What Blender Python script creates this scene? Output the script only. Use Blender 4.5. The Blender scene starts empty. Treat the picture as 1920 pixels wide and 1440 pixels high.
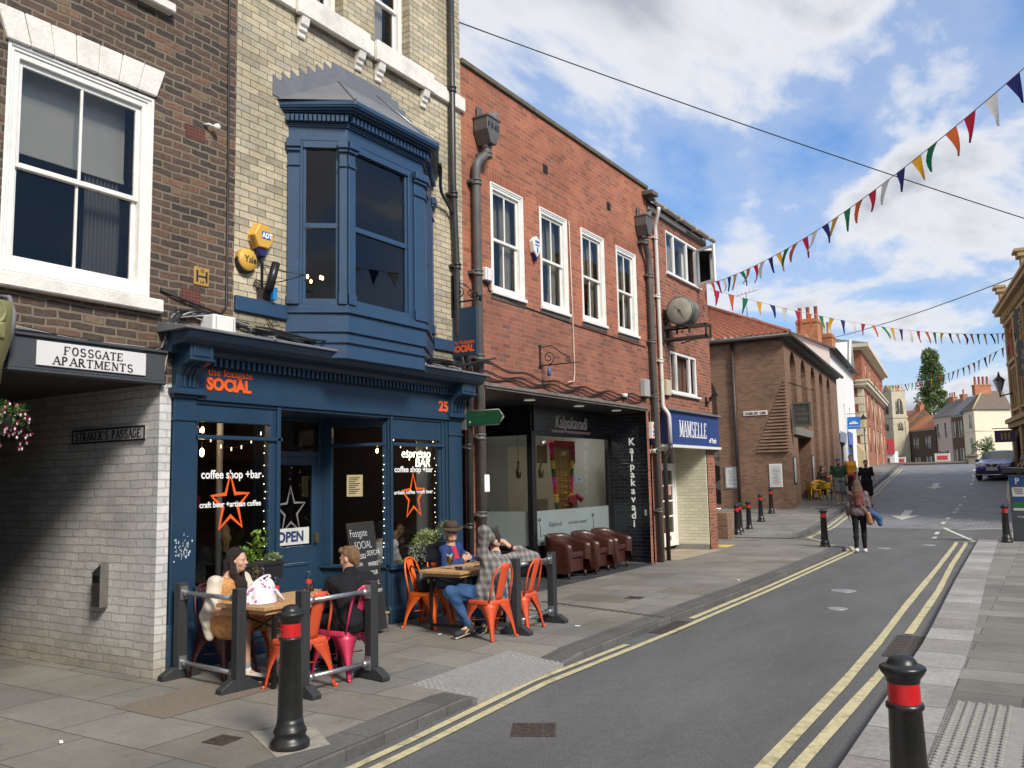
import bpy,bmesh,math,random
import numpy as np
from mathutils import Vector,Matrix
random.seed(7)
SC=bpy.context.scene
COL=SC.collection
R_=math.radians
# ------------------------------------------------------------------ camera
CAM_H=1.72
def camera():
 yaw,pit,rol=R_(31.944),R_(6.36),R_(-1.172)
 f=Vector((-math.sin(yaw)*math.cos(pit),math.cos(yaw)*math.cos(pit),math.sin(pit)))
 r=Vector((math.cos(yaw),math.sin(yaw),0));u=r.cross(f)
 r2=r*math.cos(rol)+u*math.sin(rol);u2=-r*math.sin(rol)+u*math.cos(rol)
 cd=bpy.data.cameras.new("camera");co=bpy.data.objects.new("camera",cd);COL.objects.link(co)
 m=Matrix((r2,u2,-f)).transposed().to_4x4();m.translation=Vector((0,0,CAM_H));co.matrix_world=m
 cd.sensor_width=36;cd.lens=1622/1920*36;cd.clip_start=.05;cd.clip_end=3000
 SC.camera=co
camera()
# ------------------------------------------------------------------ sky, sun, exposure
SUN_EL,SUN_AZ=R_(40),R_(-24)
SUN_STRENGTH,SUN_ANGLE=2.3,R_(15)
SKY_STRENGTH=0.105
EXPOSURE=1.0
def world():
 w=bpy.data.worlds.new("World");SC.world=w;w.use_nodes=True
 nt=w.node_tree;N=nt.nodes;L=nt.links;N.clear()
 out=N.new('ShaderNodeOutputWorld');bg=N.new('ShaderNodeBackground');bg2=N.new('ShaderNodeBackground');mix=N.new('ShaderNodeMixShader')
 sky=N.new('ShaderNodeTexSky');sky.sky_type='NISHITA';sky.sun_disc=False;sky.sun_elevation=SUN_EL
 sky.sun_rotation=math.pi/2-SUN_AZ;sky.altitude=20;sky.air_density=1.0;sky.dust_density=.15;sky.ozone_density=2.5
 hs=N.new('ShaderNodeHueSaturation');hs.inputs['Saturation'].default_value=1.12;hs.inputs['Value'].default_value=1.0
 L.new(sky.outputs[0],hs.inputs['Color'])
 bg.inputs[1].default_value=SKY_STRENGTH
 tc=N.new('ShaderNodeTexCoord');sep=N.new('ShaderNodeSeparateXYZ');L.new(tc.outputs['Generated'],sep.inputs[0])
 hz=N.new('ShaderNodeMapRange');hz.inputs[1].default_value=0;hz.inputs[2].default_value=.42;hz.inputs[3].default_value=0;hz.inputs[4].default_value=1;L.new(sep.outputs[2],hz.inputs[0])
 hc=N.new('ShaderNodeMixRGB');hc.inputs[1].default_value=(.46,.47,.56,1);hc.inputs[2].default_value=(.86,.92,1,1);L.new(hz.outputs[0],hc.inputs[0])
 hm=N.new('ShaderNodeMixRGB');hm.blend_type='MULTIPLY';hm.inputs[0].default_value=1;L.new(hs.outputs[0],hm.inputs[1]);L.new(hc.outputs[0],hm.inputs[2]);L.new(hm.outputs[0],bg.inputs[0])
 def math_(op,a,b=None,clamp=False):
  n=N.new('ShaderNodeMath');n.operation=op;n.use_clamp=clamp
  for i,v in enumerate((a,b)):
   if v is None:continue
   if isinstance(v,(int,float)):n.inputs[i].default_value=v
   else:L.new(v,n.inputs[i])
  return n.outputs[0]
 zz=math_('ADD',math_('MAXIMUM',sep.outputs[2],0.0),.16)
 cx=math_('DIVIDE',sep.outputs[0],zz);cy=math_('DIVIDE',sep.outputs[1],zz)
 cmb=N.new('ShaderNodeCombineXYZ');L.new(cx,cmb.inputs[0]);L.new(cy,cmb.inputs[1])
 def noise(scale,detail,rough,dist,off):
  mp=N.new('ShaderNodeMapping');mp.inputs['Location'].default_value=off;L.new(cmb.outputs[0],mp.inputs[0])
  mp.inputs['Rotation'].default_value=(0,0,.9);mp.inputs['Scale'].default_value=(1.0,.62,1)
  n=N.new('ShaderNodeTexNoise');n.inputs['Scale'].default_value=scale;n.inputs['Detail'].default_value=detail
  n.inputs['Roughness'].default_value=rough;n.inputs['Distortion'].default_value=dist;L.new(mp.outputs[0],n.inputs['Vector'])
  return n.outputs[0]
 OFF=(-9.4,0.6,8.3)
 n1=noise(1.8,9,.54,.25,OFF)
 n2=noise(1.8,5,.5,.25,(OFF[0]+.10,OFF[1]-.06,OFF[2]))
 n3=noise(2.6,8,.6,.6,(7.1,2.2,0))
 left=math_('MULTIPLY',math_('ADD',math_('MULTIPLY',sep.outputs[0],-1.0),-.32),.12)
 dens=math_('ADD',math_('ADD',n1,left),math_('MULTIPLY',math_('SUBTRACT',n3,.5),.26))
 def ramp(v,a,b):
  m=N.new('ShaderNodeMapRange');m.interpolation_type='SMOOTHSTEP';m.inputs[1].default_value=a;m.inputs[2].default_value=b;L.new(v,m.inputs[0]);return m.outputs[0]
 back=math_('MULTIPLY',ramp(math_('MULTIPLY',sep.outputs[1],-1.0),-.15,.35),.16);high=math_('MULTIPLY',ramp(sep.outputs[2],.5,.75),.10)  # extra cloud added out of view, behind and overhead, for neutral fill light
 dens=math_('ADD',dens,math_('ADD',back,high))
 mask=ramp(dens,.42,.55)
 thin=math_('MULTIPLY',ramp(dens,.32,.48),.30)
 fac=math_('MAXIMUM',mask,thin,True)
 shade=ramp(math_('SUBTRACT',math_('ADD',n2,math_('MULTIPLY',n3,.35)),n1),.08,.27)
 thick=ramp(dens,.50,.70)
 grey=math_('MULTIPLY',thick,math_('SUBTRACT',1.0,math_('MULTIPLY',shade,.55)))
 cr=N.new('ShaderNodeMixRGB');cr.inputs[1].default_value=(.86,.88,.93,1);cr.inputs[2].default_value=(.40,.44,.52,1);L.new(grey,cr.inputs[0])
 L.new(cr.outputs[0],bg2.inputs[0]);bg2.inputs[1].default_value=.49
 L.new(fac,mix.inputs[0]);L.new(bg.outputs[0],mix.inputs[1]);L.new(bg2.outputs[0],mix.inputs[2]);L.new(mix.outputs[0],out.inputs[0])
 ld=bpy.data.lights.new("sun",'SUN');ld.energy=SUN_STRENGTH;ld.angle=SUN_ANGLE;ld.color=(1,.93,.82)
 lo=bpy.data.objects.new("sun",ld);COL.objects.link(lo)
 d=Vector((math.cos(SUN_EL)*math.cos(SUN_AZ),math.cos(SUN_EL)*math.sin(SUN_AZ),math.sin(SUN_EL)))
 lo.rotation_euler=d.to_track_quat('Z','Y').to_euler();lo.location=(20,-10,30)
 SC.view_settings.view_transform='Standard';SC.view_settings.look='None';SC.view_settings.gamma=1;SC.view_settings.exposure=EXPOSURE
world()
# ------------------------------------------------------------------ materials
MATS={}
def srgb(r,g,b):
 f=lambda c:(c/255/12.92 if c/255<=.04045 else((c/255+.055)/1.055)**2.4)
 return(f(r),f(g),f(b))
def nodes(name):
 m=bpy.data.materials.new(name);m.use_nodes=True;nt=m.node_tree
 return m,nt.nodes,nt.links,nt.nodes['Principled BSDF']
def M(name,col,rough=.6,metal=0.,var=.14,scale=5.,bump=0.,spec=.5,coat=0.,stretch=(1,1,1),emit=None,alpha=None,bscale=None,dirt=0.):
 if name in MATS:return MATS[name]
 m,N,L,P=nodes(name)
 tc=N.new('ShaderNodeTexCoord');mp=N.new('ShaderNodeMapping');mp.inputs['Scale'].default_value=stretch
 L.new(tc.outputs['Object'],mp.inputs[0])
 n=N.new('ShaderNodeTexNoise');n.inputs['Scale'].default_value=scale;n.inputs['Detail'].default_value=7;n.inputs['Roughness'].default_value=.62;L.new(mp.outputs[0],n.inputs['Vector'])
 mr=N.new('ShaderNodeMapRange');mr.inputs[1].default_value=.25;mr.inputs[2].default_value=.75;mr.inputs[3].default_value=1-var;mr.inputs[4].default_value=1+var;L.new(n.outputs[0],mr.inputs[0])
 mul=N.new('ShaderNodeVectorMath');mul.operation='SCALE';mul.inputs[0].default_value=col[:3];L.new(mr.outputs[0],mul.inputs['Scale'])
 c=mul.outputs[0]
 if dirt:
  n2=N.new('ShaderNodeTexNoise');n2.inputs['Scale'].default_value=scale*.35;n2.inputs['Detail'].default_value=9;n2.inputs['Roughness'].default_value=.7;L.new(mp.outputs[0],n2.inputs['Vector'])
  r2=N.new('ShaderNodeMapRange');r2.inputs[1].default_value=.5;r2.inputs[2].default_value=.72;r2.inputs[3].default_value=0;r2.inputs[4].default_value=dirt;L.new(n2.outputs[0],r2.inputs[0])
  mx=N.new('ShaderNodeMixRGB');mx.inputs[2].default_value=(.06,.052,.042,1);L.new(r2.outputs[0],mx.inputs[0]);L.new(c,mx.inputs[1]);c=mx.outputs[0]
 L.new(c,P.inputs['Base Color'])
 r3=N.new('ShaderNodeMapRange');r3.inputs[3].default_value=max(.02,rough-.1);r3.inputs[4].default_value=min(1,rough+.1);L.new(n.outputs[0],r3.inputs[0]);L.new(r3.outputs[0],P.inputs['Roughness'])
 P.inputs['Metallic'].default_value=metal;P.inputs['Specular IOR Level'].default_value=spec
 if coat:P.inputs['Coat Weight'].default_value=coat;P.inputs['Coat Roughness'].default_value=.06
 if bump:
  nb=N.new('ShaderNodeTexNoise');nb.inputs['Scale'].default_value=bscale or scale*6;nb.inputs['Detail'].default_value=5;L.new(mp.outputs[0],nb.inputs['Vector'])
  b=N.new('ShaderNodeBump');b.inputs['Strength'].default_value=bump;b.inputs['Distance'].default_value=.02;L.new(nb.outputs[0],b.inputs['Height']);L.new(b.outputs[0],P.inputs['Normal'])
 if emit:P.inputs['Emission Color'].default_value=(*emit[:3],1);P.inputs['Emission Strength'].default_value=emit[3]
 MATS[name]=m
 return m
def brick_mat(name,cols,mortar,bw=.225,bh=.075,mw=.011,wob=0.,rough=.85,bump=.6,var=.22,stain=.3,offset=.5,paint=0.,low=None,spec=.3,spots=0.):
 """cols: list of (position, rgb) over a per-brick random value. low: (z, rgb factor) browner below a height."""
 if name in MATS:return MATS[name]
 m,N,L,P=nodes(name)
 uv=N.new('ShaderNodeUVMap');uv.uv_map='UVMap';vec=uv.outputs[0]
 if wob:
  nz=N.new('ShaderNodeTexNoise');nz.inputs['Scale'].default_value=5;nz.inputs['Detail'].default_value=3;L.new(vec,nz.inputs['Vector'])
  sb=N.new('ShaderNodeVectorMath');sb.operation='SUBTRACT';sb.inputs[1].default_value=(.5,.5,.5);L.new(nz.outputs['Color'],sb.inputs[0])
  sc=N.new('ShaderNodeVectorMath');sc.operation='SCALE';sc.inputs['Scale'].default_value=wob;L.new(sb.outputs[0],sc.inputs[0])
  ad=N.new('ShaderNodeVectorMath');ad.operation='ADD';L.new(vec,ad.inputs[0]);L.new(sc.outputs[0],ad.inputs[1]);vec=ad.outputs[0]
 b=N.new('ShaderNodeTexBrick');b.offset=offset;b.inputs['Scale'].default_value=1;b.inputs['Brick Width'].default_value=bw;b.inputs['Row Height'].default_value=bh
 b.inputs['Mortar Size'].default_value=mw*.5;b.inputs['Mortar Smooth'].default_value=.3;b.inputs['Bias'].default_value=0
 b.inputs['Color1'].default_value=(0,0,0,1);b.inputs['Color2'].default_value=(1,1,1,1);b.inputs['Mortar'].default_value=(.5,.5,.5,1);L.new(vec,b.inputs['Vector'])
 rp=N.new('ShaderNodeValToRGB');rp.color_ramp.interpolation='LINEAR'
 el=rp.color_ramp.elements
 while len(el)>1:el.remove(el[-1])
 el[0].position=cols[0][0];el[0].color=(*cols[0][1],1)
 for p,c in cols[1:]:
  e=el.new(p);e.color=(*c,1)
 L.new(b.outputs['Color'],rp.inputs[0])
 n1=N.new('ShaderNodeTexNoise');n1.inputs['Scale'].default_value=22;n1.inputs['Detail'].default_value=6;n1.inputs['Roughness'].default_value=.65;L.new(uv.outputs[0],n1.inputs['Vector'])
 mr=N.new('ShaderNodeMapRange');mr.inputs[1].default_value=.25;mr.inputs[2].default_value=.75;mr.inputs[3].default_value=1-var;mr.inputs[4].default_value=1+var;L.new(n1.outputs[0],mr.inputs[0])
 mul=N.new('ShaderNodeVectorMath');mul.operation='SCALE';L.new(rp.outputs[0],mul.inputs[0]);L.new(mr.outputs[0],mul.inputs['Scale'])
 mx=N.new('ShaderNodeMixRGB');mx.inputs[2].default_value=(*mortar,1);L.new(b.outputs['Fac'],mx.inputs[0]);L.new(mul.outputs[0],mx.inputs[1])
 c=mx.outputs[0]
 n2=N.new('ShaderNodeTexNoise');n2.inputs['Scale'].default_value=.9;n2.inputs['Detail'].default_value=8;n2.inputs['Roughness'].default_value=.68;L.new(uv.outputs[0],n2.inputs['Vector'])
 m2=N.new('ShaderNodeMapRange');m2.inputs[1].default_value=.3;m2.inputs[2].default_value=.72;m2.inputs[3].default_value=1+stain*.35;m2.inputs[4].default_value=1-stain;L.new(n2.outputs[0],m2.inputs[0])
 s2=N.new('ShaderNodeVectorMath');s2.operation='SCALE';L.new(c,s2.inputs[0]);L.new(m2.outputs[0],s2.inputs['Scale']);c=s2.outputs[0]
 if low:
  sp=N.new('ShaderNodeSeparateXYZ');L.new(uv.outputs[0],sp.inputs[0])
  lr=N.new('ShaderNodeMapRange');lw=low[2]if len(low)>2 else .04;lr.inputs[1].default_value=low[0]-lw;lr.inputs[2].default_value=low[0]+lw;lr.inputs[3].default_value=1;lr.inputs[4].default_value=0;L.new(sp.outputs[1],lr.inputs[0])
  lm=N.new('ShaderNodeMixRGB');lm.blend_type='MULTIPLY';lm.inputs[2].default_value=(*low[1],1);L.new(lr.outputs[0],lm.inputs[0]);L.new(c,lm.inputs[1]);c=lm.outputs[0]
 if spots:
  vo=N.new('ShaderNodeTexVoronoi');vo.inputs['Scale'].default_value=3.2;L.new(uv.outputs[0],vo.inputs['Vector'])
  sm=N.new('ShaderNodeMapRange');sm.inputs[1].default_value=.035;sm.inputs[2].default_value=.075;sm.inputs[3].default_value=spots;sm.inputs[4].default_value=0;L.new(vo.outputs['Distance'],sm.inputs[0])
  n4=N.new('ShaderNodeTexNoise');n4.inputs['Scale'].default_value=2.3;n4.inputs['Detail'].default_value=10;n4.inputs['Roughness'].default_value=.75;L.new(uv.outputs[0],n4.inputs['Vector'])
  s4=N.new('ShaderNodeMapRange');s4.inputs[1].default_value=.56;s4.inputs[2].default_value=.70;s4.inputs[4].default_value=spots;L.new(n4.outputs[0],s4.inputs[0])
  sa=N.new('ShaderNodeMath');sa.operation='MAXIMUM';L.new(sm.outputs[0],sa.inputs[0]);L.new(s4.outputs[0],sa.inputs[1])
  sx=N.new('ShaderNodeMixRGB');sx.inputs[2].default_value=(.075,.068,.06,1);L.new(sa.outputs[0],sx.inputs[0]);L.new(c,sx.inputs[1]);c=sx.outputs[0]
 L.new(c,P.inputs['Base Color']);P.inputs['Roughness'].default_value=rough;P.inputs['Specular IOR Level'].default_value=spec
 hh=N.new('ShaderNodeMath');hh.operation='MULTIPLY';hh.inputs[1].default_value=-1;L.new(b.outputs['Fac'],hh.inputs[0])
 ha=N.new('ShaderNodeMath');ha.operation='MULTIPLY_ADD';ha.inputs[1].default_value=.5;L.new(n1.outputs[0],ha.inputs[0]);L.new(hh.outputs[0],ha.inputs[2])
 bp=N.new('ShaderNodeBump');bp.inputs['Strength'].default_value=bump;bp.inputs['Distance'].default_value=.012;L.new(ha.outputs[0],bp.inputs['Height']);L.new(bp.outputs[0],P.inputs['Normal'])
 MATS[name]=m
 return m
def glass_mat(name,tint=(1,1,1),refl=1.6,rough=.015,body=0.,bcol=(.5,.6,.6)):
 if name in MATS:return MATS[name]
 m,N,L,P=nodes(name);N.remove(P);out=N['Material Output']
 tr=N.new('ShaderNodeBsdfTransparent');tr.inputs[0].default_value=(*tint,1)
 gl=N.new('ShaderNodeBsdfGlossy');gl.inputs['Roughness'].default_value=rough;gl.inputs['Color'].default_value=(1,1,1,1)
 nz=N.new('ShaderNodeTexNoise');nz.inputs['Scale'].default_value=1.3;tc=N.new('ShaderNodeTexCoord');L.new(tc.outputs['Object'],nz.inputs['Vector'])
 bp=N.new('ShaderNodeBump');bp.inputs['Strength'].default_value=.05;bp.inputs['Distance'].default_value=.05;L.new(nz.outputs[0],bp.inputs['Height']);L.new(bp.outputs[0],gl.inputs['Normal'])
 fr=N.new('ShaderNodeFresnel');fr.inputs['IOR'].default_value=1.5
 mu=N.new('ShaderNodeMath');mu.operation='MULTIPLY';mu.use_clamp=True;mu.inputs[1].default_value=refl;L.new(fr.outputs[0],mu.inputs[0])
 mx=N.new('ShaderNodeMixShader');L.new(mu.outputs[0],mx.inputs[0]);last=tr.outputs[0]
 if body:
  df=N.new('ShaderNodeBsdfDiffuse');df.inputs[0].default_value=(*bcol,1);mb=N.new('ShaderNodeMixShader');mb.inputs[0].default_value=body
  L.new(tr.outputs[0],mb.inputs[1]);L.new(df.outputs[0],mb.inputs[2]);last=mb.outputs[0]
 L.new(last,mx.inputs[1]);L.new(gl.outputs[0],mx.inputs[2]);L.new(mx.outputs[0],out.inputs[0])
 MATS[name]=m
 return m
# ------------------------------------------------------------------ object helpers
def tag(o,label=None,cat=None,group=None,kind=None):
 if label:o['label']=label
 if cat:o['category']=cat
 if group:o['group']=group
 if kind:o['kind']=kind
 return o
def thing(name,label,cat,loc=(0,0,0),rz=0.,group=None,scale=1.):
 o=bpy.data.objects.new(name,None);COL.objects.link(o);o.location=loc;o.rotation_euler=(0,0,rz);o.scale=(scale,)*3;o.empty_display_size=.2
 return tag(o,label,cat,group)
def wloc(o):
 v=Vector((0,0,0))
 while o is not None:v+=Vector(o.location);o=o.parent
 return v
def copy_tree(o,parent=None):
 c=o.copy();COL.objects.link(c);c.parent=parent
 for ch in o.children:copy_tree(ch,c)
 return c
class MB:
 """collects geometry; build() links it as ONE mesh object"""
 def __init__(s):s.v=[];s.f=[];s.m=[];s.sm=[];s.T=None;s.mi=0;s.s=False
 def at(s,loc=(0,0,0),rz=0.,rx=0.,ry=0.):
  s.T=Matrix.Translation(loc)@Matrix.Rotation(rz,4,'Z')@Matrix.Rotation(ry,4,'Y')@Matrix.Rotation(rx,4,'X');return s
 def reset(s):s.T=None;return s
 def add(s,vs,fs,smooth=None):
  b=len(s.v)
  if s.T is not None:vs=[tuple(s.T@Vector(p))for p in vs]
  s.v+=[tuple(p)for p in vs]
  for f in fs:s.f.append(tuple(i+b for i in f));s.m.append(s.mi);s.sm.append(s.s if smooth is None else smooth)
  return s
 def box(s,x0,x1,y0,y1,z0,z1):
  if x0>x1:x0,x1=x1,x0
  if y0>y1:y0,y1=y1,y0
  if z0>z1:z0,z1=z1,z0
  return s.add([(x0,y0,z0),(x1,y0,z0),(x1,y1,z0),(x0,y1,z0),(x0,y0,z1),(x1,y0,z1),(x1,y1,z1),(x0,y1,z1)],
      [(0,3,2,1),(4,5,6,7),(0,1,5,4),(1,2,6,5),(2,3,7,6),(3,0,4,7)],False)
 def quad(s,*p):return s.add(p,[tuple(range(len(p)))],False)
 def prism(s,poly,a,b,axis='x',smooth=False):
  """poly: CCW 2-D outline; axis x -> (y,z), y -> (x,z), z -> (x,y); extruded from a to b"""
  mk={'x':lambda p,t:(t,p[0],p[1]),'y':lambda p,t:(p[0],t,p[1]),'z':lambda p,t:(p[0],p[1],t)}[axis]
  n=len(poly);vs=[mk(p,a)for p in poly]+[mk(p,b)for p in poly]
  flip=(axis=='y')!=(b<a)
  fs=[tuple(range(n))[::-1],tuple(range(n,2*n))]+[(i,(i+1)%n,n+(i+1)%n,n+i)for i in range(n)]
  if flip:fs=[f[::-1]for f in fs]
  sm=s.s;b0=len(s.f);s.add(vs,fs,False)
  if smooth:
   for i in range(b0+2,len(s.f)):s.sm[i]=True
  return s
 def tube(s,path,r,n=8,closed=False,caps=True,squash=None):
  P=[Vector(p)for p in path];k=len(P);rs=r if isinstance(r,(list,tuple))else[r]*k
  vs=[];fs=[];up=None
  for i in range(k):
   if closed:t=P[(i+1)%k]-P[i-1]
   else:t=P[min(i+1,k-1)]-P[max(i-1,0)]
   if t.length<1e-9:t=Vector((0,0,1))
   t.normalize()
   if up is None:up=Vector((0,0,1))if abs(t.z)<.9 else Vector((1,0,0))
   a=up-t*up.dot(t)
   if a.length<1e-6:a=t.orthogonal()
   a.normalize();up=a;b=t.cross(a)
   for j in range(n):
    q=2*math.pi*j/n
    vs.append(tuple(P[i]+(a*math.cos(q)+b*math.sin(q)*(squash or 1))*rs[i]))
  m=k if closed else k-1
  for i in range(m):
   for j in range(n):
    i2=(i+1)%k;fs.append((i*n+j,i*n+(j+1)%n,i2*n+(j+1)%n,i2*n+j))
  s.add(vs,fs,True)
  if caps and not closed:
   b=len(s.v)-len(vs)
   s.f+=[tuple(b+j for j in range(n))[::-1],tuple(b+(k-1)*n+j for j in range(n))];s.m+=[s.mi]*2;s.sm+=[False]*2
  return s
 def lathe(s,prof,c=(0,0,0),n=24,caps=True,sharp=False):
  vs=[];fs=[];k=len(prof)
  for r,z in prof:
   for j in range(n):
    q=2*math.pi*j/n;vs.append((c[0]+r*math.cos(q),c[1]+r*math.sin(q),c[2]+z))
  for i in range(k-1):
   for j in range(n):fs.append((i*n+j,i*n+(j+1)%n,(i+1)*n+(j+1)%n,(i+1)*n+j))
  s.add(vs,fs,not sharp)
  if caps:
   b=len(s.v)-len(vs)
   s.f+=[tuple(b+j for j in range(n))[::-1],tuple(b+(k-1)*n+j for j in range(n))];s.m+=[s.mi]*2;s.sm+=[False]*2
  return s
 def ball(s,c,r,nu=14,nv=9):
  r=r if isinstance(r,(tuple,list))else(r,)*3
  vs=[];fs=[]
  for i in range(nv+1):
   a=math.pi*i/nv
   for j in range(nu):
    q=2*math.pi*j/nu;vs.append((c[0]+r[0]*math.sin(a)*math.cos(q),c[1]+r[1]*math.sin(a)*math.sin(q),c[2]-r[2]*math.cos(a)))
  for i in range(nv):
   for j in range(nu):fs.append((i*nu+j,i*nu+(j+1)%nu,(i+1)*nu+(j+1)%nu,(i+1)*nu+j))
  return s.add(vs,fs,True)
 def grid(s,fn,nu,nv,smooth=True,thick=None):
  vs=[fn(i/nu,j/nv)for j in range(nv+1)for i in range(nu+1)]
  fs=[(j*(nu+1)+i,j*(nu+1)+i+1,(j+1)*(nu+1)+i+1,(j+1)*(nu+1)+i)for j in range(nv)for i in range(nu)]
  return s.add(vs,fs,smooth)
 def wall(s,fn,u0,u1,z0,z1,openings,depth):
  """face with rectangular openings; fn(u, z, d) maps to space (d = depth into the wall); adds the reveals"""
  us=sorted({u0,u1,*[o[0]for o in openings],*[o[1]for o in openings]});zs=sorted({z0,z1,*[o[2]for o in openings],*[o[3]for o in openings]})
  us=[u for u in us if u0<=u<=u1];zs=[z for z in zs if z0<=z<=z1]
  for i in range(len(us)-1):
   for j in range(len(zs)-1):
    cu,cz=(us[i]+us[i+1])/2,(zs[j]+zs[j+1])/2
    if any(o[0]<cu<o[1]and o[2]<cz<o[3]for o in openings):continue
    s.quad(fn(us[i],zs[j],0),fn(us[i+1],zs[j],0),fn(us[i+1],zs[j+1],0),fn(us[i],zs[j+1],0))
  for a,b,c,d in openings:
   s.quad(fn(a,c,0),fn(a,d,0),fn(a,d,depth),fn(a,c,depth));s.quad(fn(b,c,depth),fn(b,d,depth),fn(b,d,0),fn(b,c,0))
   s.quad(fn(a,d,0),fn(b,d,0),fn(b,d,depth),fn(a,d,depth));s.quad(fn(a,c,depth),fn(b,c,depth),fn(b,c,0),fn(a,c,0))
  return s
 def build(s,name,mats,parent=None,bevel=0.,label=None,solid=0.,local=False,seg=1):
  mats=mats if isinstance(mats,(list,tuple))else[mats]
  off=Vector((0,0,0))if(parent is None or local)else wloc(parent)
  V=np.array(s.v,dtype=np.float64)-np.array(off)
  me=bpy.data.meshes.new(name);me.from_pydata([tuple(p)for p in V],[],s.f);me.update()
  for m in mats:me.materials.append(m)
  me.polygons.foreach_set('material_index',s.m);me.polygons.foreach_set('use_smooth',s.sm)
  boxuv(me,np.array(off))
  o=bpy.data.objects.new(name,me);COL.objects.link(o)
  if parent is not None:o.parent=parent
  if solid:md=o.modifiers.new('solid','SOLIDIFY');md.thickness=solid;md.offset=0
  if bevel:md=o.modifiers.new('bevel','BEVEL');md.width=bevel;md.segments=seg;md.limit_method='ANGLE';md.angle_limit=R_(40)
  if label:o['label']=label
  return o
def panes(parent,mat,*quads,name='pane'):
 for q in quads:MB().quad(*q).build(name,mat,parent)
def boxuv(me,off):
 """metric UVs: (along the wall, height) on walls, (x, y) on floors"""
 nl=len(me.loops);nv=len(me.vertices)
 co=np.empty(nv*3);me.vertices.foreach_get('co',co);co=co.reshape(-1,3)+off
 li=np.empty(nl,dtype=np.int32);me.loops.foreach_get('vertex_index',li)
 npoly=len(me.polygons);nr=np.empty(npoly*3);me.polygons.foreach_get('normal',nr);nr=nr.reshape(-1,3)
 ls=np.empty(npoly,dtype=np.int32);lt=np.empty(npoly,dtype=np.int32);me.polygons.foreach_get('loop_start',ls);me.polygons.foreach_get('loop_total',lt)
 pn=np.repeat(nr,lt,axis=0);c=co[li];a=np.abs(pn)
 u=np.where(a[:,0]>=a[:,1],c[:,1],c[:,0]);v=c[:,2].copy()
 fl=a[:,2]>.75;u[fl]=c[fl,0];v[fl]=c[fl,1]
 uv=me.uv_layers.new(name='UVMap');arr=np.stack([u,v],1).astype(np.float32).ravel();uv.data.foreach_set('uv',arr)
def text(name,s,mat,parent,size,origin,xdir,updir,ext=.002,align='LEFT',bold=0.,sx=1.,spacing=1.,shear=0.,lines=1.,width=None):
 """raised lettering as a mesh: origin, reading direction and up direction in world space"""
 cu=bpy.data.curves.new(name,'FONT');cu.body=s;cu.size=size;cu.extrude=ext;cu.align_x=align;cu.offset=bold;cu.space_character=spacing;cu.shear=shear;cu.space_line=lines;cu.resolution_u=3
 o=bpy.data.objects.new(name,cu);COL.objects.link(o)
 bpy.context.view_layer.update()
 me=bpy.data.meshes.new_from_object(o.evaluated_get(bpy.context.evaluated_depsgraph_get()))
 bpy.data.objects.remove(o);bpy.data.curves.remove(cu)
 if width:
  xs=[v.co.x for v in me.vertices];sx=width/(max(xs)-min(xs))
  if align=='LEFT':
   for v in me.vertices:v.co.x-=min(xs)
 x=Vector(xdir).normalized();u=Vector(updir).normalized();u=(u-x*u.dot(x)).normalized();n=x.cross(u)
 m=Matrix((x*sx,u,n)).transposed().to_4x4();m.translation=Vector(origin)-(wloc(parent)if parent else Vector((0,0,0)))
 me.transform(m);me.materials.clear();me.materials.append(mat);me.name=name
 ob=bpy.data.objects.new(name,me);COL.objects.link(ob)
 if parent:ob.parent=parent
 return ob
SERIF={
 'A':([((0,0),(.5,1),.6),((.5,1),(1,0),1.2),((.2,.36),(.8,.36),.5)],[0,1]),'P':([((.12,0),(.12,1),1.2),('arc',(.12,.74),.62,.26,-90,90,1.)],[.12]),
 'R':([((.12,0),(.12,1),1.2),('arc',(.12,.74),.6,.26,-90,90,1.),((.42,.48),(.95,0),1.2)],[.12,.95]),'T':([((.5,0),(.5,1),1.2),((0,.97),(1,.97),.55),((.02,.8),(.02,.99),.5),((.98,.8),(.98,.99),.5)],[.5]),
 'M':([((.08,0),(.1,1),.6),((.1,1),(.5,.08),1.2),((.5,.08),(.9,1),.6),((.9,1),(.92,0),1.2)],[.08,.92]),'E':([((.12,0),(.12,1),1.2),((.12,.97),(.85,.97),.55),((.12,.52),(.65,.52),.5),((.12,.03),(.9,.03),.55),((.85,.78),(.85,.99),.5),((.9,.01),(.9,.24),.5)],[.12]),
 'N':([((.1,0),(.1,1),.6),((.1,1),(.9,0),1.2),((.9,0),(.9,1),.6)],[.1]),'S':([('arc',(.5,.73),.36,.25,20,270,1.),('arc',(.5,.25),.4,.25,-160,90,1.)],[]),
 'F':([((.12,0),(.12,1),1.2),((.12,.97),(.9,.97),.55),((.12,.5),(.7,.5),.5),((.9,.76),(.9,.99),.5)],[.12]),'O':([('arc',(.5,.5),.45,.49,0,360,1.)],[]),'G':([('arc',(.5,.5),.45,.49,40,320,1.),((.86,.12),(.86,.45),1.1),((.66,.45),(1.,.45),.5)],[]),
 'L':([((.15,0),(.15,1),1.2),((.15,.03),(.92,.03),.55),((.92,.01),(.92,.26),.5)],[.15]),'K':([((.12,0),(.12,1),1.2),((.14,.4),(.85,1),.6),((.38,.6),(.95,0),1.2)],[.12,.95]),'I':([((.5,0),(.5,1),1.2)],[.5]),'D':([((.12,0),(.12,1),1.2),('arc',(.12,.5),.78,.48,-90,90,1.)],[.12]),
 'Y':([((.5,0),(.5,.45),1.1),((.5,.45),(.05,1),1.1),((.5,.45),(.95,1),.6)],[.5]),'C':([('arc',(.52,.5),.45,.49,45,315,1.)],[]),'H':([((.12,0),(.12,1),1.1),((.88,0),(.88,1),1.1),((.12,.5),(.88,.5),.55)],[.12,.88]),"'":([((.4,.75),(.5,1),1.1)],[]),' ':([],[])}
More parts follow.
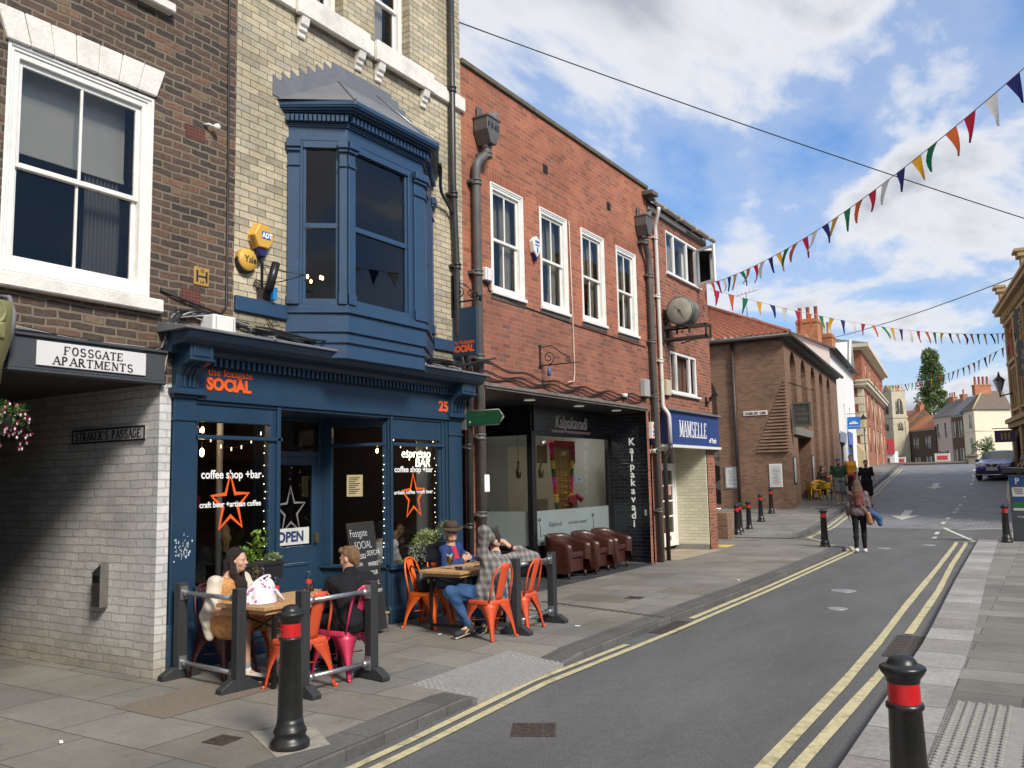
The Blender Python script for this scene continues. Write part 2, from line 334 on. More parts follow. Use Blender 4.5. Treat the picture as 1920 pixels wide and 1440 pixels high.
def serif(name,s,mat,parent,h,width,origin,xdir,updir,stroke=.13,ext=.004,aspect=.72,gap=.28,top=True):
 x=Vector(xdir).normalized();u=Vector(updir).normalized();u=(u-x*u.dot(x)).normalized();n=x.cross(u)
 wd={'I':.45,"'":.35,' ':.55,'M':1.2}
 tot=sum(wd.get(c,.9)for c in s)+gap*(len(s)-1);k=width/tot;mb=MB();O=Vector(origin)
 def seg(a,b,w,layer):
  a=Vector((a[0],a[1]));b=Vector((b[0],b[1]));d=b-a
  if d.length<1e-6:return
  d.normalize();q=Vector((-d.y,d.x))*w*.5
  pts=[a-q,b-q,b+q,a+q];e=ext+layer*.00012
  lo=[O+x*p.x+u*p.y for p in pts];hi=[p+n*e for p in lo]
  mb.add([tuple(p)for p in lo+hi],[(4,5,6,7),(0,1,5,4),(1,2,6,5),(2,3,7,6),(3,0,4,7)],False)
 cx=0;ly=0
 for c in s:
  w=wd.get(c,.9)*k;st,sf=SERIF[c];sw=stroke*h
  X=lambda p:(cx+p[0]*w,p[1]*h)
  for t in st:
   ly=(ly+1)%9
   if t[0]=='arc':
    _,ce,rx,ry,a0,a1,tw=t;m=14;pr=None
    for i in range(m+1):
     a=R_(a0+(a1-a0)*i/m);p=X((ce[0]+rx*math.cos(a),ce[1]+ry*math.sin(a)))
     if pr:seg(pr,p,sw*(.55+.6*abs(math.cos(a))),ly+i*.1)
     pr=p
   else:seg(X(t[0]),X(t[1]),sw*t[2],ly)
  for q in sf:
   for z in((0.02,.98)if top and c not in 'AFEPRLDT' or c in 'IH' else(.02,)):
    p=X((q,z));ly=(ly+1)%9;seg((p[0]-sw*1.25,p[1]),(p[0]+sw*1.25,p[1]),sw*.45,ly+.5)
  cx+=w+gap*k
 return mb.build(name,mat,parent)
# ------------------------------------------------------------------ shared materials
BLUE=M('blue paint',srgb(33,58,80),.38,var=.10,scale=3,bump=.08,bscale=40,spec=.5,dirt=.10)
BLUE2=M('blue bay paint',srgb(44,70,98),.40,var=.10,scale=4,bump=.10,bscale=30,spec=.5,dirt=.10)
WHITE=M('white paint',(.74,.73,.69),.45,var=.06,scale=4,dirt=.12)
CREAMW=M('white joinery',(.78,.77,.72),.42,var=.06,scale=6,dirt=.18)
STONEW=M('painted stone',(.74,.71,.64),.7,var=.10,scale=5,bump=.3,dirt=.30)
BLACK=M('black iron',(.012,.012,.013),.38,var=.25,scale=9,spec=.5)
GREYI=M('grey iron pipe',(.10,.095,.088),.55,var=.25,scale=5,bump=.15,dirt=.3)
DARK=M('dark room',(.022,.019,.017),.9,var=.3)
LEADM=M('lead sheet',(.15,.155,.17),.55,var=.22,scale=3,bump=.12,dirt=.0)
ORANGE=M('orange lettering',srgb(232,92,22),.5,var=.08)
TXW=M('white lettering',(.85,.85,.83),.5,var=.03)
TXK=M('black lettering',(.02,.02,.024),.5,var=.05)
GLASS=glass_mat('window glass',refl=.85)
GLASSD=glass_mat('shop glass',tint=(.92,.94,.94),refl=.9)
GALV=M('galvanised steel',(.42,.44,.46),.38,metal=.85,var=.2,scale=14,bump=.1)
CABLE=M('black cable',(.014,.014,.015),.5,var=.2)
WOOD=M('table wood',srgb(176,140,96),.6,var=.28,scale=4,stretch=(1,12,1),bump=.12)
# ------------------------------------------------------------------ ground
_RY=[-40,24,28,36,46,54,60,66,80,400];_RZ=[-.085,-.085,.03,.42,.92,1.38,1.95,2.2,2.15,-6]
rz=lambda y:float(np.interp(y,_RY,_RZ))
_KY=[-20,2,4.66,6,8,10,14,20,22.4];_KX=[-3.8,-4.02,-4.09,-4.17,-4.19,-4.22,-4.18,-4.3,-4.42]
kerbx=lambda y:float(np.interp(y,_KY,_KX))
_FY=[24.1,28.5,34.5,52.3,60,70,90];_FX=[-6.15,-6.42,-6.86,-8.32,-8.7,-9.6,-13]
fkerbx=lambda y:float(np.interp(y,_FY,_FX))
_GY=[-20,5.5,10,15.4,23.4,25.2];_GX=[-1.1,-1.22,-1.28,-1.49,-1.75,-1.8]
rkerbx=lambda y:float(np.interp(y,_GY,_GX))
_SY=[24,30,44,52,60,90];_SX=[-.95,-1.05,-1.55,-1.9,-2.6,-6.]
skerbx=lambda y:float(np.interp(y,_SY,_SX))
def drop(y):return max(0.,1-abs(y-6.85)/1.05)**.6 if abs(y-6.85)<1.05 else 0.
def ground_mats():
 m,N,L,P=nodes('asphalt');tc=N.new('ShaderNodeTexCoord')
 def nz(s,d=6,r=.6,st=None):
  n=N.new('ShaderNodeTexNoise');n.inputs['Scale'].default_value=s;n.inputs['Detail'].default_value=d;n.inputs['Roughness'].default_value=r
  if st:
   mp=N.new('ShaderNodeMapping');mp.inputs['Scale'].default_value=st;L.new(tc.outputs['Object'],mp.inputs[0]);L.new(mp.outputs[0],n.inputs['Vector'])
  else:L.new(tc.outputs['Object'],n.inputs['Vector'])
  return n.outputs[0]
 def mr(v,a,b,c,d):
  r=N.new('ShaderNodeMapRange');
  for i,q in enumerate((a,b,c,d)):r.inputs[i+1].default_value=q
  L.new(v,r.inputs[0]);return r.outputs[0]
 def mt(op,a,b):
  n=N.new('ShaderNodeMath');n.operation=op
  for i,v in enumerate((a,b)):
   if isinstance(v,(int,float)):n.inputs[i].default_value=v
   else:L.new(v,n.inputs[i])
  return n.outputs[0]
 fine=nz(95,3,.7);mid=nz(14,5);big=nz(.8,7,.66,(1,.3,1))
 vo=N.new('ShaderNodeTexVoronoi');vo.inputs['Scale'].default_value=42;L.new(tc.outputs['Object'],vo.inputs['Vector'])
 chip=mr(vo.outputs['Distance'],.05,.13,1.0,0.)
 sel=N.new('ShaderNodeSeparateXYZ');L.new(vo.outputs['Color'],sel.inputs[0]);chip=mt('MULTIPLY',chip,mr(sel.outputs[0],.86,.88,0,1))
 v=mt('MULTIPLY',mt('MULTIPLY',mr(fine,.3,.7,.5,1.5),mr(mid,.3,.7,.9,1.1)),mr(big,.34,.66,.76,1.16))
 cc=N.new('ShaderNodeVectorMath');cc.operation='SCALE';cc.inputs[0].default_value=(.105,.105,.106);L.new(v,cc.inputs['Scale'])
 mx=N.new('ShaderNodeMixRGB');mx.inputs[2].default_value=(.30,.30,.29,1);L.new(mt('MULTIPLY',chip,.7),mx.inputs[0]);L.new(cc.outputs[0],mx.inputs[1]);L.new(mx.outputs[0],P.inputs['Base Color'])
 P.inputs['Roughness'].default_value=.8;b=N.new('ShaderNodeBump');b.inputs['Strength'].default_value=.55;b.inputs['Distance'].default_value=.006;L.new(mt('ADD',fine,vo.outputs['Distance']),b.inputs['Height']);L.new(b.outputs[0],P.inputs['Normal'])
 MATS['asphalt']=m
ground_mats()
FLAGS=brick_mat('york stone flags',[(0,(.185,.168,.14)),(.25,(.225,.21,.18)),(.5,(.19,.188,.178)),(.75,(.25,.235,.205)),(1,(.175,.158,.13))],(.10,.092,.078),bw=.98,bh=.62,mw=.016,wob=.02,rough=.75,bump=.25,var=.12,stain=.34,offset=.37,spots=.45)
FLAGR=brick_mat('grey stone flags',[(0,(.21,.20,.178)),(.35,(.165,.158,.14)),(.7,(.225,.22,.20)),(1,(.25,.24,.22))],(.11,.10,.085),bw=.82,bh=.46,mw=.016,wob=.016,rough=.75,bump=.25,var=.12,stain=.3,offset=.42,spots=.35)
COBBLE=brick_mat('granite setts',[(0,(.16,.16,.168)),(.5,(.215,.215,.225)),(1,(.27,.268,.27))],(.10,.10,.105),bw=.26,bh=.13,mw=.03,wob=.03,rough=.6,bump=1.,var=.25,stain=.25,spec=.5)
KERB=brick_mat('kerb stone',[(0,(.10,.098,.094)),(1,(.135,.132,.127))],(.06,.058,.052),bw=.4,bh=.93,mw=.012,rough=.75,bump=.3,var=.2,stain=.3,offset=0)
GRANITE=brick_mat('granite kerb',[(0,(.25,.235,.225)),(.5,(.32,.31,.30)),(1,(.38,.37,.36))],(.11,.10,.09),bw=3,bh=.72,mw=.018,wob=.03,rough=.75,bump=.5,var=.3,stain=.34,offset=0,spots=.3)
YELLOW=M('yellow line paint',(.50,.45,.265),.75,var=.22,scale=22,bump=.2,dirt=.62)
ROADW=M('white road paint',(.55,.54,.51),.75,var=.16,scale=14,dirt=.35)
CAST=M('cast iron cover',(.075,.06,.05),.6,metal=.3,var=.35,scale=20,bump=.8,bscale=60)
def strip(name,mat,fa,fb,ys,zf,parent=None,kind='structure',thick=0,n=None):
 """long sheet between two edges x = fa(y), fb(y)"""
 mb=MB()
 for a,b in zip(ys[:-1],ys[1:]):
  mb.quad((fa(a),a,zf(fa(a),a)),(fb(a),a,zf(fb(a),a)),(fb(b),b,zf(fb(b),b)),(fa(b),b,zf(fa(b),b)))
 o=mb.build(name,mat,parent)
 if kind:o['kind']=kind
 return o
def fr(a,b,n):return[a+(b-a)*i/n for i in range(n+1)]
def ground():
 ys=fr(-40,22,10)+fr(24,66,42)+[70,75,80,100,140,200,300,400]
 mb=MB()
 for a,b in zip(ys[:-1],ys[1:]):mb.quad((-400,a,rz(a)-.06),(400,a,rz(a)-.06),(400,b,rz(b)-.06),(-400,b,rz(b)-.06))
 g=mb.build('ground',M('bare ground',(.10,.09,.075),.9,var=.2,scale=1.));g['kind']='structure'
 ry=fr(-20,22,14)+fr(23,28.4,6)
 strip('asphalt_road',MATS['asphalt'],lambda y:-14 if y>22 else kerbx(y)-.35,lambda y:7.0,ry,lambda x,y:rz(y))
 strip('cobbled_road',COBBLE,lambda y:fkerbx(y)-.2,lambda y:skerbx(y)+.3,fr(28.4,66,38)+[70,75,80,90],lambda x,y:rz(y)+.004)
 xs=lambda y:[-14,-9,-7.06,-6.4,-5.9,-5.4,-5.0,-4.6,kerbx(y)-.28]
 def pz(x,y):
  t=max(0,min(1,(x+5.4)/1.2));return-.075*drop(y)*t
 mb=MB();ys=fr(-20,3,6)+fr(3.2,10,34)+fr(10.5,22.4,20)
 for a,b in zip(ys[:-1],ys[1:]):
  A,B=xs(a),xs(b)
  for i in range(len(A)-1):mb.quad((A[i],a,pz(A[i],a)),(A[i+1],a,pz(A[i+1],a)),(B[i+1],b,pz(B[i+1],b)),(B[i],b,pz(B[i],b)))
 mb.quad((-14,22.4,0),(-4.64,22.4,0),(-5.9,24.0,0),(-14,24.6,0))
 p=mb.build('pavement',FLAGS);p['kind']='structure'
 mb=MB()
 for a,b in zip(ys[:-1],ys[1:]):
  if b<=3.0:continue
  za,zb=-.078*drop(a)+.003,-.078*drop(b)+.003;xa,xb=kerbx(a),kerbx(b)
  mb.quad((xa-.29,a,za-.002),(xa-.015,a,za),(xb-.015,b,zb),(xb-.29,b,zb-.002));mb.quad((xa-.015,a,za),(xa,a,za-.02),(xb,b,zb-.02),(xb-.015,b,zb));mb.quad((xa,a,za-.02),(xa,a,-.12),(xb,b,-.12),(xb,b,zb-.02))
 xa=kerbx(22.4)
 mb.prism([(xa-.3,22.4),(xa,22.4),(xa-.1,22.6),(-5.9,24.1),(-14,24.75),(-14,24.6),(-5.95,23.9),(xa-.3,22.4)][:7],-.12,.003,'z')
 k=mb.build('kerb',KERB);k['kind']='structure'
 fy=fr(24.1,66,42)+[70,75,80,90]
 strip('pavement',FLAGR,lambda y:-40,lambda y:fkerbx(y)-.15,fy,lambda x,y:rz(y)+.10)
 mb=MB()
 for a,b in zip(fy[:-1],fy[1:]):
  xa,xb=fkerbx(a),fkerbx(b);za,zb=rz(a)+.103,rz(b)+.103
  mb.quad((xa-.15,a,za),(xa,a,za),(xb,b,zb),(xb-.15,b,zb));mb.quad((xa,a,za),(xa,a,za-.12),(xb,b,zb-.12),(xb,b,zb))
 mb.quad((-40,24.1,.103),(-40,24.1,-.12),(-6.15,24.1,-.12),(-6.15,24.1,.0))
 k=mb.build('kerb',KERB);k['kind']='structure'
 ys2=fr(-20,2,4)+fr(2.5,25.2,22)
 strip('granite_kerb',GRANITE,lambda y:rkerbx(y),lambda y:rkerbx(y)+.43-.0*y,ys2,lambda x,y:.004)
 strip('pavement',FLAGR,lambda y:rkerbx(y)+.43,lambda y:12,ys2,lambda x,y:.0)
 mb=MB()
 for a,b in zip(ys2[:-1],ys2[1:]):mb.quad((rkerbx(a),a,.004),(rkerbx(b),b,.004),(rkerbx(b)-.02,b,-.12),(rkerbx(a)-.02,a,-.12))
 mb.quad((rkerbx(25.2),25.2,.004),(12,25.2,.0),(12,25.2,-.12),(rkerbx(25.2),25.2,-.12))
 k=mb.build('kerb',KERB);k['kind']='structure'
 sy=fr(25.2,66,41)+[70,75,80,90]
 strip('pavement',FLAGR,lambda y:skerbx(y),lambda y:25,sy,lambda x,y:rz(y)+.105)
 strip('pavement',KERB,lambda y:skerbx(y)-.0,lambda y:skerbx(y)-.02,sy,lambda x,y:rz(y)+.105 if x>skerbx(y)-.01 else rz(y)-.02)
ground()
def line(pts,w,mat,dz=.009,name='road_marking',step=.6):
 mb=MB();P=[]
 for(x0,y0),(x1,y1)in zip(pts[:-1],pts[1:]):
  n=max(1,int(math.hypot(x1-x0,y1-y0)/step));P+=[(x0+(x1-x0)*i/n,y0+(y1-y0)*i/n)for i in range(n)]
 P.append(pts[-1]);L_,R2=[],[]
 for i,p in enumerate(P):
  a,b=P[max(0,i-1)],P[min(len(P)-1,i+1)];d=Vector((b[0]-a[0],b[1]-a[1])).normalized()
  j=random.uniform(-.004,.004);q=(-d.y*(w/2+j),d.x*(w/2+j));L_.append((p[0]+q[0],p[1]+q[1]));R2.append((p[0]-q[0],p[1]-q[1]))
 z=lambda p:(p[0],p[1],rz(p[1])+dz)
 for i in range(len(P)-1):mb.quad(z(R2[i]),z(R2[i+1]),z(L_[i+1]),z(L_[i]))
 o=mb.build(name,mat);o['kind']='structure';return o
YL=[(float(np.interp(y,[2,4.4,6.8,9.6,14,20.6,21.5],[-3.72,-3.80,-4.00,-3.95,-3.97,-4.10,-4.12]))-.065,y)for y in fr(2,21.5,20)]
line([(x+.065,y)for x,y in YL]+[(-4.42,22.75),(-5.6,24.55),(-5.98,25.1),(-6.22,28.4),(-6.68,34.5),(-7.5,45),(-8.16,52.3),(-8.5,60)],.08,YELLOW)
line([(x-.075,y)for x,y in YL if y<9.5],.07,YELLOW);line([(x-.075,y)for x,y in YL if y>10.7]+[(-4.5,22.45),(-5.75,24.3),(-6.08,24.75)],.08,YELLOW)
line([(-6.08,25.2),(-6.05,25.6),(-6.02,28.4),(-6.46,34.5),(-7.28,45),(-7.95,52.3),(-8.3,60)],.08,YELLOW)
line([(-1.58,2),(-1.68,5.6),(-1.70,8),(-1.75,10),(-1.87,13),(-2.03,18),(-2.28,24.75),(-1.9,24.9),(-1.3,25.6)],.09,YELLOW)
line([(-1.42,2),(-1.5,5.7),(-1.48,9.3)],.09,YELLOW);line([(-1.54,10.75),(-1.66,14.8),(-1.86,19),(-2.06,24.72)],.09,YELLOW)
line([(-1.06,26.1),(-1.32,34),(-1.72,44),(-2.0,52.5)],.1,YELLOW);line([(-1.5,37),(-1.77,41),(-2.17,52.5)],.1,YELLOW)
line([(-2.95,28.7),(-1.9,25.0)],.1,ROADW);line([(-2.53,28.25),(-1.43,28.6)],.08,ROADW);line([(-3.05,25.6),(-2.0,25.9)],.05,ROADW)
for a,b in(((-2.98,27.4),(-2.96,26.7)),((-2.9,26.0),(-2.88,25.5)),((-3.1,29.8),(-3.1,30.4)),((-3.1,31.2),(-3.1,31.8)),((-3.08,33.3),(-3.1,33.9)),((-3.12,34.6),(-3.12,35.2)),((-3.16,36.4),(-3.17,37)),((-3.3,40.2),(-3.34,41)),((-3.6,48),(-3.65,49.2)),((-3.72,51),(-3.8,52.2)),((-3.9,54),(-4.,55.2)),((-4.1,57.5),(-4.15,58.6))):
 line([a,b],.11,ROADW,dz=.012)
def arrow(cx,cy,ln,w,sk):
 mb=MB();z=lambda x,y:(x,y,rz(y)+.014)
 P=[(0,0),(.5,.42),(.15,.38),(.15,1),(-.15,1),(-.15,.38),(-.5,.42)]
 Q=[z(cx+u*w-sk*v,cy+v*ln)for u,v in P];mb.quad(Q[0],Q[1],Q[2],Q[5],Q[6]);mb.quad(Q[2],Q[3],Q[4],Q[5])
 o=mb.build('road_marking',ROADW);o['kind']='structure'
arrow(-4.4,30.9,3.6,.95,.25);arrow(-4.98,45.6,3.9,.95,.3)
def cover(name,label,x0,x1,y0,y1,z,rz_=0.,mat=CAST,bars=None,group=None):
 t=thing(name,label,'cover' if 'cover' in name else 'grating',((x0+x1)/2,(y0+y1)/2,z),rz_,group);w,l=x1-x0,y1-y0
 mb=MB();f=.025
 for a in((-w/2,-w/2+f,-l/2,l/2),(w/2-f,w/2,-l/2,l/2),(-w/2+f,w/2-f,-l/2,-l/2+f),(-w/2+f,w/2-f,l/2-f,l/2)):mb.box(*a,-.03,.006)
 mb.build('frame',mat,t,local=True);mb=MB()
 if bars:
  mb.box(-w/2+f,w/2-f,-l/2+f,l/2-f,-.05,-.022);n=bars
  for i in range(n):
   y=-l/2+f+(l-2*f)*(i+.5)/n
   mb.box(-w/2+f,-.02,y-(l/n)*.24,y+(l/n)*.24,-.022,.004);mb.box(.02,w/2-f,y-(l/n)*.24,y+(l/n)*.24,-.022,.004)
  mb.box(-.02,.02,-l/2+f,l/2-f,-.022,.005);mb.build('grate',mat,t,local=True)
 else:
  mb.box(-w/2+f,w/2-f,-l/2+f,l/2-f,-.03,.001);n=max(3,int(w/.055));m=max(3,int(l/.055))
  for i in range(n):
   for j in range(m):
    x,y=-w/2+f+(w-2*f)*(i+.5)/n,-l/2+f+(l-2*f)*(j+.5)/m
    if(i+j)%2:mb.box(x-.02,x+.02,y-.007,y+.007,.001,.005)
    else:mb.box(x-.007,x+.007,y-.02,y+.02,.001,.005)
  mb.build('plate',mat,t,local=True)
 return t
cover('utility_cover','brown rectangular iron cover let into the asphalt near the left yellow lines',-3.52,-3.2,5.42,5.76,-.085,.5)
cover('utility_cover','small square iron cover in the flagstones left of the near bollard',-5.05,-4.86,4.03,4.22,0,.1)
cover('drain_grating','double iron gully grating against the left kerb stone',-4.2,-3.90,9.62,10.55,-.083,.02,bars=9)
cover('drain_grating','slotted iron gully grating beside the right granite kerb',-1.63,-1.28,9.4,10.65,-.083,.03,bars=13)
cover('utility_cover','small dark cover in the pavement before the leather tub chairs',-5.42,-5.18,11.6,11.85,0,.1)
cover('utility_cover','dark cover in the hill pavement before the arched brick building',-7.8,-7.35,33.8,34.1,rz(34)+.105,.1)
cover('utility_cover','long slotted cover in the right pavement beyond the gully grating',-.55,-.1,18.5,18.75,0.0,.05)
def road_disc(x,y,r,label):
 mb=MB();mb.lathe([(r,-.01),(r,.004),(r*.8,.006),(.0,.006)],(x,y,rz(y)+.002),20,caps=False);tag(mb.build('round_cover',M('worn steel',(.28,.28,.28),.5,metal=.4,var=.3)),label,'cover')
road_disc(-3.66,22.6,.17,'pale round cover in the asphalt right of the walking woman')
road_disc(-2.65,12.4,.14,'round grey cover in the asphalt left of the gully grating')
road_disc(-2.84,23.9,.18,'dark round cover in the asphalt before the white diagonal line')
road_disc(-2.95,14.3,.2,'reddish worn round cover in the middle of the asphalt')
def tactile():
 t=tag(MB().prism([(-4.86,6.02),(-4.12,5.98),(-4.16,7.5),(-4.9,7.7)],-.08,-.02,'z').build('tactile_paving',M('pale granite slab',(.27,.265,.255),.8,var=.3,scale=30,bump=.4)),kind='structure')
 mb=MB()
 for i in range(11):
  for j in range(22):
   x=-4.84+i*.064;y=6.06+j*.069
   mb.lathe([(.02,-.03),(.017,-.012),(.008,-.008)],(x-.03*(j/22),y,0),6)
 for k,v in enumerate(mb.v):
  x,y,z=v;tt=max(0,min(1,(x+5.4)/1.2));mb.v[k]=(x,y,z+.022-.075*drop(y)*tt)
 b=mb.build('blister_studs',MATS['pale granite slab']);b['kind']='stuff';tag(b,'pale blister studs of the crossing slab by the left kerb','tactile paving')
 tilt=t.data
 for v in tilt.vertices:
  tt=max(0,min(1,(v.co.x+5.4)/1.2));v.co.z+=.022-.075*drop(v.co.y)*tt*1.0
 s=MB().box(-.78,.45,5.7,7.45,-.02,.006).build('tactile_paving',M('grey blister slab',(.27,.265,.25),.8,var=.14,scale=12,bump=.3));s['kind']='structure'
 mb=MB();
 for i in range(18):
  for j in range(26):
   x=-.75+i*.067;y=5.735+j*.067
   if i in(6,12):continue
   mb.lathe([(.023,.0),(.019,.013),(.009,.017)],(x,y,.004),7)
 b=mb.build('blister_studs',MATS['grey blister slab']);b['kind']='stuff';tag(b,'grey blister studs on the right pavement by the big bollard','tactile paving')
 mb=MB();mb.quad((-6.45,4.30,.004),(-5.80,4.28,.004),(-5.78,5.32,.004),(-6.48,5.24,.004));mb.build('pavement_patch',M('brown grit slab',(.19,.155,.125),.85,var=.3,scale=40,bump=.4))['kind']='structure'
 mb=MB();mb.quad((-4.95,4.35,.004),(-4.33,4.03,.004),(-4.22,4.40,.004),(-4.62,4.66,.004));mb.build('pavement_patch',M('mortar patch',(.30,.28,.235),.85,var=.25,scale=10,bump=.4))['kind']='structure'
 mb=MB();mb.box(-8.4,-6.95,10.7,16.5,-.02,.004);mb.build('tile_floor',brick_mat('dark floor tiles',[(0,(.045,.047,.052)),(1,(.085,.088,.095))],(.03,.03,.032),bw=.45,bh=.45,mw=.012,rough=.4,bump=.2,stain=.2,offset=0))['kind']='structure'
 mb=MB();mb.box(-8.2,-6.8,17.25,20.15,-.02,.006);mb.build('tile_floor',brick_mat('buff floor tiles',[(0,(.36,.29,.20)),(1,(.43,.36,.26))],(.25,.21,.16),bw=.3,bh=.3,mw=.012,rough=.6,bump=.2,stain=.25,offset=0))['kind']='structure'
 mb=MB();mb.quad((-7.4,20.75,.004),(-6.9,20.8,.004),(-6.95,21.6,.004),(-7.45,21.5,.004));mb.build('pavement_patch',M('yellow hatch paint',(.55,.42,.06),.8,var=.2))['kind']='structure'
tactile()
def channel():
 t=thing('drain_channel','narrow rusty slotted drain across the pavement to the left kerb','drain',(-5.2,10.3,0))
 mb=MB()
 for i in range(20):
  x=-6.3+i*.105;mb.at((x,10.85-.58*(i/19),0),-.28).box(-.035,.035,-.05,.05,.0,.004)
 mb.reset().build('slots',CAST,t)
channel()
# ------------------------------------------------------------------ left terrace, facade plane X = FX
FX=-7.06
fac=lambda u,z,d:(FX-d,u,z)
BROWNB=brick_mat('brown hand-made brick',[(0,(.055,.043,.039)),(.3,(.085,.060,.050)),(.6,(.108,.070,.054)),(.85,(.145,.083,.058)),(.95,(.20,.105,.066)),(1,(.19,.145,.095))],(.195,.16,.115),bw=.215,bh=.077,mw=.027,wob=.045,bump=1.,var=.42,stain=.3)
CREAMB=brick_mat('cream gault brick',[(0,(.36,.315,.225)),(.3,(.50,.44,.31)),(.6,(.58,.51,.365)),(.85,(.52,.43,.275)),(1,(.43,.395,.31))],(.12,.10,.075),bw=.235,bh=.078,mw=.009,wob=.006,bump=.6,var=.2,stain=.4,low=(3.6,(.62,.62,.62)))
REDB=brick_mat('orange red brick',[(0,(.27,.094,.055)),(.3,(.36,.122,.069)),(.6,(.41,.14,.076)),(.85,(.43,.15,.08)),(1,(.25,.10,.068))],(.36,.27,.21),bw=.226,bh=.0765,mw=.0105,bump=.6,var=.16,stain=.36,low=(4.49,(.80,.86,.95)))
SOLDIER=brick_mat('soldier course brick',[(0,(.25,.08,.045)),(.5,(.36,.11,.058)),(1,(.30,.10,.055))],(.36,.26,.19),bw=.078,bh=.24,mw=.011,bump=.6,offset=0)
REDB2=brick_mat('mottled red brick',[(0,(.16,.068,.047)),(.3,(.28,.10,.062)),(.65,(.36,.125,.072)),(1,(.21,.088,.064))],(.38,.30,.23),bw=.226,bh=.0765,mw=.0105,bump=.6,var=.2,stain=.26)
WHITEB=brick_mat('white painted brick',[(0,(.52,.51,.49)),(.6,(.60,.59,.565)),(1,(.65,.64,.61))],(.47,.46,.44),bw=.23,bh=.078,mw=.013,wob=.035,rough=.6,bump=1.,var=.10,stain=.36,low=(.2,(.68,.61,.52),.26))
CREAMT=brick_mat('cream painted brick',[(0,(.60,.57,.42)),(1,(.70,.67,.52))],(.44,.42,.31),bw=.225,bh=.075,mw=.010,rough=.5,bump=.7,var=.05,stain=.1)
BLACKT=brick_mat('black glazed tile',[(0,(.010,.011,.014)),(1,(.02,.022,.028))],(.06,.06,.062),bw=.225,bh=.075,mw=.007,rough=.18,bump=.35,var=.2,stain=.15,spec=.6)
CURT=M('net curtain',(.60,.59,.55),.9,var=.18,scale=6,stretch=(1,9,.4))
BLIND=M('roller blind',(.50,.485,.42),.8,var=.05,scale=2)
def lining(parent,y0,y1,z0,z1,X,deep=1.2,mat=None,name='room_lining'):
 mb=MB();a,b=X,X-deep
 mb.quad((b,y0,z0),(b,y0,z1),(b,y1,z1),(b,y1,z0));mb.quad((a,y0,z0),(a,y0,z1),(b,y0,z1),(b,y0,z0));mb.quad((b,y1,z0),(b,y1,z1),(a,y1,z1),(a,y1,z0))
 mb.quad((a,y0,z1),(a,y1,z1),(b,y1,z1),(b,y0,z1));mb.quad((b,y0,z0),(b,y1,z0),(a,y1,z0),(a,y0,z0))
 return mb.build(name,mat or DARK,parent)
def curtain(parent,y0,y1,z0,z1,X,mat=None,folds=9,amp=.03,name='curtain'):
 mb=MB();mb.grid(lambda u,v:(X+amp*math.sin(u*folds*6.28+1.3*math.sin(v*3)),y0+(y1-y0)*u,z0+(z1-z0)*v),folds*6,4)
 return mb.build(name,mat or CURT,parent)
def sash(root,y0,y1,z0,z1,X=FX,zm=None,case=.09,sb=.03,bar=True,mat=None,mould=.03,name='sash_window',label=None,sill=None,bottom=.07,openup=0.):
 """vertical sliding window facing +X; returns the frame part; pane, sill are its children"""
 mat=mat or CREAMW;zm=zm or(z0+z1)/2;f=MB();xa,xb=X-sb-.10,X-sb
 f.box(xa,xb,y0,y0+case,z0,z1);f.box(xa,xb,y1-case,y1,z0,z1);f.box(xa,xb,y0+case,y1-case,z1-case,z1);f.box(xa,xb,y0+case,y1-case,z0,z0+bottom)
 if mould:
  for k in(0,1):
   o=mould*k*.8;w=.03;x1=xb+.012*(2-k)
   f.box(xb,x1,y0+o,y0+o+w,z0,z1-o);f.box(xb,x1,y1-o-w,y1-o,z0,z1-o);f.box(xb,x1,y0+o+w,y1-o-w,z1-o-w,z1-o)
 st=.045;ya,yb=y0+case,y1-case;za,zb=z0+bottom,z1-case;xu,xl=xb-.035,xb-.065
 def leaf(x,a,b,c,d,rail_lo,rail_hi):
  f.box(x-.03,x,a,a+st,c,d);f.box(x-.03,x,b-st,b,c,d);f.box(x-.03,x,a+st,b-st,c,c+rail_lo);f.box(x-.03,x,a+st,b-st,d-rail_hi,d)
  if bar:m=(a+b)/2;f.box(x-.028,x-.002,m-.012,m+.012,c+rail_lo,d-rail_hi)
 leaf(xu,ya,yb,zm-.022,zb,.045,st);leaf(xl,ya,yb,za+openup,zm+.018+openup,.075,.04)
 fr_=f.build(name,mat,root,bevel=.004,label=label)
 panes(fr_,GLASS,((xu-.016,ya,zm),(xu-.016,yb,zm),(xu-.016,yb,zb),(xu-.016,ya,zb)),((xl-.016,ya,za+openup),(xl-.016,yb,za+openup),(xl-.016,yb,zm+openup),(xl-.016,ya,zm+openup)))
 if sill:
  s=MB();s.box(X-.05,X+sill[1],y0-sill[0],y1+sill[0],z0-sill[2],z0);s.build('sill',STONEW if len(sill)<4 else sill[3],fr_,bevel=.012)
 return fr_
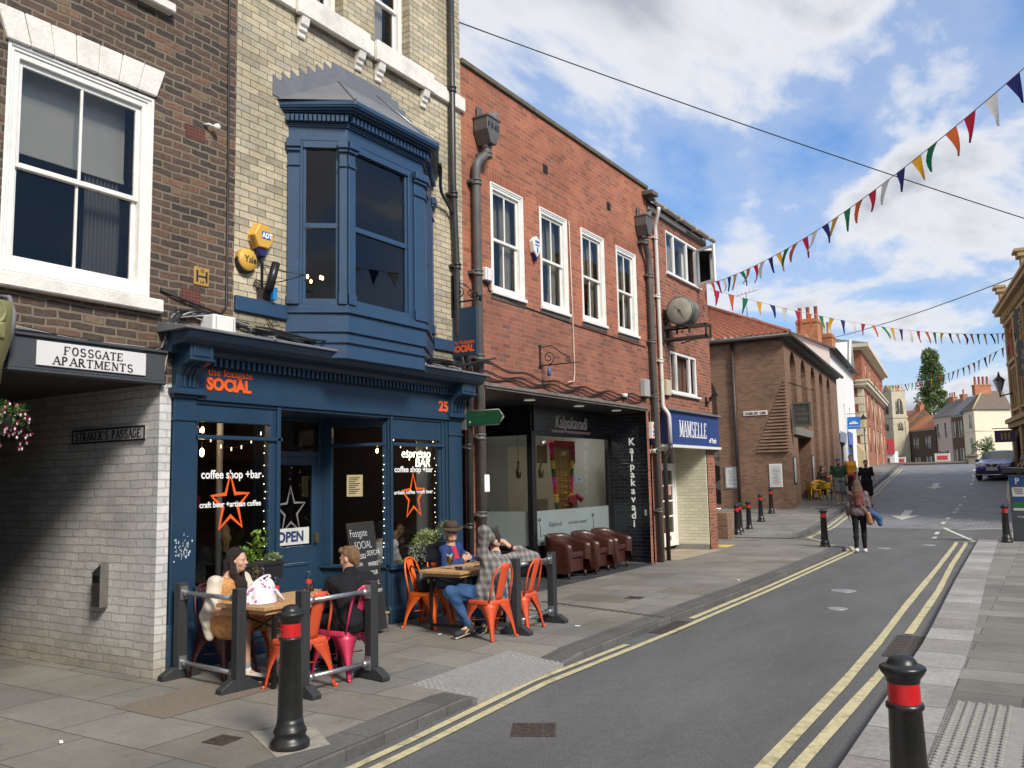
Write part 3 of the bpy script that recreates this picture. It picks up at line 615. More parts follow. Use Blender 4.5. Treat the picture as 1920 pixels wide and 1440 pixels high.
def brown_house():
 root=thing('brick_building','dark brown old brick house over the white passage at the left edge','building',(FX,4.3,0))
 W=MB();W.wall(fac,-3,5.925,2.69,6.0,[(3.6,4.93,3.49,5.42)],.35);W.wall(fac,-3,5.925,6.0,10.5,[(3.6,4.93,6.42,8.3)],.35);W.wall(fac,-3,3.48,0,2.69,[],.3)
 W.quad((FX,-3,10.5),(FX,5.925,10.5),(FX-6,5.925,12.5),(FX-6,-3,12.5));W.quad((FX,5.925,2.69),(FX-8,5.925,2.69),(FX-8,5.925,10.5),(FX,5.925,10.5))
 W.quad((FX,-3,0),(FX,-3,10.5),(FX-8,-3,10.5),(FX-8,-3,0))
 W.build('wall',BROWNB,root)
 P=MB();P.quad((FX-9,5.09,0),(FX,5.09,0),(FX,5.09,2.69),(FX-9,5.09,2.69));P.quad((FX,5.09,0),(FX,5.215,0),(FX,5.215,2.69),(FX,5.09,2.69));P.build('passage_wall',WHITEB,root,label='white painted brick passage wall, flaking at its foot')
 P=MB();P.quad((FX,3.48,0),(FX-9,3.48,0),(FX-9,3.48,2.69),(FX,3.48,2.69));P.quad((FX-9,3.48,0),(FX-9,5.09,0),(FX-9,5.09,2.69),(FX-9,3.48,2.69));P.quad((FX-.02,3.48,2.688),(FX-.02,5.09,2.688),(FX-9,5.09,2.688),(FX-9,3.48,2.688));P.build('passage_lining',M('shade dark passage plaster',(.035,.03,.027),.9,var=.3),root)  # lining colour taken near black to deepen the shade in the passage
 w=sash(root,3.58,4.95,3.47,5.42,zm=4.41,case=.11,sb=.02,bottom=.1,mould=.035)
 b=MB();b.quad((FX-.26,3.72,4.62),(FX-.26,4.82,4.62),(FX-.26,4.82,5.36),(FX-.26,3.72,5.36));b.box(FX-.27,FX-.25,3.72,4.82,4.59,4.63);b.build('blind',BLIND,w)
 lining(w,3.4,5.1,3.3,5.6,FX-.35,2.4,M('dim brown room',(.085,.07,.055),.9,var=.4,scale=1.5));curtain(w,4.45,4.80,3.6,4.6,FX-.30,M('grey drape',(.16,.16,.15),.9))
 s=MB();s.box(FX-.05,FX+.09,3.2,5.05,3.345,3.468);s.build('sill',STONEW,w,bevel=.012)
 l=MB();pts=[(3.56,5.42),(4.96,5.44),(5.05,5.72),(3.46,5.69)]
 for i in range(7):
  t0,t1=i/7,(i+1)/7-.004;q=lambda t:(pts[0][0]+(pts[1][0]-pts[0][0])*t,pts[0][1]+(pts[1][1]-pts[0][1])*t);r=lambda t:(pts[3][0]+(pts[2][0]-pts[3][0])*t,pts[3][1]+(pts[2][1]-pts[3][1])*t)
  l.prism([q(t0),q(t1),r(t1),r(t0)],FX-.04,FX+.035+.004*(i%2),'x')
 l.build('lintel',STONEW,root,bevel=.008)
 w2=sash(root,3.58,4.95,6.43,8.3,case=.11,sb=.02);s=MB();s.box(FX-.05,FX+.10,3.45,5.1,6.33,6.425);s.build('sill',STONEW,w2,bevel=.012);lining(w2,3.4,5.1,6.4,8.4,FX-.35,2)
 b=MB();b.box(FX-.06,FX+.07,3.66,5.09,2.70,2.965);b.box(FX-.06,FX+.095,3.64,5.10,2.965,2.99);b.box(FX-.06,FX+.085,3.65,5.10,2.675,2.70);b.build('fascia_board',M('grey fascia paint',(.055,.06,.066),.5,var=.1,dirt=.1),root,bevel=.006)
 for y0,y1,z0,z1 in((5.30,5.535,5.17,5.31),(5.29,5.52,3.515,3.65)):
  a=MB();ny,nz=6,4;fy,fz=(y1-y0)/ny,(z1-z0)/nz;f=MB()
  f.wall(lambda u,z,d:(FX+.006-d,u,z),y0,y1,z0,z1,[(y0+fy*(i+.3),y0+fy*(i+.7),z0+fz*(j+.28),z0+fz*(j+.72))for i in range(ny)for j in range(nz)],.03);f.box(FX-.02,FX-.016,y0,y1,z0,z1);f.build('air_brick',M('terracotta vent',(.12,.04,.03),.8,var=.2),root)
 return root
brown_house()
def plate(name,label,cat,y0,y1,z0,z1,x,mat,th=.02,bev=.004,group=None):
 t=thing(name,label,cat,(x,(y0+y1)/2,(z0+z1)/2),0,group);MB().box(x-th,x,y0,y1,z0,z1).build('plate',mat,t,bevel=bev);return t
t=plate('name_sign','white name board lettered FOSSGATE APARTMENTS over the passage','sign',3.87,4.875,2.735,2.94,FX+.088,M('white sign enamel',(.66,.65,.64),.35,var=.04),.014)
serif('lettering','FOSSGATE',TXK,t,.068,.54,(FX+.0885,4.10,2.845),(0,1,0),(0,0,1),.15);serif('lettering','APARTMENTS',TXK,t,.068,.73,(FX+.0885,4.01,2.755),(0,1,0),(0,0,1),.15)
t=thing('street_sign','old black framed STRAKERS PASSAGE plate on the white passage wall','sign',(-7.83,5.075,2.2))
MB().box(-8.42,-7.24,5.068,5.088,2.175,2.305).build('plate',M('sign grey',(.40,.395,.375),.5,var=.08,dirt=.3),t,bevel=.01)
f=MB()
for a in((-8.42,-7.24,2.295,2.31),(-8.42,-7.24,2.17,2.185),(-8.42,-8.405,2.185,2.295),(-7.255,-7.24,2.185,2.295)):f.box(a[0],a[1],5.064,5.07,a[2],a[3])
f.build('border',BLACK,t);serif('lettering',"STRAKER'S PASSAGE",TXK,t,.082,1.06,(-8.36,5.0675,2.2),(1,0,0),(0,0,1),.13)
t=thing('wall_ashtray','stainless steel slanted ashtray box on the passage wall','ashtray',(-7.82,5.08,.8))
MB().prism([(-7.90,.6),(-7.76,.6),(-7.76,1.02),(-7.90,.93)],5.0,5.086,'y').build('body',M('brushed steel',(.36,.34,.32),.34,metal=.9,var=.15),t,bevel=.006);MB().box(-7.885,-7.775,4.996,5.0,.84,.9).build('slot',BLACK,t)
t=thing('hydrant_plate','small yellow hydrant plate with black H and numbers 15 and 14','sign',(FX+.02,5.52,3.8))
MB().box(FX,FX+.016,5.43,5.61,3.70,3.885).build('plate',M('hydrant yellow',(.42,.25,.05),.5,var=.2,dirt=.3),t,bevel=.006)
h=MB();h.box(FX+.016,FX+.02,5.455,5.475,3.735,3.85);h.box(FX+.016,FX+.02,5.565,5.585,3.735,3.85);h.box(FX+.016,FX+.0205,5.475,5.565,3.785,3.80);h.build('letter',TXK,t)
text('numerals','15',TXK,t,.05,(FX+.018,5.52,3.835),(0,1,0),(0,0,1),align='CENTER');text('numerals','14',TXK,t,.05,(FX+.018,5.52,3.72),(0,1,0),(0,0,1),align='CENTER')
t=thing('wall_lamp','tiny round white security light above the upper air brick','lamp',(FX,5.62,5.36));mb=MB();mb.tube([(FX,5.52,5.37),(FX+.05,5.54,5.37),(FX+.06,5.6,5.36)],.012);mb.build('arm',WHITE,t);mb=MB();mb.at((FX+.07,5.62,5.36),0,0,R_(90)).lathe([(.03,-.02),(.035,0),(.03,.03),(.004,.034)],n=16);mb.build('head',WHITE,t)
def olive_console():
 t=thing('shopfront_console','olive green carved console bracket of the neighbouring shopfront at the left edge','console',(FX,3.55,2.6))
 O=M('olive paint',(.235,.22,.095),.45,var=.12,bump=.1,dirt=.1);mb=MB()
 mb.prism([(FX,2.55),(FX+.08,2.56),(FX+.10,2.7),(FX+.2,2.86),(FX+.22,3.12),(FX+.2,3.2),(FX,3.24)],3.30,3.60,'y',True);mb.at((FX+.2,3.45,3.10),0,0,R_(90)).lathe([(.11,0),(.11,.02),(.085,.022),(.08,.012),(.05,.03),(.01,.035)],n=18);mb.reset()
 mb.add([(FX+.222,3.36,2.9),(FX+.222,3.54,2.9),(FX+.222,3.54,3.02),(FX+.222,3.36,3.02),(FX+.25,3.45,2.96)],[(0,1,4),(1,2,4),(2,3,4),(3,0,4)]);mb.build('bracket',O,t)
 c=MB();c.tube([(FX+.02,3.61,2.9),(FX+.2,3.61,2.9),(FX+.215,3.61,3.1),(FX+.15,3.60,3.24),(FX+.02,3.58,3.26)],.018);c.build('lead_edge',LEADM,t)
olive_console()
# ------------------------------------------------------------------ cream house with the blue bay
def bayp(o):return[(FX,6.66-o*.7),(-6.56+o,7.08-o*.42),(-6.56+o,8.46+o*.42),(FX,9.30+o*.7)]
def bayprism(mb,o,z0,z1):p=bayp(o);mb.prism(p,z0,z1,'z')
def cream_house():
 root=thing('brick_building','cream brick house with dark blue bay window and stone string course','building',(FX,8,0))
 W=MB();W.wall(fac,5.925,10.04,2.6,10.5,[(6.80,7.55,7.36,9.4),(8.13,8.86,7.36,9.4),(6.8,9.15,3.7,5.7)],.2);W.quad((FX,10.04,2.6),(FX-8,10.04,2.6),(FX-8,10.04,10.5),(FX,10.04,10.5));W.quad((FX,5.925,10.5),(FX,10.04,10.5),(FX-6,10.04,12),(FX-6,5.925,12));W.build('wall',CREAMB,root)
 s=MB();s.box(FX-.03,FX+.055,5.93,10.10,7.14,7.36);s.box(FX+.055,FX+.12,6.70,7.93,7.10,7.375);s.box(FX+.055,FX+.12,8.06,9.26,7.10,7.375);s.build('string_course',STONEW,root,bevel=.012)
 for y in(6.83,7.80,8.18,9.12):
  c=MB();c.prism([(FX,6.86),(FX+.03,6.87),(FX+.035,6.93),(FX+.06,6.94),(FX+.065,6.99),(FX+.09,7.0),(FX+.11,7.098),(FX,7.098)],y-.06,y+.06,'y');c.build('corbel',STONEW,root,bevel=.008)
 for y0,y1,op in((6.80,7.55,0),(8.13,8.86,.0)):
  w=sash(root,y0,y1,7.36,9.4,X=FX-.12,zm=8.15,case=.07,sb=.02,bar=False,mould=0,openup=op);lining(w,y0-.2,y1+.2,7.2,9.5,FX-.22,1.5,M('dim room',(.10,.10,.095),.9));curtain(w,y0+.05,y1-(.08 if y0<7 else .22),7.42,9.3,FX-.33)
 b=MB();bayprism(b,0,3.1,3.39);bayprism(b,.03,3.27,3.295);bayprism(b,.03,3.39,3.60);bayprism(b,.065,3.60,3.645);bayprism(b,.03,3.645,3.70)
 for ya_,yb_ in((5.93,6.64),(9.32,9.99)):MB().box(FX-.02,FX+.04,ya_,yb_,3.52,3.68).build('sill_band',BLUE2,root,bevel=.006)
 bay=b.build('bay_window',BLUE2,root,bevel=.006);b=MB();bayprism(b,.0,5.59,5.80);bayprism(b,.025,5.745,5.765);bayprism(b,.04,5.765,5.785)
 b.build('frieze',BLUE2,bay,bevel=.006)
 c=MB();bayprism(c,.0,5.78,5.87);bayprism(c,.07,5.865,5.89);bayprism(c,.12,5.89,5.905);bayprism(c,.17,5.905,5.925);bayprism(c,.20,5.925,5.945);bayprism(c,.21,5.945,6.0);c.build('cornice',BLUE2,bay,bevel=.008)
 d=MB();P=bayp(.05)
 for a,e,n in((P[0],P[1],14),(P[1],P[2],22),(P[2],P[3],14)):
  ang=math.atan2(e[1]-a[1],e[0]-a[0])
  for i in range(n):
   t=(i+.5)/n;d.at((a[0]+(e[0]-a[0])*t,a[1]+(e[1]-a[1])*t,5.828),ang).box(-.017,.017,-.05,.012,-.036,.036)
 d.reset();d.build('dentils',BLUE2,bay)
 P=bayp(0)
 def along(a,e,t,off=0):
  d=Vector((e[0]-a[0],e[1]-a[1]));n=Vector((d.y,-d.x)).normalized();return(a[0]+d.x*t+n.x*off,a[1]+d.y*t+n.y*off)
 def post(mb,a,e,t0,t1,z0,z1,o0,o1):
  q=[along(a,e,t0,o0),along(a,e,t1,o0),along(a,e,t1,o1),along(a,e,t0,o1)]
  mb.prism([q[0],q[1],q[2],q[3]],z0,z1,'z')if False else mb.prism(q[::-1]if o1>o0 else q,z0,z1,'z')
 for k,(a,e,sp)in enumerate(((P[0],P[1],(.0,.20,.25,.86,.87,1.0)),(P[1],P[2],(0,.075,.10,.80,.86,1.0)),(P[2],P[3],(0,.16,.24,.72,.82,1.0)))):
  f=MB();p0,p1,g0,g1,p2,p3=sp
  for lo,hi in((p0,p1),(p2,p3)):
   post(f,a,e,lo,hi,3.70,5.59,-.10,.03);post(f,a,e,lo-.006,hi+.006,3.70,3.82,.03,.05)
   post(f,a,e,lo-.006,hi+.006,5.28,5.31,.03,.05);post(f,a,e,lo-.012,hi+.012,5.45,5.49,.03,.06);post(f,a,e,lo-.02,hi+.02,5.49,5.58,.03,.085)
  post(f,a,e,p1,g0,3.70,5.59,-.10,.0);post(f,a,e,g1,p2,3.70,5.59,-.10,.0)
  post(f,a,e,g0,g1,3.70,3.77,-.10,.005);post(f,a,e,g0,g1,5.51,5.59,-.10,.0);zm=4.61
  post(f,a,e,g0,g1,zm-.03,zm+.03,-.08,-.02);w=.035/max(.3,math.hypot(e[0]-a[0],e[1]-a[1]))
  for g in(g0,g1-w):post(f,a,e,g,g+w,3.77,5.51,-.08,-.025)
  f.build('bay_light',BLUE2,bay,bevel=.004)
  q=MB();u,v=along(a,e,g0,-.05),along(a,e,g1,-.05);q.quad((*u,3.77),(*v,3.77),(*v,5.51),(*u,5.51));q.build('pane',GLASS,bay)
 r=MB();z=6.003;A,B,C,D=[(p[0],p[1],z)for p in bayp(.20)];A=(FX,6.47,z);D=(FX,9.5,z);W1,W2,W3=(FX+.02,7.46,6.58),(FX+.02,8.44,6.58),(FX+.02,8.9,6.34)
 r.add([A,B,C,D,W1,W2,W3],[(0,1,4),(1,5,4),(1,2,5),(2,6,5),(2,3,6)],False)
 fl=[(6.42,6.03),(6.42,6.22)];n=7
 for i in range(n):y=6.42+i*.132;zt=6.24+i*.079;fl+=[(y+.002,zt+.03),(y+.132,zt-.02)]
 fl+=[(7.35,6.80),(8.44,6.80)]
 for i in range(7):y=8.45+i*.145;zt=6.78-.078*(i+1);fl+=[(y,zt+.05),(y+.143,zt+.05)]
 fl+=[(9.47,6.05)]
 r.prism(fl[::-1]if True else fl,FX+.012,FX+.002,'x');rf=r.build('bay_roof',LEADM,bay)
 [MB().tube([p_,q_],.019,6).build('lead_roll',LEADM,bay)for p_,q_ in((B,W1),(C,W2))]
 t_=MB();t_.tube([(FX+.10,8.05,6.62),(-6.42,8.36,6.06)],.012,8);t_.build('metal_rod',GALV,bay)
 lining(bay,6.75,9.2,3.5,5.8,FX-.02,3.0,M('bay room',(.05,.047,.043),.9,var=.4,scale=1.5));curtain(bay,8.22,8.36,3.75,5.5,-6.70,M('bay curtain',(.30,.29,.25),.9),folds=3,amp=.015)
 ch=MB()
 for k in range(5):a=k*1.256;ch.ball((FX-.9+.14*math.cos(a),7.95+.14*math.sin(a),4.36+.03*(k%2)),(.016,.016,.028),8,6)
 ch.build('chandelier_bulb',M('candle bulb',(.9,.6,.3),emit=(1,.55,.2,5)),bay)
 return root
cream_house()
# ------------------------------------------------------------------ blue shopfront
SKINX={}
def shopfront():
 root=thing('shopfront','dark blue timber coffee bar front lettered the fossgate SOCIAL','shopfront',(FX,7.6,0))
 for y0,y1 in((5.215,5.50),(9.62,9.95)):
  p=MB();p.box(FX-.25,FX+.02,y0+.015,y1-.015,.42,2.60);p.box(FX-.25,FX+.05,y0,y1,0,.40);p.prism([(FX-.2,.40),(FX+.05,.40),(FX+.02,.46),(FX-.2,.46)],y0,y1,'y')
  p.box(FX-.2,FX+.035,y0,y1,2.35,2.38);p.box(FX-.2,FX+.05,y0-.015,y1+.015,2.57,2.60);p.box(FX-.2,FX+.09,y0-.04,y1+.06,2.60,2.66);p.build('pilaster',BLUE,root,bevel=.006)
  d=MB();n=8
  for i in range(n):y=y0+.03+(y1-y0-.06)*i/(n-1);d.box(FX+.02,FX+.024,y-.006,y+.006,2.405,2.417);d.box(FX+.02,FX+.024,y-.006,y+.006,2.50,2.512)
  d.build('studs',BLUE2,root)
  c=MB();prof=[(FX-.05,2.66),(FX+.06,2.66),(FX+.075,2.78),(FX+.13,2.86),(FX+.26,2.90),(FX+.27,2.92),(FX+.27,3.10),(FX-.05,3.10)]
  c.prism(prof,y0+.0,y1-.02,'y',False);c.box(FX+.27,FX+.285,y0-.01,y1-.01,2.905,2.925)
  for a in(y0+.07,(y0+y1)/2-.012,y1-.11):c.prism([(FX+.06,2.66),(FX+.085,2.67),(FX+.095,2.78),(FX+.145,2.85),(FX+.265,2.885),(FX+.2,2.9),(FX+.05,2.9)],a,a+.025,'y')
  for a in((y0+.03,y0+.05),(y1-.07,y1-.05)):c.box(FX+.27,FX+.282,a[0],a[1],2.945,3.07)
  c.box(FX+.27,FX+.282,y0+.05,y1-.07,2.945,2.965);c.box(FX+.27,FX+.282,y0+.05,y1-.07,3.05,3.07);c.build('console',BLUE,root,bevel=.006)
 f=MB();f.box(FX-.10,FX+.03,5.48,9.64,2.62,3.02);f.box(FX-.3,FX+.05,5.48,9.64,2.56,2.625);f.box(FX-.28,FX+.02,5.48,9.64,2.525,2.56);f.build('fascia',BLUE,root,bevel=.006)
 c=MB();c.prism([(FX-.02,2.98),(FX+.10,2.98),(FX+.13,3.03),(FX+.13,3.04),(FX+.31,3.06),(FX+.36,3.10),(FX+.40,3.15),(FX+.40,3.17),(FX-.02,3.17)],5.10,10.02,'y');c.build('cornice',BLUE,root,bevel=.004)
 d=MB()
 for i in range(58):y=5.6+i*.07;d.box(FX+.08,FX+.12,y,y+.035,2.90,2.975)
 d.box(FX+.02,FX+.08,5.5,9.64,2.90,2.98);d.build('dentils',BLUE,root)
 l=MB();random.seed(5)
 l.prism([(FX-.02,3.172),(FX+.43,3.172),(FX+.43,3.195),(FX+.40,3.205),(FX-.02,3.27)],5.04,10.08,'y')
 for y in(6.1,7.05,7.9,8.6,9.35):l.tube([(FX,y,3.28),(FX+.2,y+.02,3.245),(FX+.41,y,3.215),(FX+.435,y,3.18)],.018,6)
 l.build('lead_cover',LEADM,root,bevel=.004)
 w=MB()
 w.box(FX-.09,FX+.0,6.44,6.58,0,2.56);w.box(FX-.0,FX+.03,6.52,6.57,.72,2.56);w.box(FX-.06,FX+.03,5.50,6.60,2.185,2.225);w.box(FX-.07,FX+.0,5.50,6.44,2.355,2.53)
 w.box(FX-.08,FX+.05,5.50,6.60,.72,.77);w.box(FX-.08,FX+.0,5.50,6.44,0,.72);w.box(FX,FX+.02,5.50,6.60,.18,.24);w.box(FX-.06,FX+.0,5.50,5.53,.77,2.36)
 for a in((5.56,5.60,.28,.66),(6.36,6.40,.28,.66),(5.60,6.36,.28,.32),(5.60,6.36,.62,.66)):w.box(FX,FX+.015,*a)
 wf0=w.build('window_frame',BLUE,root,bevel=.006);w=MB()
 w.box(FX-.08,FX+.0,8.37,8.44,0,2.56);w.box(FX-.0,FX+.035,8.385,8.425,.70,2.56);w.box(FX-.06,FX+.04,8.44,9.50,2.185,2.225);w.box(FX-.07,FX+.0,8.44,9.44,2.27,2.53);w.box(FX-.08,FX+.0,9.44,9.62,0,2.56);w.box(FX,FX+.02,9.47,9.52,.7,2.53);w.box(FX,FX+.02,9.56,9.60,.1,2.53)
 w.box(FX-.08,FX+.05,8.37,9.62,.68,.72);w.box(FX-.08,FX+.0,8.44,9.44,0,.68);w.prism([(FX,.0),(FX+.03,.0),(FX+.03,.17),(FX,.22)],8.37,9.62,'y');w.box(FX-.05,FX+.06,8.36,9.62,.655,.68)
 A,B=Vector((FX-.04,8.38)),Vector((-7.9,8.06));dd=(B-A).normalized();nn=Vector((-dd.y,dd.x));nn=nn if nn.y<0 else-nn
 def sp(t0,t1,z0,z1,o0,o1):
  mb=w
  q=[A+dd*t0+nn*o0,A+dd*t1+nn*o0,A+dd*t1+nn*o1,A+dd*t0+nn*o1];mb.prism([tuple(p)for p in q],z0,z1,'z')
 LS=(B-A).length
 sp(0,LS,0,.68,-.06,0);sp(0,LS,.68,.72,-.06,.05);sp(0,LS,.0,.2,0,.03);sp(LS-.14,LS,.72,2.56,-.06,.02);sp(0,LS,2.185,2.225,-.05,.03);sp(0,LS,2.43,2.56,-.05,.0);sp(0,.05,.72,2.5,-.05,.02)
 wf=w.build('window_frame',BLUE,root,bevel=.006)
 x=FX-.04;a,b=A+dd*.05-nn*.02,A+dd*(LS-.14)-nn*.02;panes(wf0,GLASSD,((x,5.5,.77),(x,6.44,.77),(x,6.44,2.36),(x,5.5,2.36)));panes(wf,GLASSD,((x,8.44,.72),(x,9.44,.72),(x,9.44,2.28),(x,8.44,2.28)),((a.x,a.y,.72),(b.x,b.y,.72),(b.x,b.y,2.43),(a.x,a.y,2.43)))
 D=MB();X=-7.9
 D.box(X-.05,X,7.12,8.02,.16,.98);D.box(X-.05,X,7.12,7.22,.98,2.06);D.box(X-.05,X,7.90,8.02,.98,2.06);D.box(X-.05,X,7.22,7.90,1.96,2.06)
 for a in((7.24,7.28,.28,.78),(7.84,7.88,.28,.78),(7.28,7.84,.28,.32),(7.28,7.84,.74,.78)):D.box(X,X+.012,*a)
 D.box(X-.06,X+.01,8.02,8.10,0,2.56);D.box(X-.06,X+.01,7.0,7.12,0,2.56);D.box(X-.06,X+.01,7.12,8.02,2.06,2.13);D.box(X-.06,X+.0,7.12,8.02,2.5,2.56)
 dr=D.build('door',BLUE,root,bevel=.005);panes(dr,GLASSD,((X-.02,7.22,.98),(X-.02,7.9,.98),(X-.02,7.9,1.96),(X-.02,7.22,1.96)),((X-.02,7.12,2.13),(X-.02,8.02,2.13),(X-.02,8.02,2.5),(X-.02,7.12,2.5)))
 MB().box(X,X+.05,7.93,7.96,1.0,1.12).build('handle',M('brass',(.35,.25,.1),.35,metal=.9),dr)
 s=MB();s.box(X,FX+.0,6.60,8.36,.0,.135);s.build('doorstep',M('grey step',(.18,.18,.19),.7,var=.2,dirt=.3),root,bevel=.006);s=MB();s.box(X,FX+.02,6.60,8.36,.136,.16);s.build('doorstep_board',M('raw step board',(.42,.30,.16),.7,var=.2,stretch=(8,1,1)),root,bevel=.004)
 e=MB();e.quad((FX-.09,6.58,0),(-7.9,7.0,0),(-7.9,7.0,2.56),(FX-.09,6.58,2.56));e.quad((FX-.1,6.58,2.55),(FX-.1,8.37,2.55),(-7.9,8.06,2.55),(-7.9,7.0,2.55));e.build('lobby_lining',BLUE,root)
 r=MB();a,b=FX-.14,-12.5
 r.quad((b,5.25,0),(b,10,0),(b,10,2.6),(b,5.25,2.6));r.quad((a,5.25,0),(b,5.25,0),(b,5.25,2.6),(a,5.25,2.6));r.quad((a,10,0),(b,10,0),(b,10,2.6),(a,10,2.6));r.quad((a,5.25,2.6),(b,5.25,2.6),(b,10,2.6),(a,10,2.6));r.quad((a,5.25,.05),(b,5.25,.05),(b,10,.05),(a,10,.05))
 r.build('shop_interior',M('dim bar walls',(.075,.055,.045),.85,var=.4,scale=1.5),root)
 k=MB();k.box(FX-.12,FX-.5,5.5,6.44,.66,.70);k.box(FX-.12,FX-.42,8.46,9.44,.66,.70);k.build('window_shelf',M('shelf board',(.30,.19,.09),.6,var=.25,stretch=(8,1,8)),root)
 k=MB();k.tube([(FX-.6,6.28,0),(FX-.6,6.28,2.6)],.035,10);k.build('column',M('grey column',(.20,.20,.20),.5),root)
 k=MB();k.box(-8.6,-8.56,6.3,6.75,1.45,1.62);k.build('red_panel',M('red board',(.35,.02,.03),.6),root)
 k=MB();k.box(FX-.30,FX-.28,9.30,9.62,.72,2.28);k.build('grey_reflection_panel',M('reflection grey',(.22,.22,.215),.7,var=.1),root)  # grey panel stands in for the reflection seen in the right window
 for(y,z,x,s_)in((5.68,2.27,-.5,1),(6.05,2.32,-.6,1.3),(5.64,2.155,-.55,.9),(5.85,2.07,-.35,1.7),(8.62,2.14,-.4,1.2),(7.95,2.0,-1.6,.9),(5.9,2.42,-.9,.7)):
  q=MB();q.ball((FX+x,y,z),(.014*s_,.014*s_,.026*s_),10,8);bulb=q.build('bulb',M('warm bulb',(1,.7,.35),emit=(1,.52,.16,14)),root);c_=MB();c_.tube([(FX+x,y,z+.02*s_),(FX+x,y,2.6)],.003,5);c_.build('flex',CABLE,bulb)
 for y in(6.0,9.0):q=MB();q.ball((FX-.42,y,2.50),(.05,.05,.05),10,8);q.build('added_fill_bulb',M('added fill bulb',(1,.8,.5),emit=(1,.74,.45,45)),root)  # bulbs added out of view behind the fascia to light the customers
 q=MB();q.ball((FX-.62,5.98,2.345),(.03,.03,.02),10,6);q.build('red_lamp',M('red lamp',(.8,.02,.02),emit=(1,.02,.03,3)),root)
 V=(0,1,0);Z=(0,0,1)
 text('lettering','SOCIAL',ORANGE,root,.165,(FX+.031,5.585,2.675),V,Z,.008,bold=.008,width=.56)
 text('lettering','the fossgate',ORANGE,root,.105,(FX+.031,5.60,2.815),V,Z,.006,bold=.001,width=.56)
 text('numerals','25',ORANGE,root,.19,(FX+.031,9.38,2.68),V,Z,.008,bold=.006,width=.21)
 gx=FX-.037
 text('lettering','coffee shop\u207abar' if False else 'coffee shop +bar',TXW,root,.118,(gx,5.60,1.80),V,Z,.001,bold=.002,width=.76);text('lettering','craft beer +artisan coffee',TXW,root,.08,(gx+.002,5.585,1.515),V,Z,.001,bold=.0015,width=.77)
 text('lettering','coffee shop +bar',TXW,root,.105,(gx,8.53,1.855),V,Z,.001,bold=.002,width=.80);text('lettering','artisan coffee +craft beer',TXW,root,.068,(gx+.002,8.52,1.575),V,Z,.001,bold=.001,width=.80)
 NEON=M('neon tube',(.95,.95,.7),emit=(.95,1.,.66,2.0));text('neon_lettering','espresso',NEON,root,.17,(FX-.07,8.72,2.045),V,Z,.002,bold=-.001,width=.60,shear=.12);text('neon_lettering','BAR',NEON,root,.17,(FX-.07,9.0,1.925),V,Z,.002,bold=-.001,width=.31,shear=.12)
 def star(cy,cz,s,x,mat,w=.16,dirx=None,full=True):
  mb=MB();P=[]
  for i in range(10):
   a=math.pi/2-i*math.pi/5+.03;rr=s*(1 if i%2==0 else .45);P.append((math.cos(a)*rr,math.sin(a)*rr*1.22))
  for i in range(10):
   p,q=Vector(P[i]),Vector(P[(i+1)%10]);wdt=s*w;a_,b_=p*(1-wdt/p.length),q*(1-wdt/q.length)
   if not full and i in(5,6,7):continue
   mb.quad((x,cy+p.x,cz+p.y),(x,cy+q.x,cz+q.y),(x,cy+b_.x,cz+b_.y),(x,cy+a_.x,cz+a_.y))
  mb.build('star',mat,root)
 star(5.96,1.545,.262,gx+.001,ORANGE);star(8.91,1.535,.262,gx+.001,ORANGE,.14);star(7.56,1.40,.26,-7.915,M('grey star',(.16,.16,.17),.5),.12)
 o=MB();o.box(-7.915,-7.91,7.30,7.86,1.0,1.20);o.build('open_sign',M('open card',(.55,.57,.54),.6),root);text('open_lettering','OPEN',M('navy',(.02,.03,.12),.5),root,.17,(-7.9075,7.335,1.04),V,Z,.001,bold=.006,sx=.98)
 m0=A+dd*.52+nn*.0;m1=A+dd*.31+nn*.0;q=MB();q.quad((m0.x,m0.y-.004,1.56),(m1.x,m1.y-.004,1.56),(m1.x,m1.y-.004,1.83),(m0.x,m0.y-.004,1.83));q.build('menu_card',M('buff card',(.52,.44,.24),.7,var=.12,scale=20),root)
 q=MB();rd=(m1-m0).normalized()
 for i in range(9):z=1.79-i*.024;p=m0+rd*.03;e_=m0+rd*(.18-.03*(i%3));q.quad((p.x,p.y-.007,z),(e_.x,e_.y-.007,z),(e_.x,e_.y-.007,z+.008),(p.x,p.y-.007,z+.008))
 q.build('menu_print',TXK,root)
 q=MB();random.seed(2);FL=M('fairy light',(1,.9,.7),emit=(1,.8,.5,2.0));wire=MB()
 for(y,zt,zb)in((6.41,2.3,.85),(8.33,2.1,.8),(8.46,2.15,1.0),(9.40,2.1,.9)):
  wire.tube([(FX-.055,y+.01*math.sin(k*2.1),zb+(zt-zb)*k/16)for k in range(17)],.003,5)
  for k in range(15):q.ball((FX-.05,y+random.uniform(-.02,.02),zb+(zt-zb)*(k+random.random()*.6)/15),.006,6,4)
 for y0,y1 in((5.52,6.42),(8.46,9.42)):
  wire.tube([(FX-.05,y0+(y1-y0)*k/14,2.33-.22*math.sin(math.pi*k/14))for k in range(15)],.003,5)
  for k in range(1,14,2):q.box(FX-.05,FX-.045,y0+(y1-y0)*k/14-.004,y0+(y1-y0)*k/14+.004,2.30-.22*math.sin(math.pi*k/14),2.335-.22*math.sin(math.pi*k/14))
 wire.build('light_wire',CABLE,root);q.build('fairy_lights',FL,root)
 q=MB();random.seed(8)
 for k in range(46):y=5.28+random.gauss(.07,.05);z=1.12+random.gauss(0,.055);q.box(FX+.021,FX+.0215,y,y+.004+random.random()*.012,z,z+.006+random.random()*.03)
 q.build('scratch_mark',M('scratched paint',(.45,.5,.55),.7),root)
shopfront()
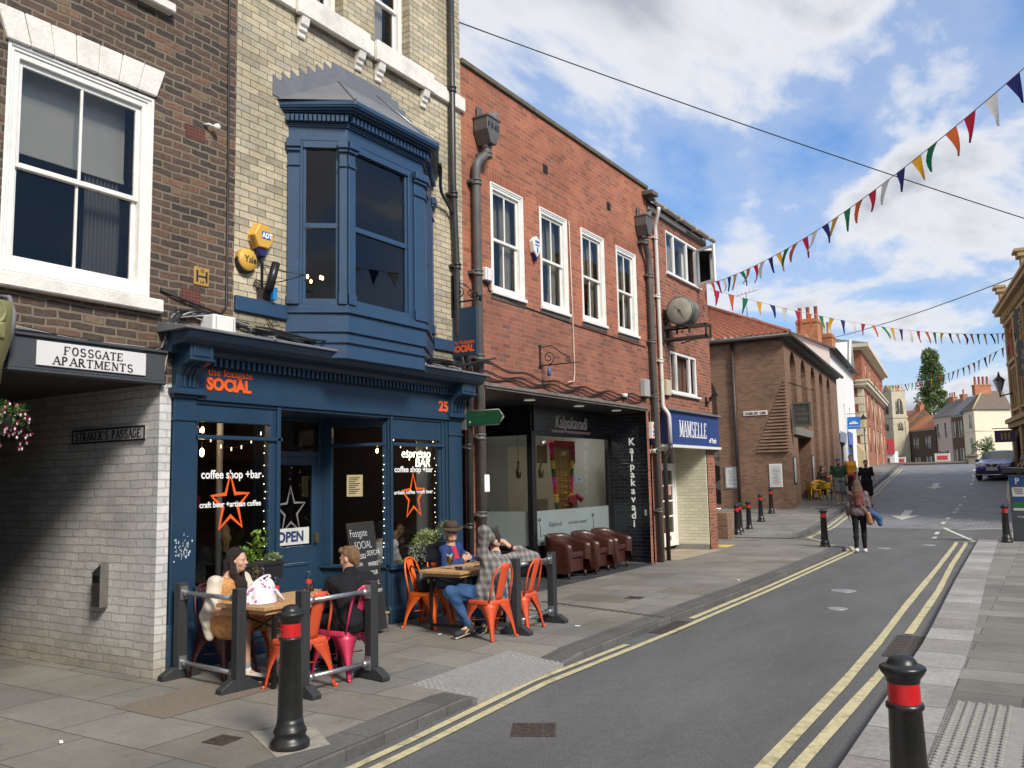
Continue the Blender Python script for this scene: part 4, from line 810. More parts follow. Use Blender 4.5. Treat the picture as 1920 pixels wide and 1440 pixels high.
# ------------------------------------------------------------------ red brick house with the restaurant
def red_house():
 root=thing('brick_building','flat topped orange red brick building with four white sash windows over a black restaurant front','building',(FX,13.5,0))
 wins=[(10.79,11.76),(12.29,13.26),(13.79,14.75),(15.29,16.24)]
 W=MB();W.wall(fac,10.04,16.94,3.10,7.90,[(a,b,4.56,6.31)for a,b in wins],.2);W.wall(fac,10.04,10.56,0,3.10,[],.2);W.wall(fac,16.50,17.22,0,3.10,[],.2)
 W.quad((FX,10.56,0),(FX-1,10.56,0),(FX-1,10.56,3.1),(FX,10.56,3.1));W.quad((FX,17.22,0),(FX-.75,17.22,0),(FX-.75,17.22,3.1),(FX,17.22,3.1))
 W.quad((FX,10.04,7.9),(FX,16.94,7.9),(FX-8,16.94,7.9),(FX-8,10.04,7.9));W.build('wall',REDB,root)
 c=MB();c.box(FX-.25,FX+.045,10.05,16.98,7.905,7.99);c.build('coping',M('weathered coping',(.115,.10,.07),.9,var=.35,scale=8,bump=.3),root,bevel=.01)
 for i,(a,b)in enumerate(wins):
  w=sash(root,a,b,4.56,6.31,case=.10,sb=.01,mould=.035,bottom=.085);s=MB();s.box(FX-.05,FX+.05,a-.02,b+.02,4.545,4.60);s.build('sill',CREAMW,w,bevel=.005)
  lining(w,a-.1,b+.1,4.4,6.4,FX-.2,1.8,M('pale room',(.30,.28,.22),.9,var=.2));curtain(w,a+.1,a+(.30 if i%2 else .22),4.66,6.2,FX-.21,folds=4);curtain(w,b-.44+.04*i,b-.1,4.66,6.2,FX-.21,M('olive curtain',(.40,.37,.27),.9),folds=5);curtain(w,a+.1,b-.1,5.5-.06*i,6.2,FX-.23,M('olive blind',(.33,.30,.22),.9),folds=1,amp=.004,name='blind')
  if i==2:q=MB();q.ball((FX-.2,a+.27,4.80),(.04,.05,.10));q.ball((FX-.2,a+.27,4.92),.035);q.build('ornament',M('china',(.35,.18,.16),.4),w)
  l=MB();l.box(FX-.0,FX+.004,a-.08,b+.08,6.312,6.54);l.build('soldier_course',SOLDIER,root)
  l=MB();l.box(FX,FX+.012,a-.03,b+.03,4.468,4.545);l.build('sill_course',M('dark tile sill',(.09,.075,.06),.8,var=.5,scale=25,bump=.4),root)
 for y in(12.54,15.03):v=MB();v.box(FX,FX+.008,y-.08,y+.08,6.95,7.11);[v.box(FX+.008,FX+.02,y-.07,y+.07,6.965+k*.028,6.975+k*.028)for k in range(5)];v.build('wall_vent',M('vent slate',(.05,.045,.04),.8,var=.3),root)
 b=MB();b.box(FX-.9,FX+.02,10.56,16.5,3.08,3.115);b.box(FX-.02,FX+.045,10.50,16.56,3.115,3.165);b.build('shop_beam',M('weathered beam',(.16,.14,.12),.8,var=.3),root,bevel=.004)
 return root
red_house()
def restaurant():
 root=thing('restaurant_front','black tiled restaurant shopfront lettered Kalpakavadi set back under the red brick wall','shopfront',(-7.9,13.6,0))
 K=M('black gloss paint',(.012,.012,.014),.3,var=.2);X=-8.0
 t=MB();t.box(X-.02,X+.07,13.42,16.62,.02,.50);t.prism([(X+.07,13.42),(X-1.8,13.36),(X-1.8,13.5),(X,13.55)],.02,.50,'z');t.build('tile_plinth',BLACKT,root)
 t=MB();t.box(X-.05,FX-.0,16.62,16.7,0,3.08);t.build('tile_return',BLACKT,root)
 f=MB();f.box(X-.04,X+.05,13.42,16.62,.50,.545);f.box(X-.05,X+.06,13.36,13.50,.50,2.60);f.box(X-.04,X+.04,16.52,16.62,.5,2.6);f.box(X-.04,X+.05,13.42,16.62,2.53,2.60);f.prism([(X+.04,13.40),(X-1.8,13.34),(X-1.8,13.42),(X+.04,13.48)],.5,.545,'z');f.prism([(X+.04,13.40),(X-1.8,13.34),(X-1.8,13.42),(X+.04,13.48)],2.53,2.6,'z');f.box(X-1.86,X-1.78,13.3,13.44,0,2.6)
 f.build('window_frame',K,root,bevel=.004)
 s=MB();s.box(X-.04,X+.03,13.42,16.62,2.60,3.08);s.prism([(X+.03,13.40),(X-2,13.33),(X-2,13.42),(X+.03,13.50)],2.60,3.08,'z');s.build('fascia',BLACKT,root)
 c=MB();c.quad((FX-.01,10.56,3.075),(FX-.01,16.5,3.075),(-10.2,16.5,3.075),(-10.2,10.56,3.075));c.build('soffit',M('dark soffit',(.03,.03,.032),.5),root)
 for y,x in((10.95,-7.5),(12.5,-7.45),(14.2,-7.4),(15.7,-7.35)):q=MB();q.lathe([(.10,0),(.09,.012)],(x,y,3.055),16);q.build('downlight',M('downlight glass',(.5,.5,.48),.4,emit=(1,.95,.85,.12)),root)
 bk=MB();bk.quad((-10.2,10.56,0),(-10.2,13.4,0),(-10.2,13.4,3.07),(-10.2,10.56,3.07));bk.quad((FX-.3,10.562,0),(-10.2,10.562,0),(-10.2,10.562,3.07),(FX-.3,10.562,3.07));bk.build('entrance_lining',M('entrance dark',(.025,.024,.024),.6),root)
 panes(root,GLASSD,((X,13.5,.545),(X,16.52,.545),(X,16.52,2.53),(X,13.5,2.53)),((X-.02,13.41,.545),(X-1.8,13.37,.545),(X-1.8,13.37,2.53),(X-.02,13.41,2.53)))
 FRO=glass_mat('frosted band',refl=.6,rough=.25,body=.62,bcol=(.30,.37,.37));panes(root,FRO,((X+.008,13.5,.55),(X+.008,16.52,.55),(X+.008,16.52,1.16),(X+.008,13.5,1.16)),((X-.02,13.40,.55),(X-1.78,13.36,.55),(X-1.78,13.36,1.16),(X-.02,13.40,1.16)),name='frosted_band')
 r=MB();a,b=X-.05,-13.5;y0,y1=13.45,16.6
 r.quad((b,y0-.02,.02),(b,y1+1.5,.02),(b,y1+1.5,2.8),(b,y0-.02,2.8));r.quad((a,y1-.0,.02),(-10,y1+.8,.02),(-10,y1+.8,2.8),(a,y1-.0,2.8));r.quad((-10,y1+.8,.02),(b,y1+1.5,.02),(b,y1+1.5,2.8),(-10,y1+.8,2.8));r.quad((a,y0,2.8),(b,y0,2.8),(b,y1+1.5,2.8),(a,y1,2.8));r.quad((a,y0,.02),(b,y0,.02),(b,y1+1.5,.02),(a,y1,.02))
 r.build('dining_room',M('pale dining room',(.40,.42,.39),.8,var=.12,scale=1),root)
 q=MB();q.box(-11.2,-11.1,13.5,15.2,.02,2.1);q.build('stone_wall',M('brown stone wall',(.09,.055,.04),.9,var=.5,scale=3,bump=.5),root)
 q=MB();q.box(-10.4,-10.3,15.3,15.36,1.35,1.75);q.build('wall_light',M('wall light',(.9,.8,.5),emit=(1,.75,.4,4)),root)
 for x,y in((-9.0,14.6),(-9.0,16.0),(-10.8,15.6)):q=MB();q.lathe([(.16,0),(.15,-.03),(.0,-.035)],(x,y,2.79),16);q.build('added_ceiling_lamp',M('added ceiling lamp',(.9,.9,.85),emit=(1,.93,.82,16)),root)  # unseen lamps added to brighten the dining room
 G=M('gold cloth',(.30,.17,.035),.45,metal=.3,var=.35,scale=30,bump=.4);q=MB();cx,cy,zt,zb=X-.55,15.55,2.42,.95
 def outline(v):return .42*(1-.50*v**1.1)
 n=14;q.grid(lambda u,v:(cx+.05*math.cos((u-.5)*2.6),cy+outline(v)*(u*2-1),zt+(zb-zt)*v-.06*math.sin(math.pi*u)*v),12,n);h=q.build('gold_hanging',G,root,solid=.02)
 st=MB();random.seed(4)
 for v in range(1,12):
  for u in(-.62,-.2,0,.2,.62):
   st.ball((cx+.085,cy+u*outline(v/12)*.9,zt+(zb-zt)*v/12),.022 if abs(u)!=.2 else .012,8,6)
 st.build('boss',M('gold boss',(.75,.5,.14),.25,metal=.9),h)
 cols=[M('garland magenta',(.5,.02,.18),.7),M('garland red',(.45,.02,.02),.7),M('garland yellow',(.6,.42,.03),.7),M('garland green',(.03,.08,.03),.7)]
 gm=MB()
 for s_ in(-1,1):
  for k in range(26):gm.mi=(k//3)%4;v=k/26;gm.ball((cx+.03,cy+s_*(outline(v)+.03),zt+(zb-zt)*v),.05,8,5)
 gm.mi=0;gm.build('garland',cols,h);q=MB();q.box(cx-.05,cx+.09,cy-.44,cy+.44,2.38,2.50);q.build('red_valance',cols[1],h)
 for z0,z1,ys in((2.05,2.4,(14.95,16.15)),(.95,1.35,(14.95,16.2))):
  for y in ys:q=MB();q.box(cx-.12,cx-.1,y-.2,y+.2,z0,z1);q.build('lattice_panel',M('lattice',(.12,.09,.05),.6,var=.5,scale=30),root)
 fl=MB();random.seed(6)
 for k in range(16):fl.ball((X-.32+random.gauss(0,.04),15.72+random.gauss(0,.13),1.3+random.gauss(0,.05)),.045,8,6)
 fl.build('flower_bunch',M('red roses',(.42,.03,.05),.7,var=.4,scale=20),root)
 for y,x in((13.8,-8.5),(14.2,-8.25)):
  p=MB();p.tube([(x,y,2.8),(x,y,2.0)],.006,5);p.lathe([(.02,0),(.05,.03),(.055,.14),(.03,.19),(.015,.28),(.035,.3),(.01,.34)],(x,y,1.75),12);p.build('brass_lantern',M('old brass',(.16,.12,.06),.4,metal=.8),root)
 q=MB();q.box(X-.012,X-.01,15.18,15.42,1.66,1.78);q.build('open_card',M('card pale',(.5,.55,.6),.6),root);text('open_lettering','OPEN',TXK,root,.08,(X-.008,15.2,1.69),(0,1,0),(0,0,1),.0005,sx=.8)
 S=M('silver lettering',(.62,.57,.50),.45);V=(0,1,0);Z=(0,0,1)
 text('lettering','Kalpakavadi',S,root,.34,(X+.032,14.30,2.70),V,Z,.008,bold=.003,width=1.30,shear=.08)
 q=MB();q.box(X+.03,X+.036,14.15,14.62,2.605,2.655);q.box(X+.03,X+.036,14.72,15.75,2.605,2.655);q.build('name_strip',M('bronze strip',(.38,.27,.2),.4),root)
 for i,ch in enumerate('Kalpakavadi'):text('lettering',ch,TXW,root,.21,(-7.46+.012*i*0,16.615,2.40-i*.168),(1,0,0),Z,.003,bold=.004,align='CENTER',sx=1.0)
 q=MB();q.box(-7.22,-7.17,16.612,16.616,.95,1.07);q.build('sticker',TXW,root)
 text('etched_lettering','Kalpakavadi',M('etched grey',(.06,.075,.075),.6),root,.13,(X+.012,14.0,.86),V,Z,.0005,sx=.8,shear=.1);text('etched_lettering','Kalpakavadi',MATS['etched grey'],root,.16,(-9.3,13.345,.80),(1,0.03,0),Z,.0005,sx=.8,shear=.1);text('etched_lettering','South Indian restaurant',MATS['etched grey'],root,.09,(X+.012,14.75,.87),V,Z,.0005,sx=.9)
 q=MB()
 for cy_ in(13.72,15.85):
  q.tube([(X+.012,cy_+.12*math.cos(a),.68+.05*math.sin(a*1.7))for a in[k*.3 for k in range(12)]],.008,5);q.tube([(X+.012,cy_-.05,.70),(X+.012,cy_-.03,.85),(X+.012,cy_-.08,.95)],.008,5);q.ball((X+.012,cy_-.06,1.0),(.004,.06,.035),8,6)
 q.build('emblem',MATS['etched grey'],root)
restaurant()
def tub_chair():
 root=thing('tub_chair','brown leather tub chair','armchair',(0,0,0));Lm=M('brown leather',(.052,.017,.013),.32,var=.22,scale=8,bump=.15,bscale=60,spec=.5)
 b=MB();b.box(-.26,.20,-.27,.27,.10,.33);b.build('base',Lm,root,bevel=.02,seg=2)
 s=MB();s.box(-.20,.24,-.235,.235,.335,.44);s.build('seat_cushion',Lm,root,bevel=.035,seg=3)
 def shell(u,v):
  a=(u-.5)*2;ang=a*2.0;r=.36
  x=-.02-r*math.cos(ang)if abs(ang)<math.pi/2 else-.02+(abs(ang)-math.pi/2)*.78
  y=r*math.sin(ang)if abs(ang)<math.pi/2 else math.copysign(r,ang)
  top=.74-.17*max(0,(abs(a)-.45)/.55)**1.4
  return(x,y,.09+(top-.09)*v)
 w=MB();n=28;vs=[];fs=[];rows=[]
 for i in range(n+1):
  u=i/n;o0=shell(u,0);o1=shell(u,1);cx,cy=-.02,0
  def inn(p,t=.085):
   ang=(u-.5)*4.0
   if abs(ang)<math.pi/2:d=Vector((-math.cos(ang),math.sin(ang)))
   else:d=Vector((0,math.copysign(1,ang)))
   return(p[0]-d.x*t,p[1]-d.y*t)
  ib=inn(o0);it=inn(o1);om=(o1[0],o1[1],o1[2]-.05);mid=((o1[0]+it[0])/2,(o1[1]+it[1])/2,o1[2]+.012);im=(it[0],it[1],o1[2]-.05)
  rows.append([o0,om,(o1[0]*.86+it[0]*.14,o1[1]*.86+it[1]*.14,o1[2]-.008),mid,(o1[0]*.14+it[0]*.86,o1[1]*.14+it[1]*.86,o1[2]-.008),im,(ib[0],ib[1],.3)])
 m=len(rows[0]);vs=[p for r in rows for p in r]
 for i in range(n):
  for j in range(m-1):fs.append((i*m+j,(i+1)*m+j,(i+1)*m+j+1,i*m+j+1))
 fs+=[tuple(range(m)),tuple(n*m+j for j in range(m))[::-1]]
 w.add(vs,fs,True);w.build('backrest',Lm,root)
 for x,y in((.22,.28),(.22,-.28),(-.27,.2),(-.27,-.2)):
  l=MB();l.lathe([(.022,0),(.032,.1)],(x,y,0),8);l.build('leg',M('dark wood leg',(.03,.015,.01),.5),root)
 return root
proto=tub_chair();lab=['brown leather tub chair nearest the corner post of the restaurant window','brown leather tub chair standing between two matching ones','brown leather tub chair beside the black lettered tile wall']
for i,(x,y,a)in enumerate(((-7.50,13.72,-.06),(-7.45,14.60,.04),(-7.47,15.46,.02))):
 o=proto if i==0 else copy_tree(proto);o.location=(x,y,.005);o.rotation_euler.z=a;o['label']=lab[i];o['group']='leather tub chairs outside the restaurant'
# ------------------------------------------------------------------ Mamselle house
def mamselle():
 root=thing('brick_building','narrow mottled brick house over the blue MAMSELLE shop','building',(FX,18.8,0))
 W=MB();W.wall(fac,16.96,20.6,3.1,7.62,[(17.97,20.0,6.28,7.28),(17.95,19.62,3.58,4.52)],.18);W.wall(fac,16.96,17.3,0,3.1,[],.1)if False else None
 W.wall(fac,20.06,20.6,0,3.1,[],.2);W.quad((FX,20.6,0),(FX-9,20.6,0),(FX-9,20.6,7.62),(FX,20.6,7.62));W.quad((FX,16.96,7.0),(FX-9,16.96,7.0),(FX-9,16.96,8.2),(FX,16.96,7.7));W.build('wall',REDB2,root)
 r=MB();r.quad((FX+.12,16.85,7.68),(FX+.12,20.72,7.68),(FX-4.5,20.72,9.3),(FX-4.5,16.85,9.3));r.quad((FX-4.5,16.85,9.3),(FX-4.5,20.72,9.3),(FX-9,20.72,7.6),(FX-9,16.85,7.6));r.build('roof',M('mossy roof tile',(.10,.075,.06),.9,var=.4,scale=8,bump=.4),root,solid=.08)
 g=MB();g.box(FX,FX+.03,16.95,20.62,7.44,7.6);g.build('fascia_board',M('old bargeboard',(.15,.13,.11),.8,var=.3),root)
 V=M('upvc white',(.78,.78,.76),.35,var=.03)
 def casement(y0,y1,z0,z1,ms,name='casement_window'):
  f=MB();xa,xb=FX-.09,FX-.01;c=.06
  f.box(xa,xb,y0,y0+c,z0,z1);f.box(xa,xb,y1-c,y1,z0,z1);f.box(xa,xb,y0+c,y1-c,z0,z0+c);f.box(xa,xb,y0+c,y1-c,z1-c,z1)
  for m in ms:f.box(xa,xb,m-.035,m+.035,z0+c,z1-c)
  w=f.build(name,V,root,bevel=.005);s=MB();s.box(FX-.03,FX+.07,y0-.06,y1+.06,z0-.05,z0-.003);s.build('sill',V,w,bevel=.004);lining(w,y0-.1,y1+.1,z0-.1,z1+.1,FX-.18,1.8,M('blueish room',(.16,.17,.18),.9));return w
 w=casement(17.97,20.0,6.28,7.28,(18.48,19.32));p=MB();p.quad((FX-.05,18.03,6.34),(FX-.05,19.3,6.34),(FX-.05,19.3,7.22),(FX-.05,18.03,7.22));p.build('pane',GLASS,w);curtain(w,18.6,19.0,6.35,7.1,FX-.25);curtain(w,18.0,18.3,6.35,7.2,FX-.25);curtain(w,19.3,19.6,6.35,7.2,FX-.22)
 L_=MB();L_.at((FX+.0,19.97,0),R_(62));a=.62
 for q in((-a,-a+.06,6.33,7.23),(-.06,0,6.33,7.23),(-a+.06,-.06,6.33,6.39),(-a+.06,-.06,7.17,7.23)):L_.box(-.03,.03,q[0],q[1],q[2],q[3])
 L_.reset();lf=L_.build('open_casement',V,w,bevel=.004);G=MB();G.at((FX,19.97,0),R_(62)).quad((0,-a+.06,6.39),(0,-.06,6.39),(0,-.06,7.17),(0,-a+.06,7.17));G.reset();G.build('casement_pane',glass_mat('tinted pane',tint=(.75,.7,.65),refl=1.6),w)
 w=casement(17.95,19.62,3.58,4.52,(18.36,19.2));p=MB();p.quad((FX-.05,18.0,3.63),(FX-.05,19.57,3.63),(FX-.05,19.57,4.47),(FX-.05,18.0,4.47));p.build('pane',GLASS,w);curtain(w,18.0,19.5,3.62,4.45,FX-.25,M('salmon curtain',(.42,.24,.17),.9))
 s=MB();s.box(FX-.02,FX+.13,17.32,20.64,2.42,3.14);NAVY=M('navy sign panel',srgb(44,66,122),.45,var=.12,scale=2,dirt=.06);sg=s.build('shop_sign',NAVY,root,bevel=.006)
 s=MB();s.box(FX-.02,FX+.16,17.30,20.67,2.36,2.418);s.build('sign_edge',WHITE,sg);s=MB();s.box(FX-.02,FX+.2,17.30,20.68,3.142,3.19);s.build('lead_cover',LEADM,sg,bevel=.006)
 serif('lettering','MAMSELLE',TXW,sg,.36,1.72,(FX+.131,18.02,2.60),(0,1,0),(0,0,1),.095,gap=.30);text('small_lettering','of York',TXW,sg,.16,(FX+.131,19.9,2.51),(0,1,0),(0,0,1),.004,bold=.004)
 MB().box(-7.95,FX-.02,20.0,20.06,.12,2.42).build('cream_wall',CREAMT,root);MB().box(-7.95,-7.9,17.22,18.1,.1,.75).build('cream_riser',CREAMT,root);s=MB();s.box(-7.92,FX-.01,19.985,20.0,0,.13);s.build('grey_plinth',M('grey plinth',(.22,.22,.21),.7,var=.15),root)
 d=MB();X=-7.86;yD=19.12
 d.box(X-.05,X+.02,17.3,17.36,.75,2.4);d.box(X-.05,X+.02,18.98,19.06,0,2.42);d.box(X-.05,X+.05,17.3,19.0,.70,.78)
 for z in(1.35,1.75):d.box(X-.04,X+.0,17.36,18.98,z-.02,z+.02)
 for y in(18.1,18.55):d.box(X-.04,X+.005,y-.025,y+.025,.78,2.4)
 d.box(X-.05,X+.02,17.3,19.9,2.34,2.42);wf=d.build('shop_window_frame',CREAMW,root,bevel=.005);p=MB();p.quad((X-.02,17.36,.78),(X-.02,18.98,.78),(X-.02,18.98,2.34),(X-.02,17.36,2.34));p.build('pane',GLASSD,wf)
 d=MB();d.box(X-.05,X,19.06,19.16,.1,1.98);d.box(X-.05,X,19.82,19.93,.1,1.98);d.box(X-.05,X,19.16,19.82,.1,.42);d.box(X-.05,X,19.16,19.82,1.88,1.98);d.box(X-.045,X-.005,19.47,19.51,.42,1.88);d.box(X-.05,X+.02,19.06,19.93,1.98,2.05)
 for z in(.80,1.16,1.52):d.box(X-.045,X-.005,19.16,19.47,z-.02,z+.02);d.box(X-.045,X-.005,19.51,19.82,z-.02,z+.02)
 d.box(X-.04,X,19.46,19.5,2.05,2.34);d.box(X-.06,X+.03,19.93,19.99,.1,2.42);dr=d.build('door',CREAMW,root,bevel=.005);p=MB();p.quad((X-.02,19.16,.42),(X-.02,19.82,.42),(X-.02,19.82,2.34),(X-.02,19.16,2.34));p.build('door_pane',GLASSD,dr);q=MB();q.box(X,X+.012,19.4,19.58,.24,.34);q.build('letter_plate',M('brass dull',(.3,.22,.12),.4,metal=.7),dr);q=MB();q.box(X-.01,X-.006,19.56,19.72,1.3,1.55);q.build('notice',M('pink notice',(.6,.3,.28),.6),dr)
 lining(root,17.25,20.0,.05,2.5,X-.06,3,M('shop cream room',(.32,.30,.24),.9),'shop_interior');c=MB();c.quad((FX-.02,17.22,2.415),(FX-.02,20.06,2.415),(-7.95,20.06,2.415),(-7.95,17.22,2.415));c.build('soffit',M('pale soffit',(.4,.39,.36),.7),root)
mamselle()
# ------------------------------------------------------------------ pipes, signs and boxes on the terrace
def pipe(name,label,path,r,mat,collars=(),hopper=None,group=None,mat2=None,zsplit=None):
 t=thing(name,label,'drainpipe',path[-1],0,group)
 def smooth(P,k=5):
  out=[Vector(P[0])]
  for i in range(1,len(P)-1):
   a,b,c=Vector(P[i-1]),Vector(P[i]),Vector(P[i+1]);d=min(.12,(a-b).length*.45,(c-b).length*.45);p0=b+(a-b).normalized()*d;p1=b+(c-b).normalized()*d
   out+=[p0*(1-s)**2+b*2*s*(1-s)+p1*s*s for s in[j/k for j in range(k+1)]]
  return out+[Vector(P[-1])]
 m=MB();m.tube(smooth(path),r,12);m.build('pipe',mat,t)
 for(x,y,z)in collars:
  c=MB();c.lathe([(r+.004,-.045),(r+.018,-.04),(r+.018,-.02),(r+.008,-.015),(r+.008,.015),(r+.018,.02),(r+.018,.04),(r+.004,.045)],(x,y,z),14);c.box(FX,x,y-.05-r,y+.05+r,z-.02,z+.02);c.build('collar',mat2 or mat,t)
 if hopper:
  x,y,z=hopper;h=MB();a=.17
  h.prism([(y-a,z+.22),(y-a,z),(y-.07,z-.20),(y+.07,z-.20),(y+a,z),(y+a,z+.22)],FX+.015,FX+.27,'x');h.box(FX+.01,FX+.285,y-a-.015,y+a+.015,z+.19,z+.225);h.lathe([(.075,-.25),(.075,-.2)],(x,y,z),12)
  h.add([(FX+.02,y-.1,z+.22),(FX+.02,y+.04,z+.22),(FX+.02,y+.03,z+.42),(FX+.02,y-.1,z+.42),(FX+.05,y-.1,z+.22),(FX+.05,y+.04,z+.22),(FX+.05,y+.03,z+.42),(FX+.05,y-.1,z+.42)],[(0,1,2,3),(7,6,5,4),(0,4,5,1),(1,5,6,2),(2,6,7,3),(3,7,4,0)])
  h.add([(FX+.1,y+.0,z+.2),(FX+.25,y+.12,z+.2),(FX+.27,y+.15,z+.36),(FX+.1,y-.02,z+.30),(FX+.12,y+.0,z+.2),(FX+.26,y+.10,z+.2),(FX+.28,y+.13,z+.36),(FX+.12,y-.03,z+.30)],[(0,1,2,3),(7,6,5,4),(0,4,5,1),(1,5,6,2),(2,6,7,3),(3,7,4,0)])
  ho=h.build('hopper_head',mat,t,bevel=.006)
 return t
px=FX+.075
pipe('drainpipe','black downpipe running down the cream house at its right corner',[(px,9.74,10.6),(px,9.72,6),(px,9.78,4.9),(px,9.80,3.7),(px+.03,9.95,3.5),(px+.03,10.02,3.3),(px,10.02,0)],.047,M('black drainpipe',(.03,.028,.028),.4,var=.2),[(px,9.73,7.35),(px,9.73,5.78),(px,9.79,4.75),(px,10.02,2.2),(px,10.02,1.1)])
pipe('drainpipe','short black pipe from the bay cornice to the black downpipe',[(-6.75,9.10,6.0),(-6.78,9.16,5.95),(-6.9,9.3,5.7),(px,9.62,5.58),(px,9.7,5.5)],.022,MATS['black drainpipe'])
t=pipe('drainpipe','grey iron downpipe with a dated hopper head left of the four sash windows',[(FX+.14,10.52,6.75),(FX+.14,10.52,6.62),(px+.03,10.28,6.42),(px+.02,10.28,6.2),(px+.02,10.30,0)],.066,GREYI,[(FX+.14,10.52,6.6),(px+.02,10.28,6.12),(px+.02,10.28,4.75),(px+.02,10.29,3.5),(px+.02,10.29,2.35),(px+.02,10.3,1.25)],(FX+.14,10.52,6.95))
text('date_lettering','F S 62',BLACK,t,.12,(FX+.272,10.36,6.98),(0,1,0),(0,0,1),.006)
for y,z in((10.38,1.68),):
 m=MB();m.box(px+.06,px+.095,y-.10,y+.02,z-.12,z+.13);m.build('sticker',TXW,t,bevel=.01)
pipe('drainpipe','grey iron downpipe with a hopper head right of the four sash windows',[(FX+.14,16.46,6.75),(FX+.14,16.46,6.62),(px+.02,16.72,6.3),(px+.02,16.74,6.0),(px+.02,16.80,0)],.062,GREYI,[(FX+.14,16.46,6.6),(px+.02,16.74,5.95),(px+.02,16.76,4.55),(px+.02,16.78,3.4),(px+.02,16.8,2.3),(px+.02,16.8,1.05)],(FX+.14,16.44,6.93))
WP=M('white plastic pipe',(.62,.60,.56),.4,var=.08,dirt=.15)
t=pipe('drainpipe','white plastic downpipe turning black below the MAMSELLE sign',[(-6.85,17.12,7.52),(-6.87,17.13,7.42),(px-.01,17.22,7.15),(px-.01,17.24,7),(px-.01,17.27,3.2),(px+.12,17.27,3.05),(px+.13,17.27,2.42)],.042,WP,[(px-.01,17.24,6.9),(px-.01,17.25,5.6),(px-.01,17.26,4.2)])
m=MB();m.tube([(px+.13,17.27,2.42),(px+.13,17.25,2.3),(px-.0,17.24,2.1),(px-.0,17.24,0)],.045,12);m.build('lower_pipe',MATS['black drainpipe'],t)
def gutter():
 t=thing('gutter','pale half round gutter with white fascia along the narrow brick house','gutter',(-6.88,18.8,7.6));m=MB();n=10
 ar=[(-6.88+.065*math.cos(math.pi+math.pi*i/n),7.62+.065*math.sin(math.pi+math.pi*i/n))for i in range(n+1)];br=[(-6.88+.052*math.cos(2*math.pi-math.pi*i/n),7.62+.052*math.sin(2*math.pi-math.pi*i/n))for i in range(n+1)]
 m.prism(ar+br,16.9,20.78,'y');m.build('trough',M('old white gutter',(.42,.40,.36),.6,var=.25,dirt=.5),t);b=MB()
 for y in(17.4,18.4,19.4,20.3):b.box(-6.95,-6.81,y-.03,y+.03,7.545,7.64)
 b.build('bracket',MATS['old white gutter'],t);b=MB();b.box(FX+.03,FX+.045,16.95,19.2,7.47,7.53);b.build('white_strip',WHITE,t)
 b=MB();b.box(-7.1,-6.82,16.70,17.05,7.72,7.80);b.build('end_cap',M('weathered coping',(.1,.1,.1)),t)
gutter()
def scroll(mb,c,r0,r1,a0,turns,plane,w=.009):
 P=[]
 for i in range(28):
  s=i/27;a=a0+turns*2*math.pi*s;r=r0+(r1-r0)*s;u,v=r*math.cos(a),r*math.sin(a);P.append((c[0]+u*plane[0],c[1]+u*plane[1],c[2]+v))
 mb.tube(P,w,6)
def hanging_sign():
 t=thing('hanging_sign','blue hanging board lettered the fossgate SOCIAL on a black scrolled bracket','sign',(FX,9.78,4.2))
 b=MB();b.box(FX,FX+.02,9.74,9.82,4.02,4.62);b.tube([(FX,9.78,4.23),(-6.58,9.78,4.23)],.013,6);b.box(-6.60,-6.57,9.765,9.795,4.2,4.28)
 for c,r in(((FX+.12,9.78,4.38),.08),((FX+.30,9.78,4.33),.055),((FX+.40,9.78,4.30),.04)):scroll(b,c,r,.015,-1.57,1.4,(1,0))
 b.tube([(FX+.02,9.78,4.6),(FX+.1,9.78,4.52),(FX+.22,9.78,4.46),(FX+.34,9.78,4.36),(-6.6,9.78,4.26)],.008,6);b.tube([(-7.03,9.78,4.23),(-7.03,9.78,4.14)],.006,5);b.tube([(-6.70,9.78,4.23),(-6.70,9.78,4.14)],.006,5);b.build('bracket',BLACK,t)
 m=MB();m.box(-7.10,-6.65,9.765,9.795,3.455,4.14);m.build('board',BLUE,t,bevel=.004)
 text('lettering','SOCIAL',ORANGE,t,.128,(-7.065,9.764,3.515),(1,0,0),(0,0,1),.002,bold=.006,width=.37);text('lettering','the fossgate',ORANGE,t,.082,(-7.06,9.764,3.625),(1,0,0),(0,0,1),.002,width=.37)
hanging_sign()
def finger_sign():
 t=thing('finger_sign','green arrow shaped direction sign between the blue front and the grey pipe','sign',(-7.05,9.97,2.6));G=M('green sign enamel',(.012,.075,.03),.35,var=.1)
 m=MB();m.prism([(-7.0,2.50),(-6.44,2.50),(-6.37,2.595),(-6.44,2.69),(-7.0,2.69)],9.955,9.985,'y');m.build('blade',G,t)
 f=MB()
 for a,b in(((-7.0,2.495),(-6.44,2.495)),((-6.44,2.495),(-6.362,2.595)),((-6.362,2.595),(-6.44,2.695)),((-6.44,2.695),(-7.0,2.695))):f.tube([(a[0],9.97,a[1]),(b[0],9.97,b[1])],.013,6)
 f.box(-7.06,-6.98,9.94,10.0,2.44,2.76);f.box(FX,-7.0,9.95,9.99,2.47,2.5);f.box(FX,-7.0,9.95,9.99,2.68,2.71);f.build('frame',M('zinc frame',(.2,.2,.19),.5,metal=.4),t)
 text('arrow_mark','A',TXW,t,.05,(-6.93,9.954,2.53),(1,0,0),(0,0,1),.001);text('faded_lettering','faded line',M('faded green',(.02,.11,.05),.5),t,.05,(-6.85,9.954,2.62),(1,0,0),(0,0,1),.0008);text('faded_lettering','worn lettering',MATS['faded green'],t,.05,(-6.87,9.954,2.54),(1,0,0),(0,0,1),.0008)
finger_sign()
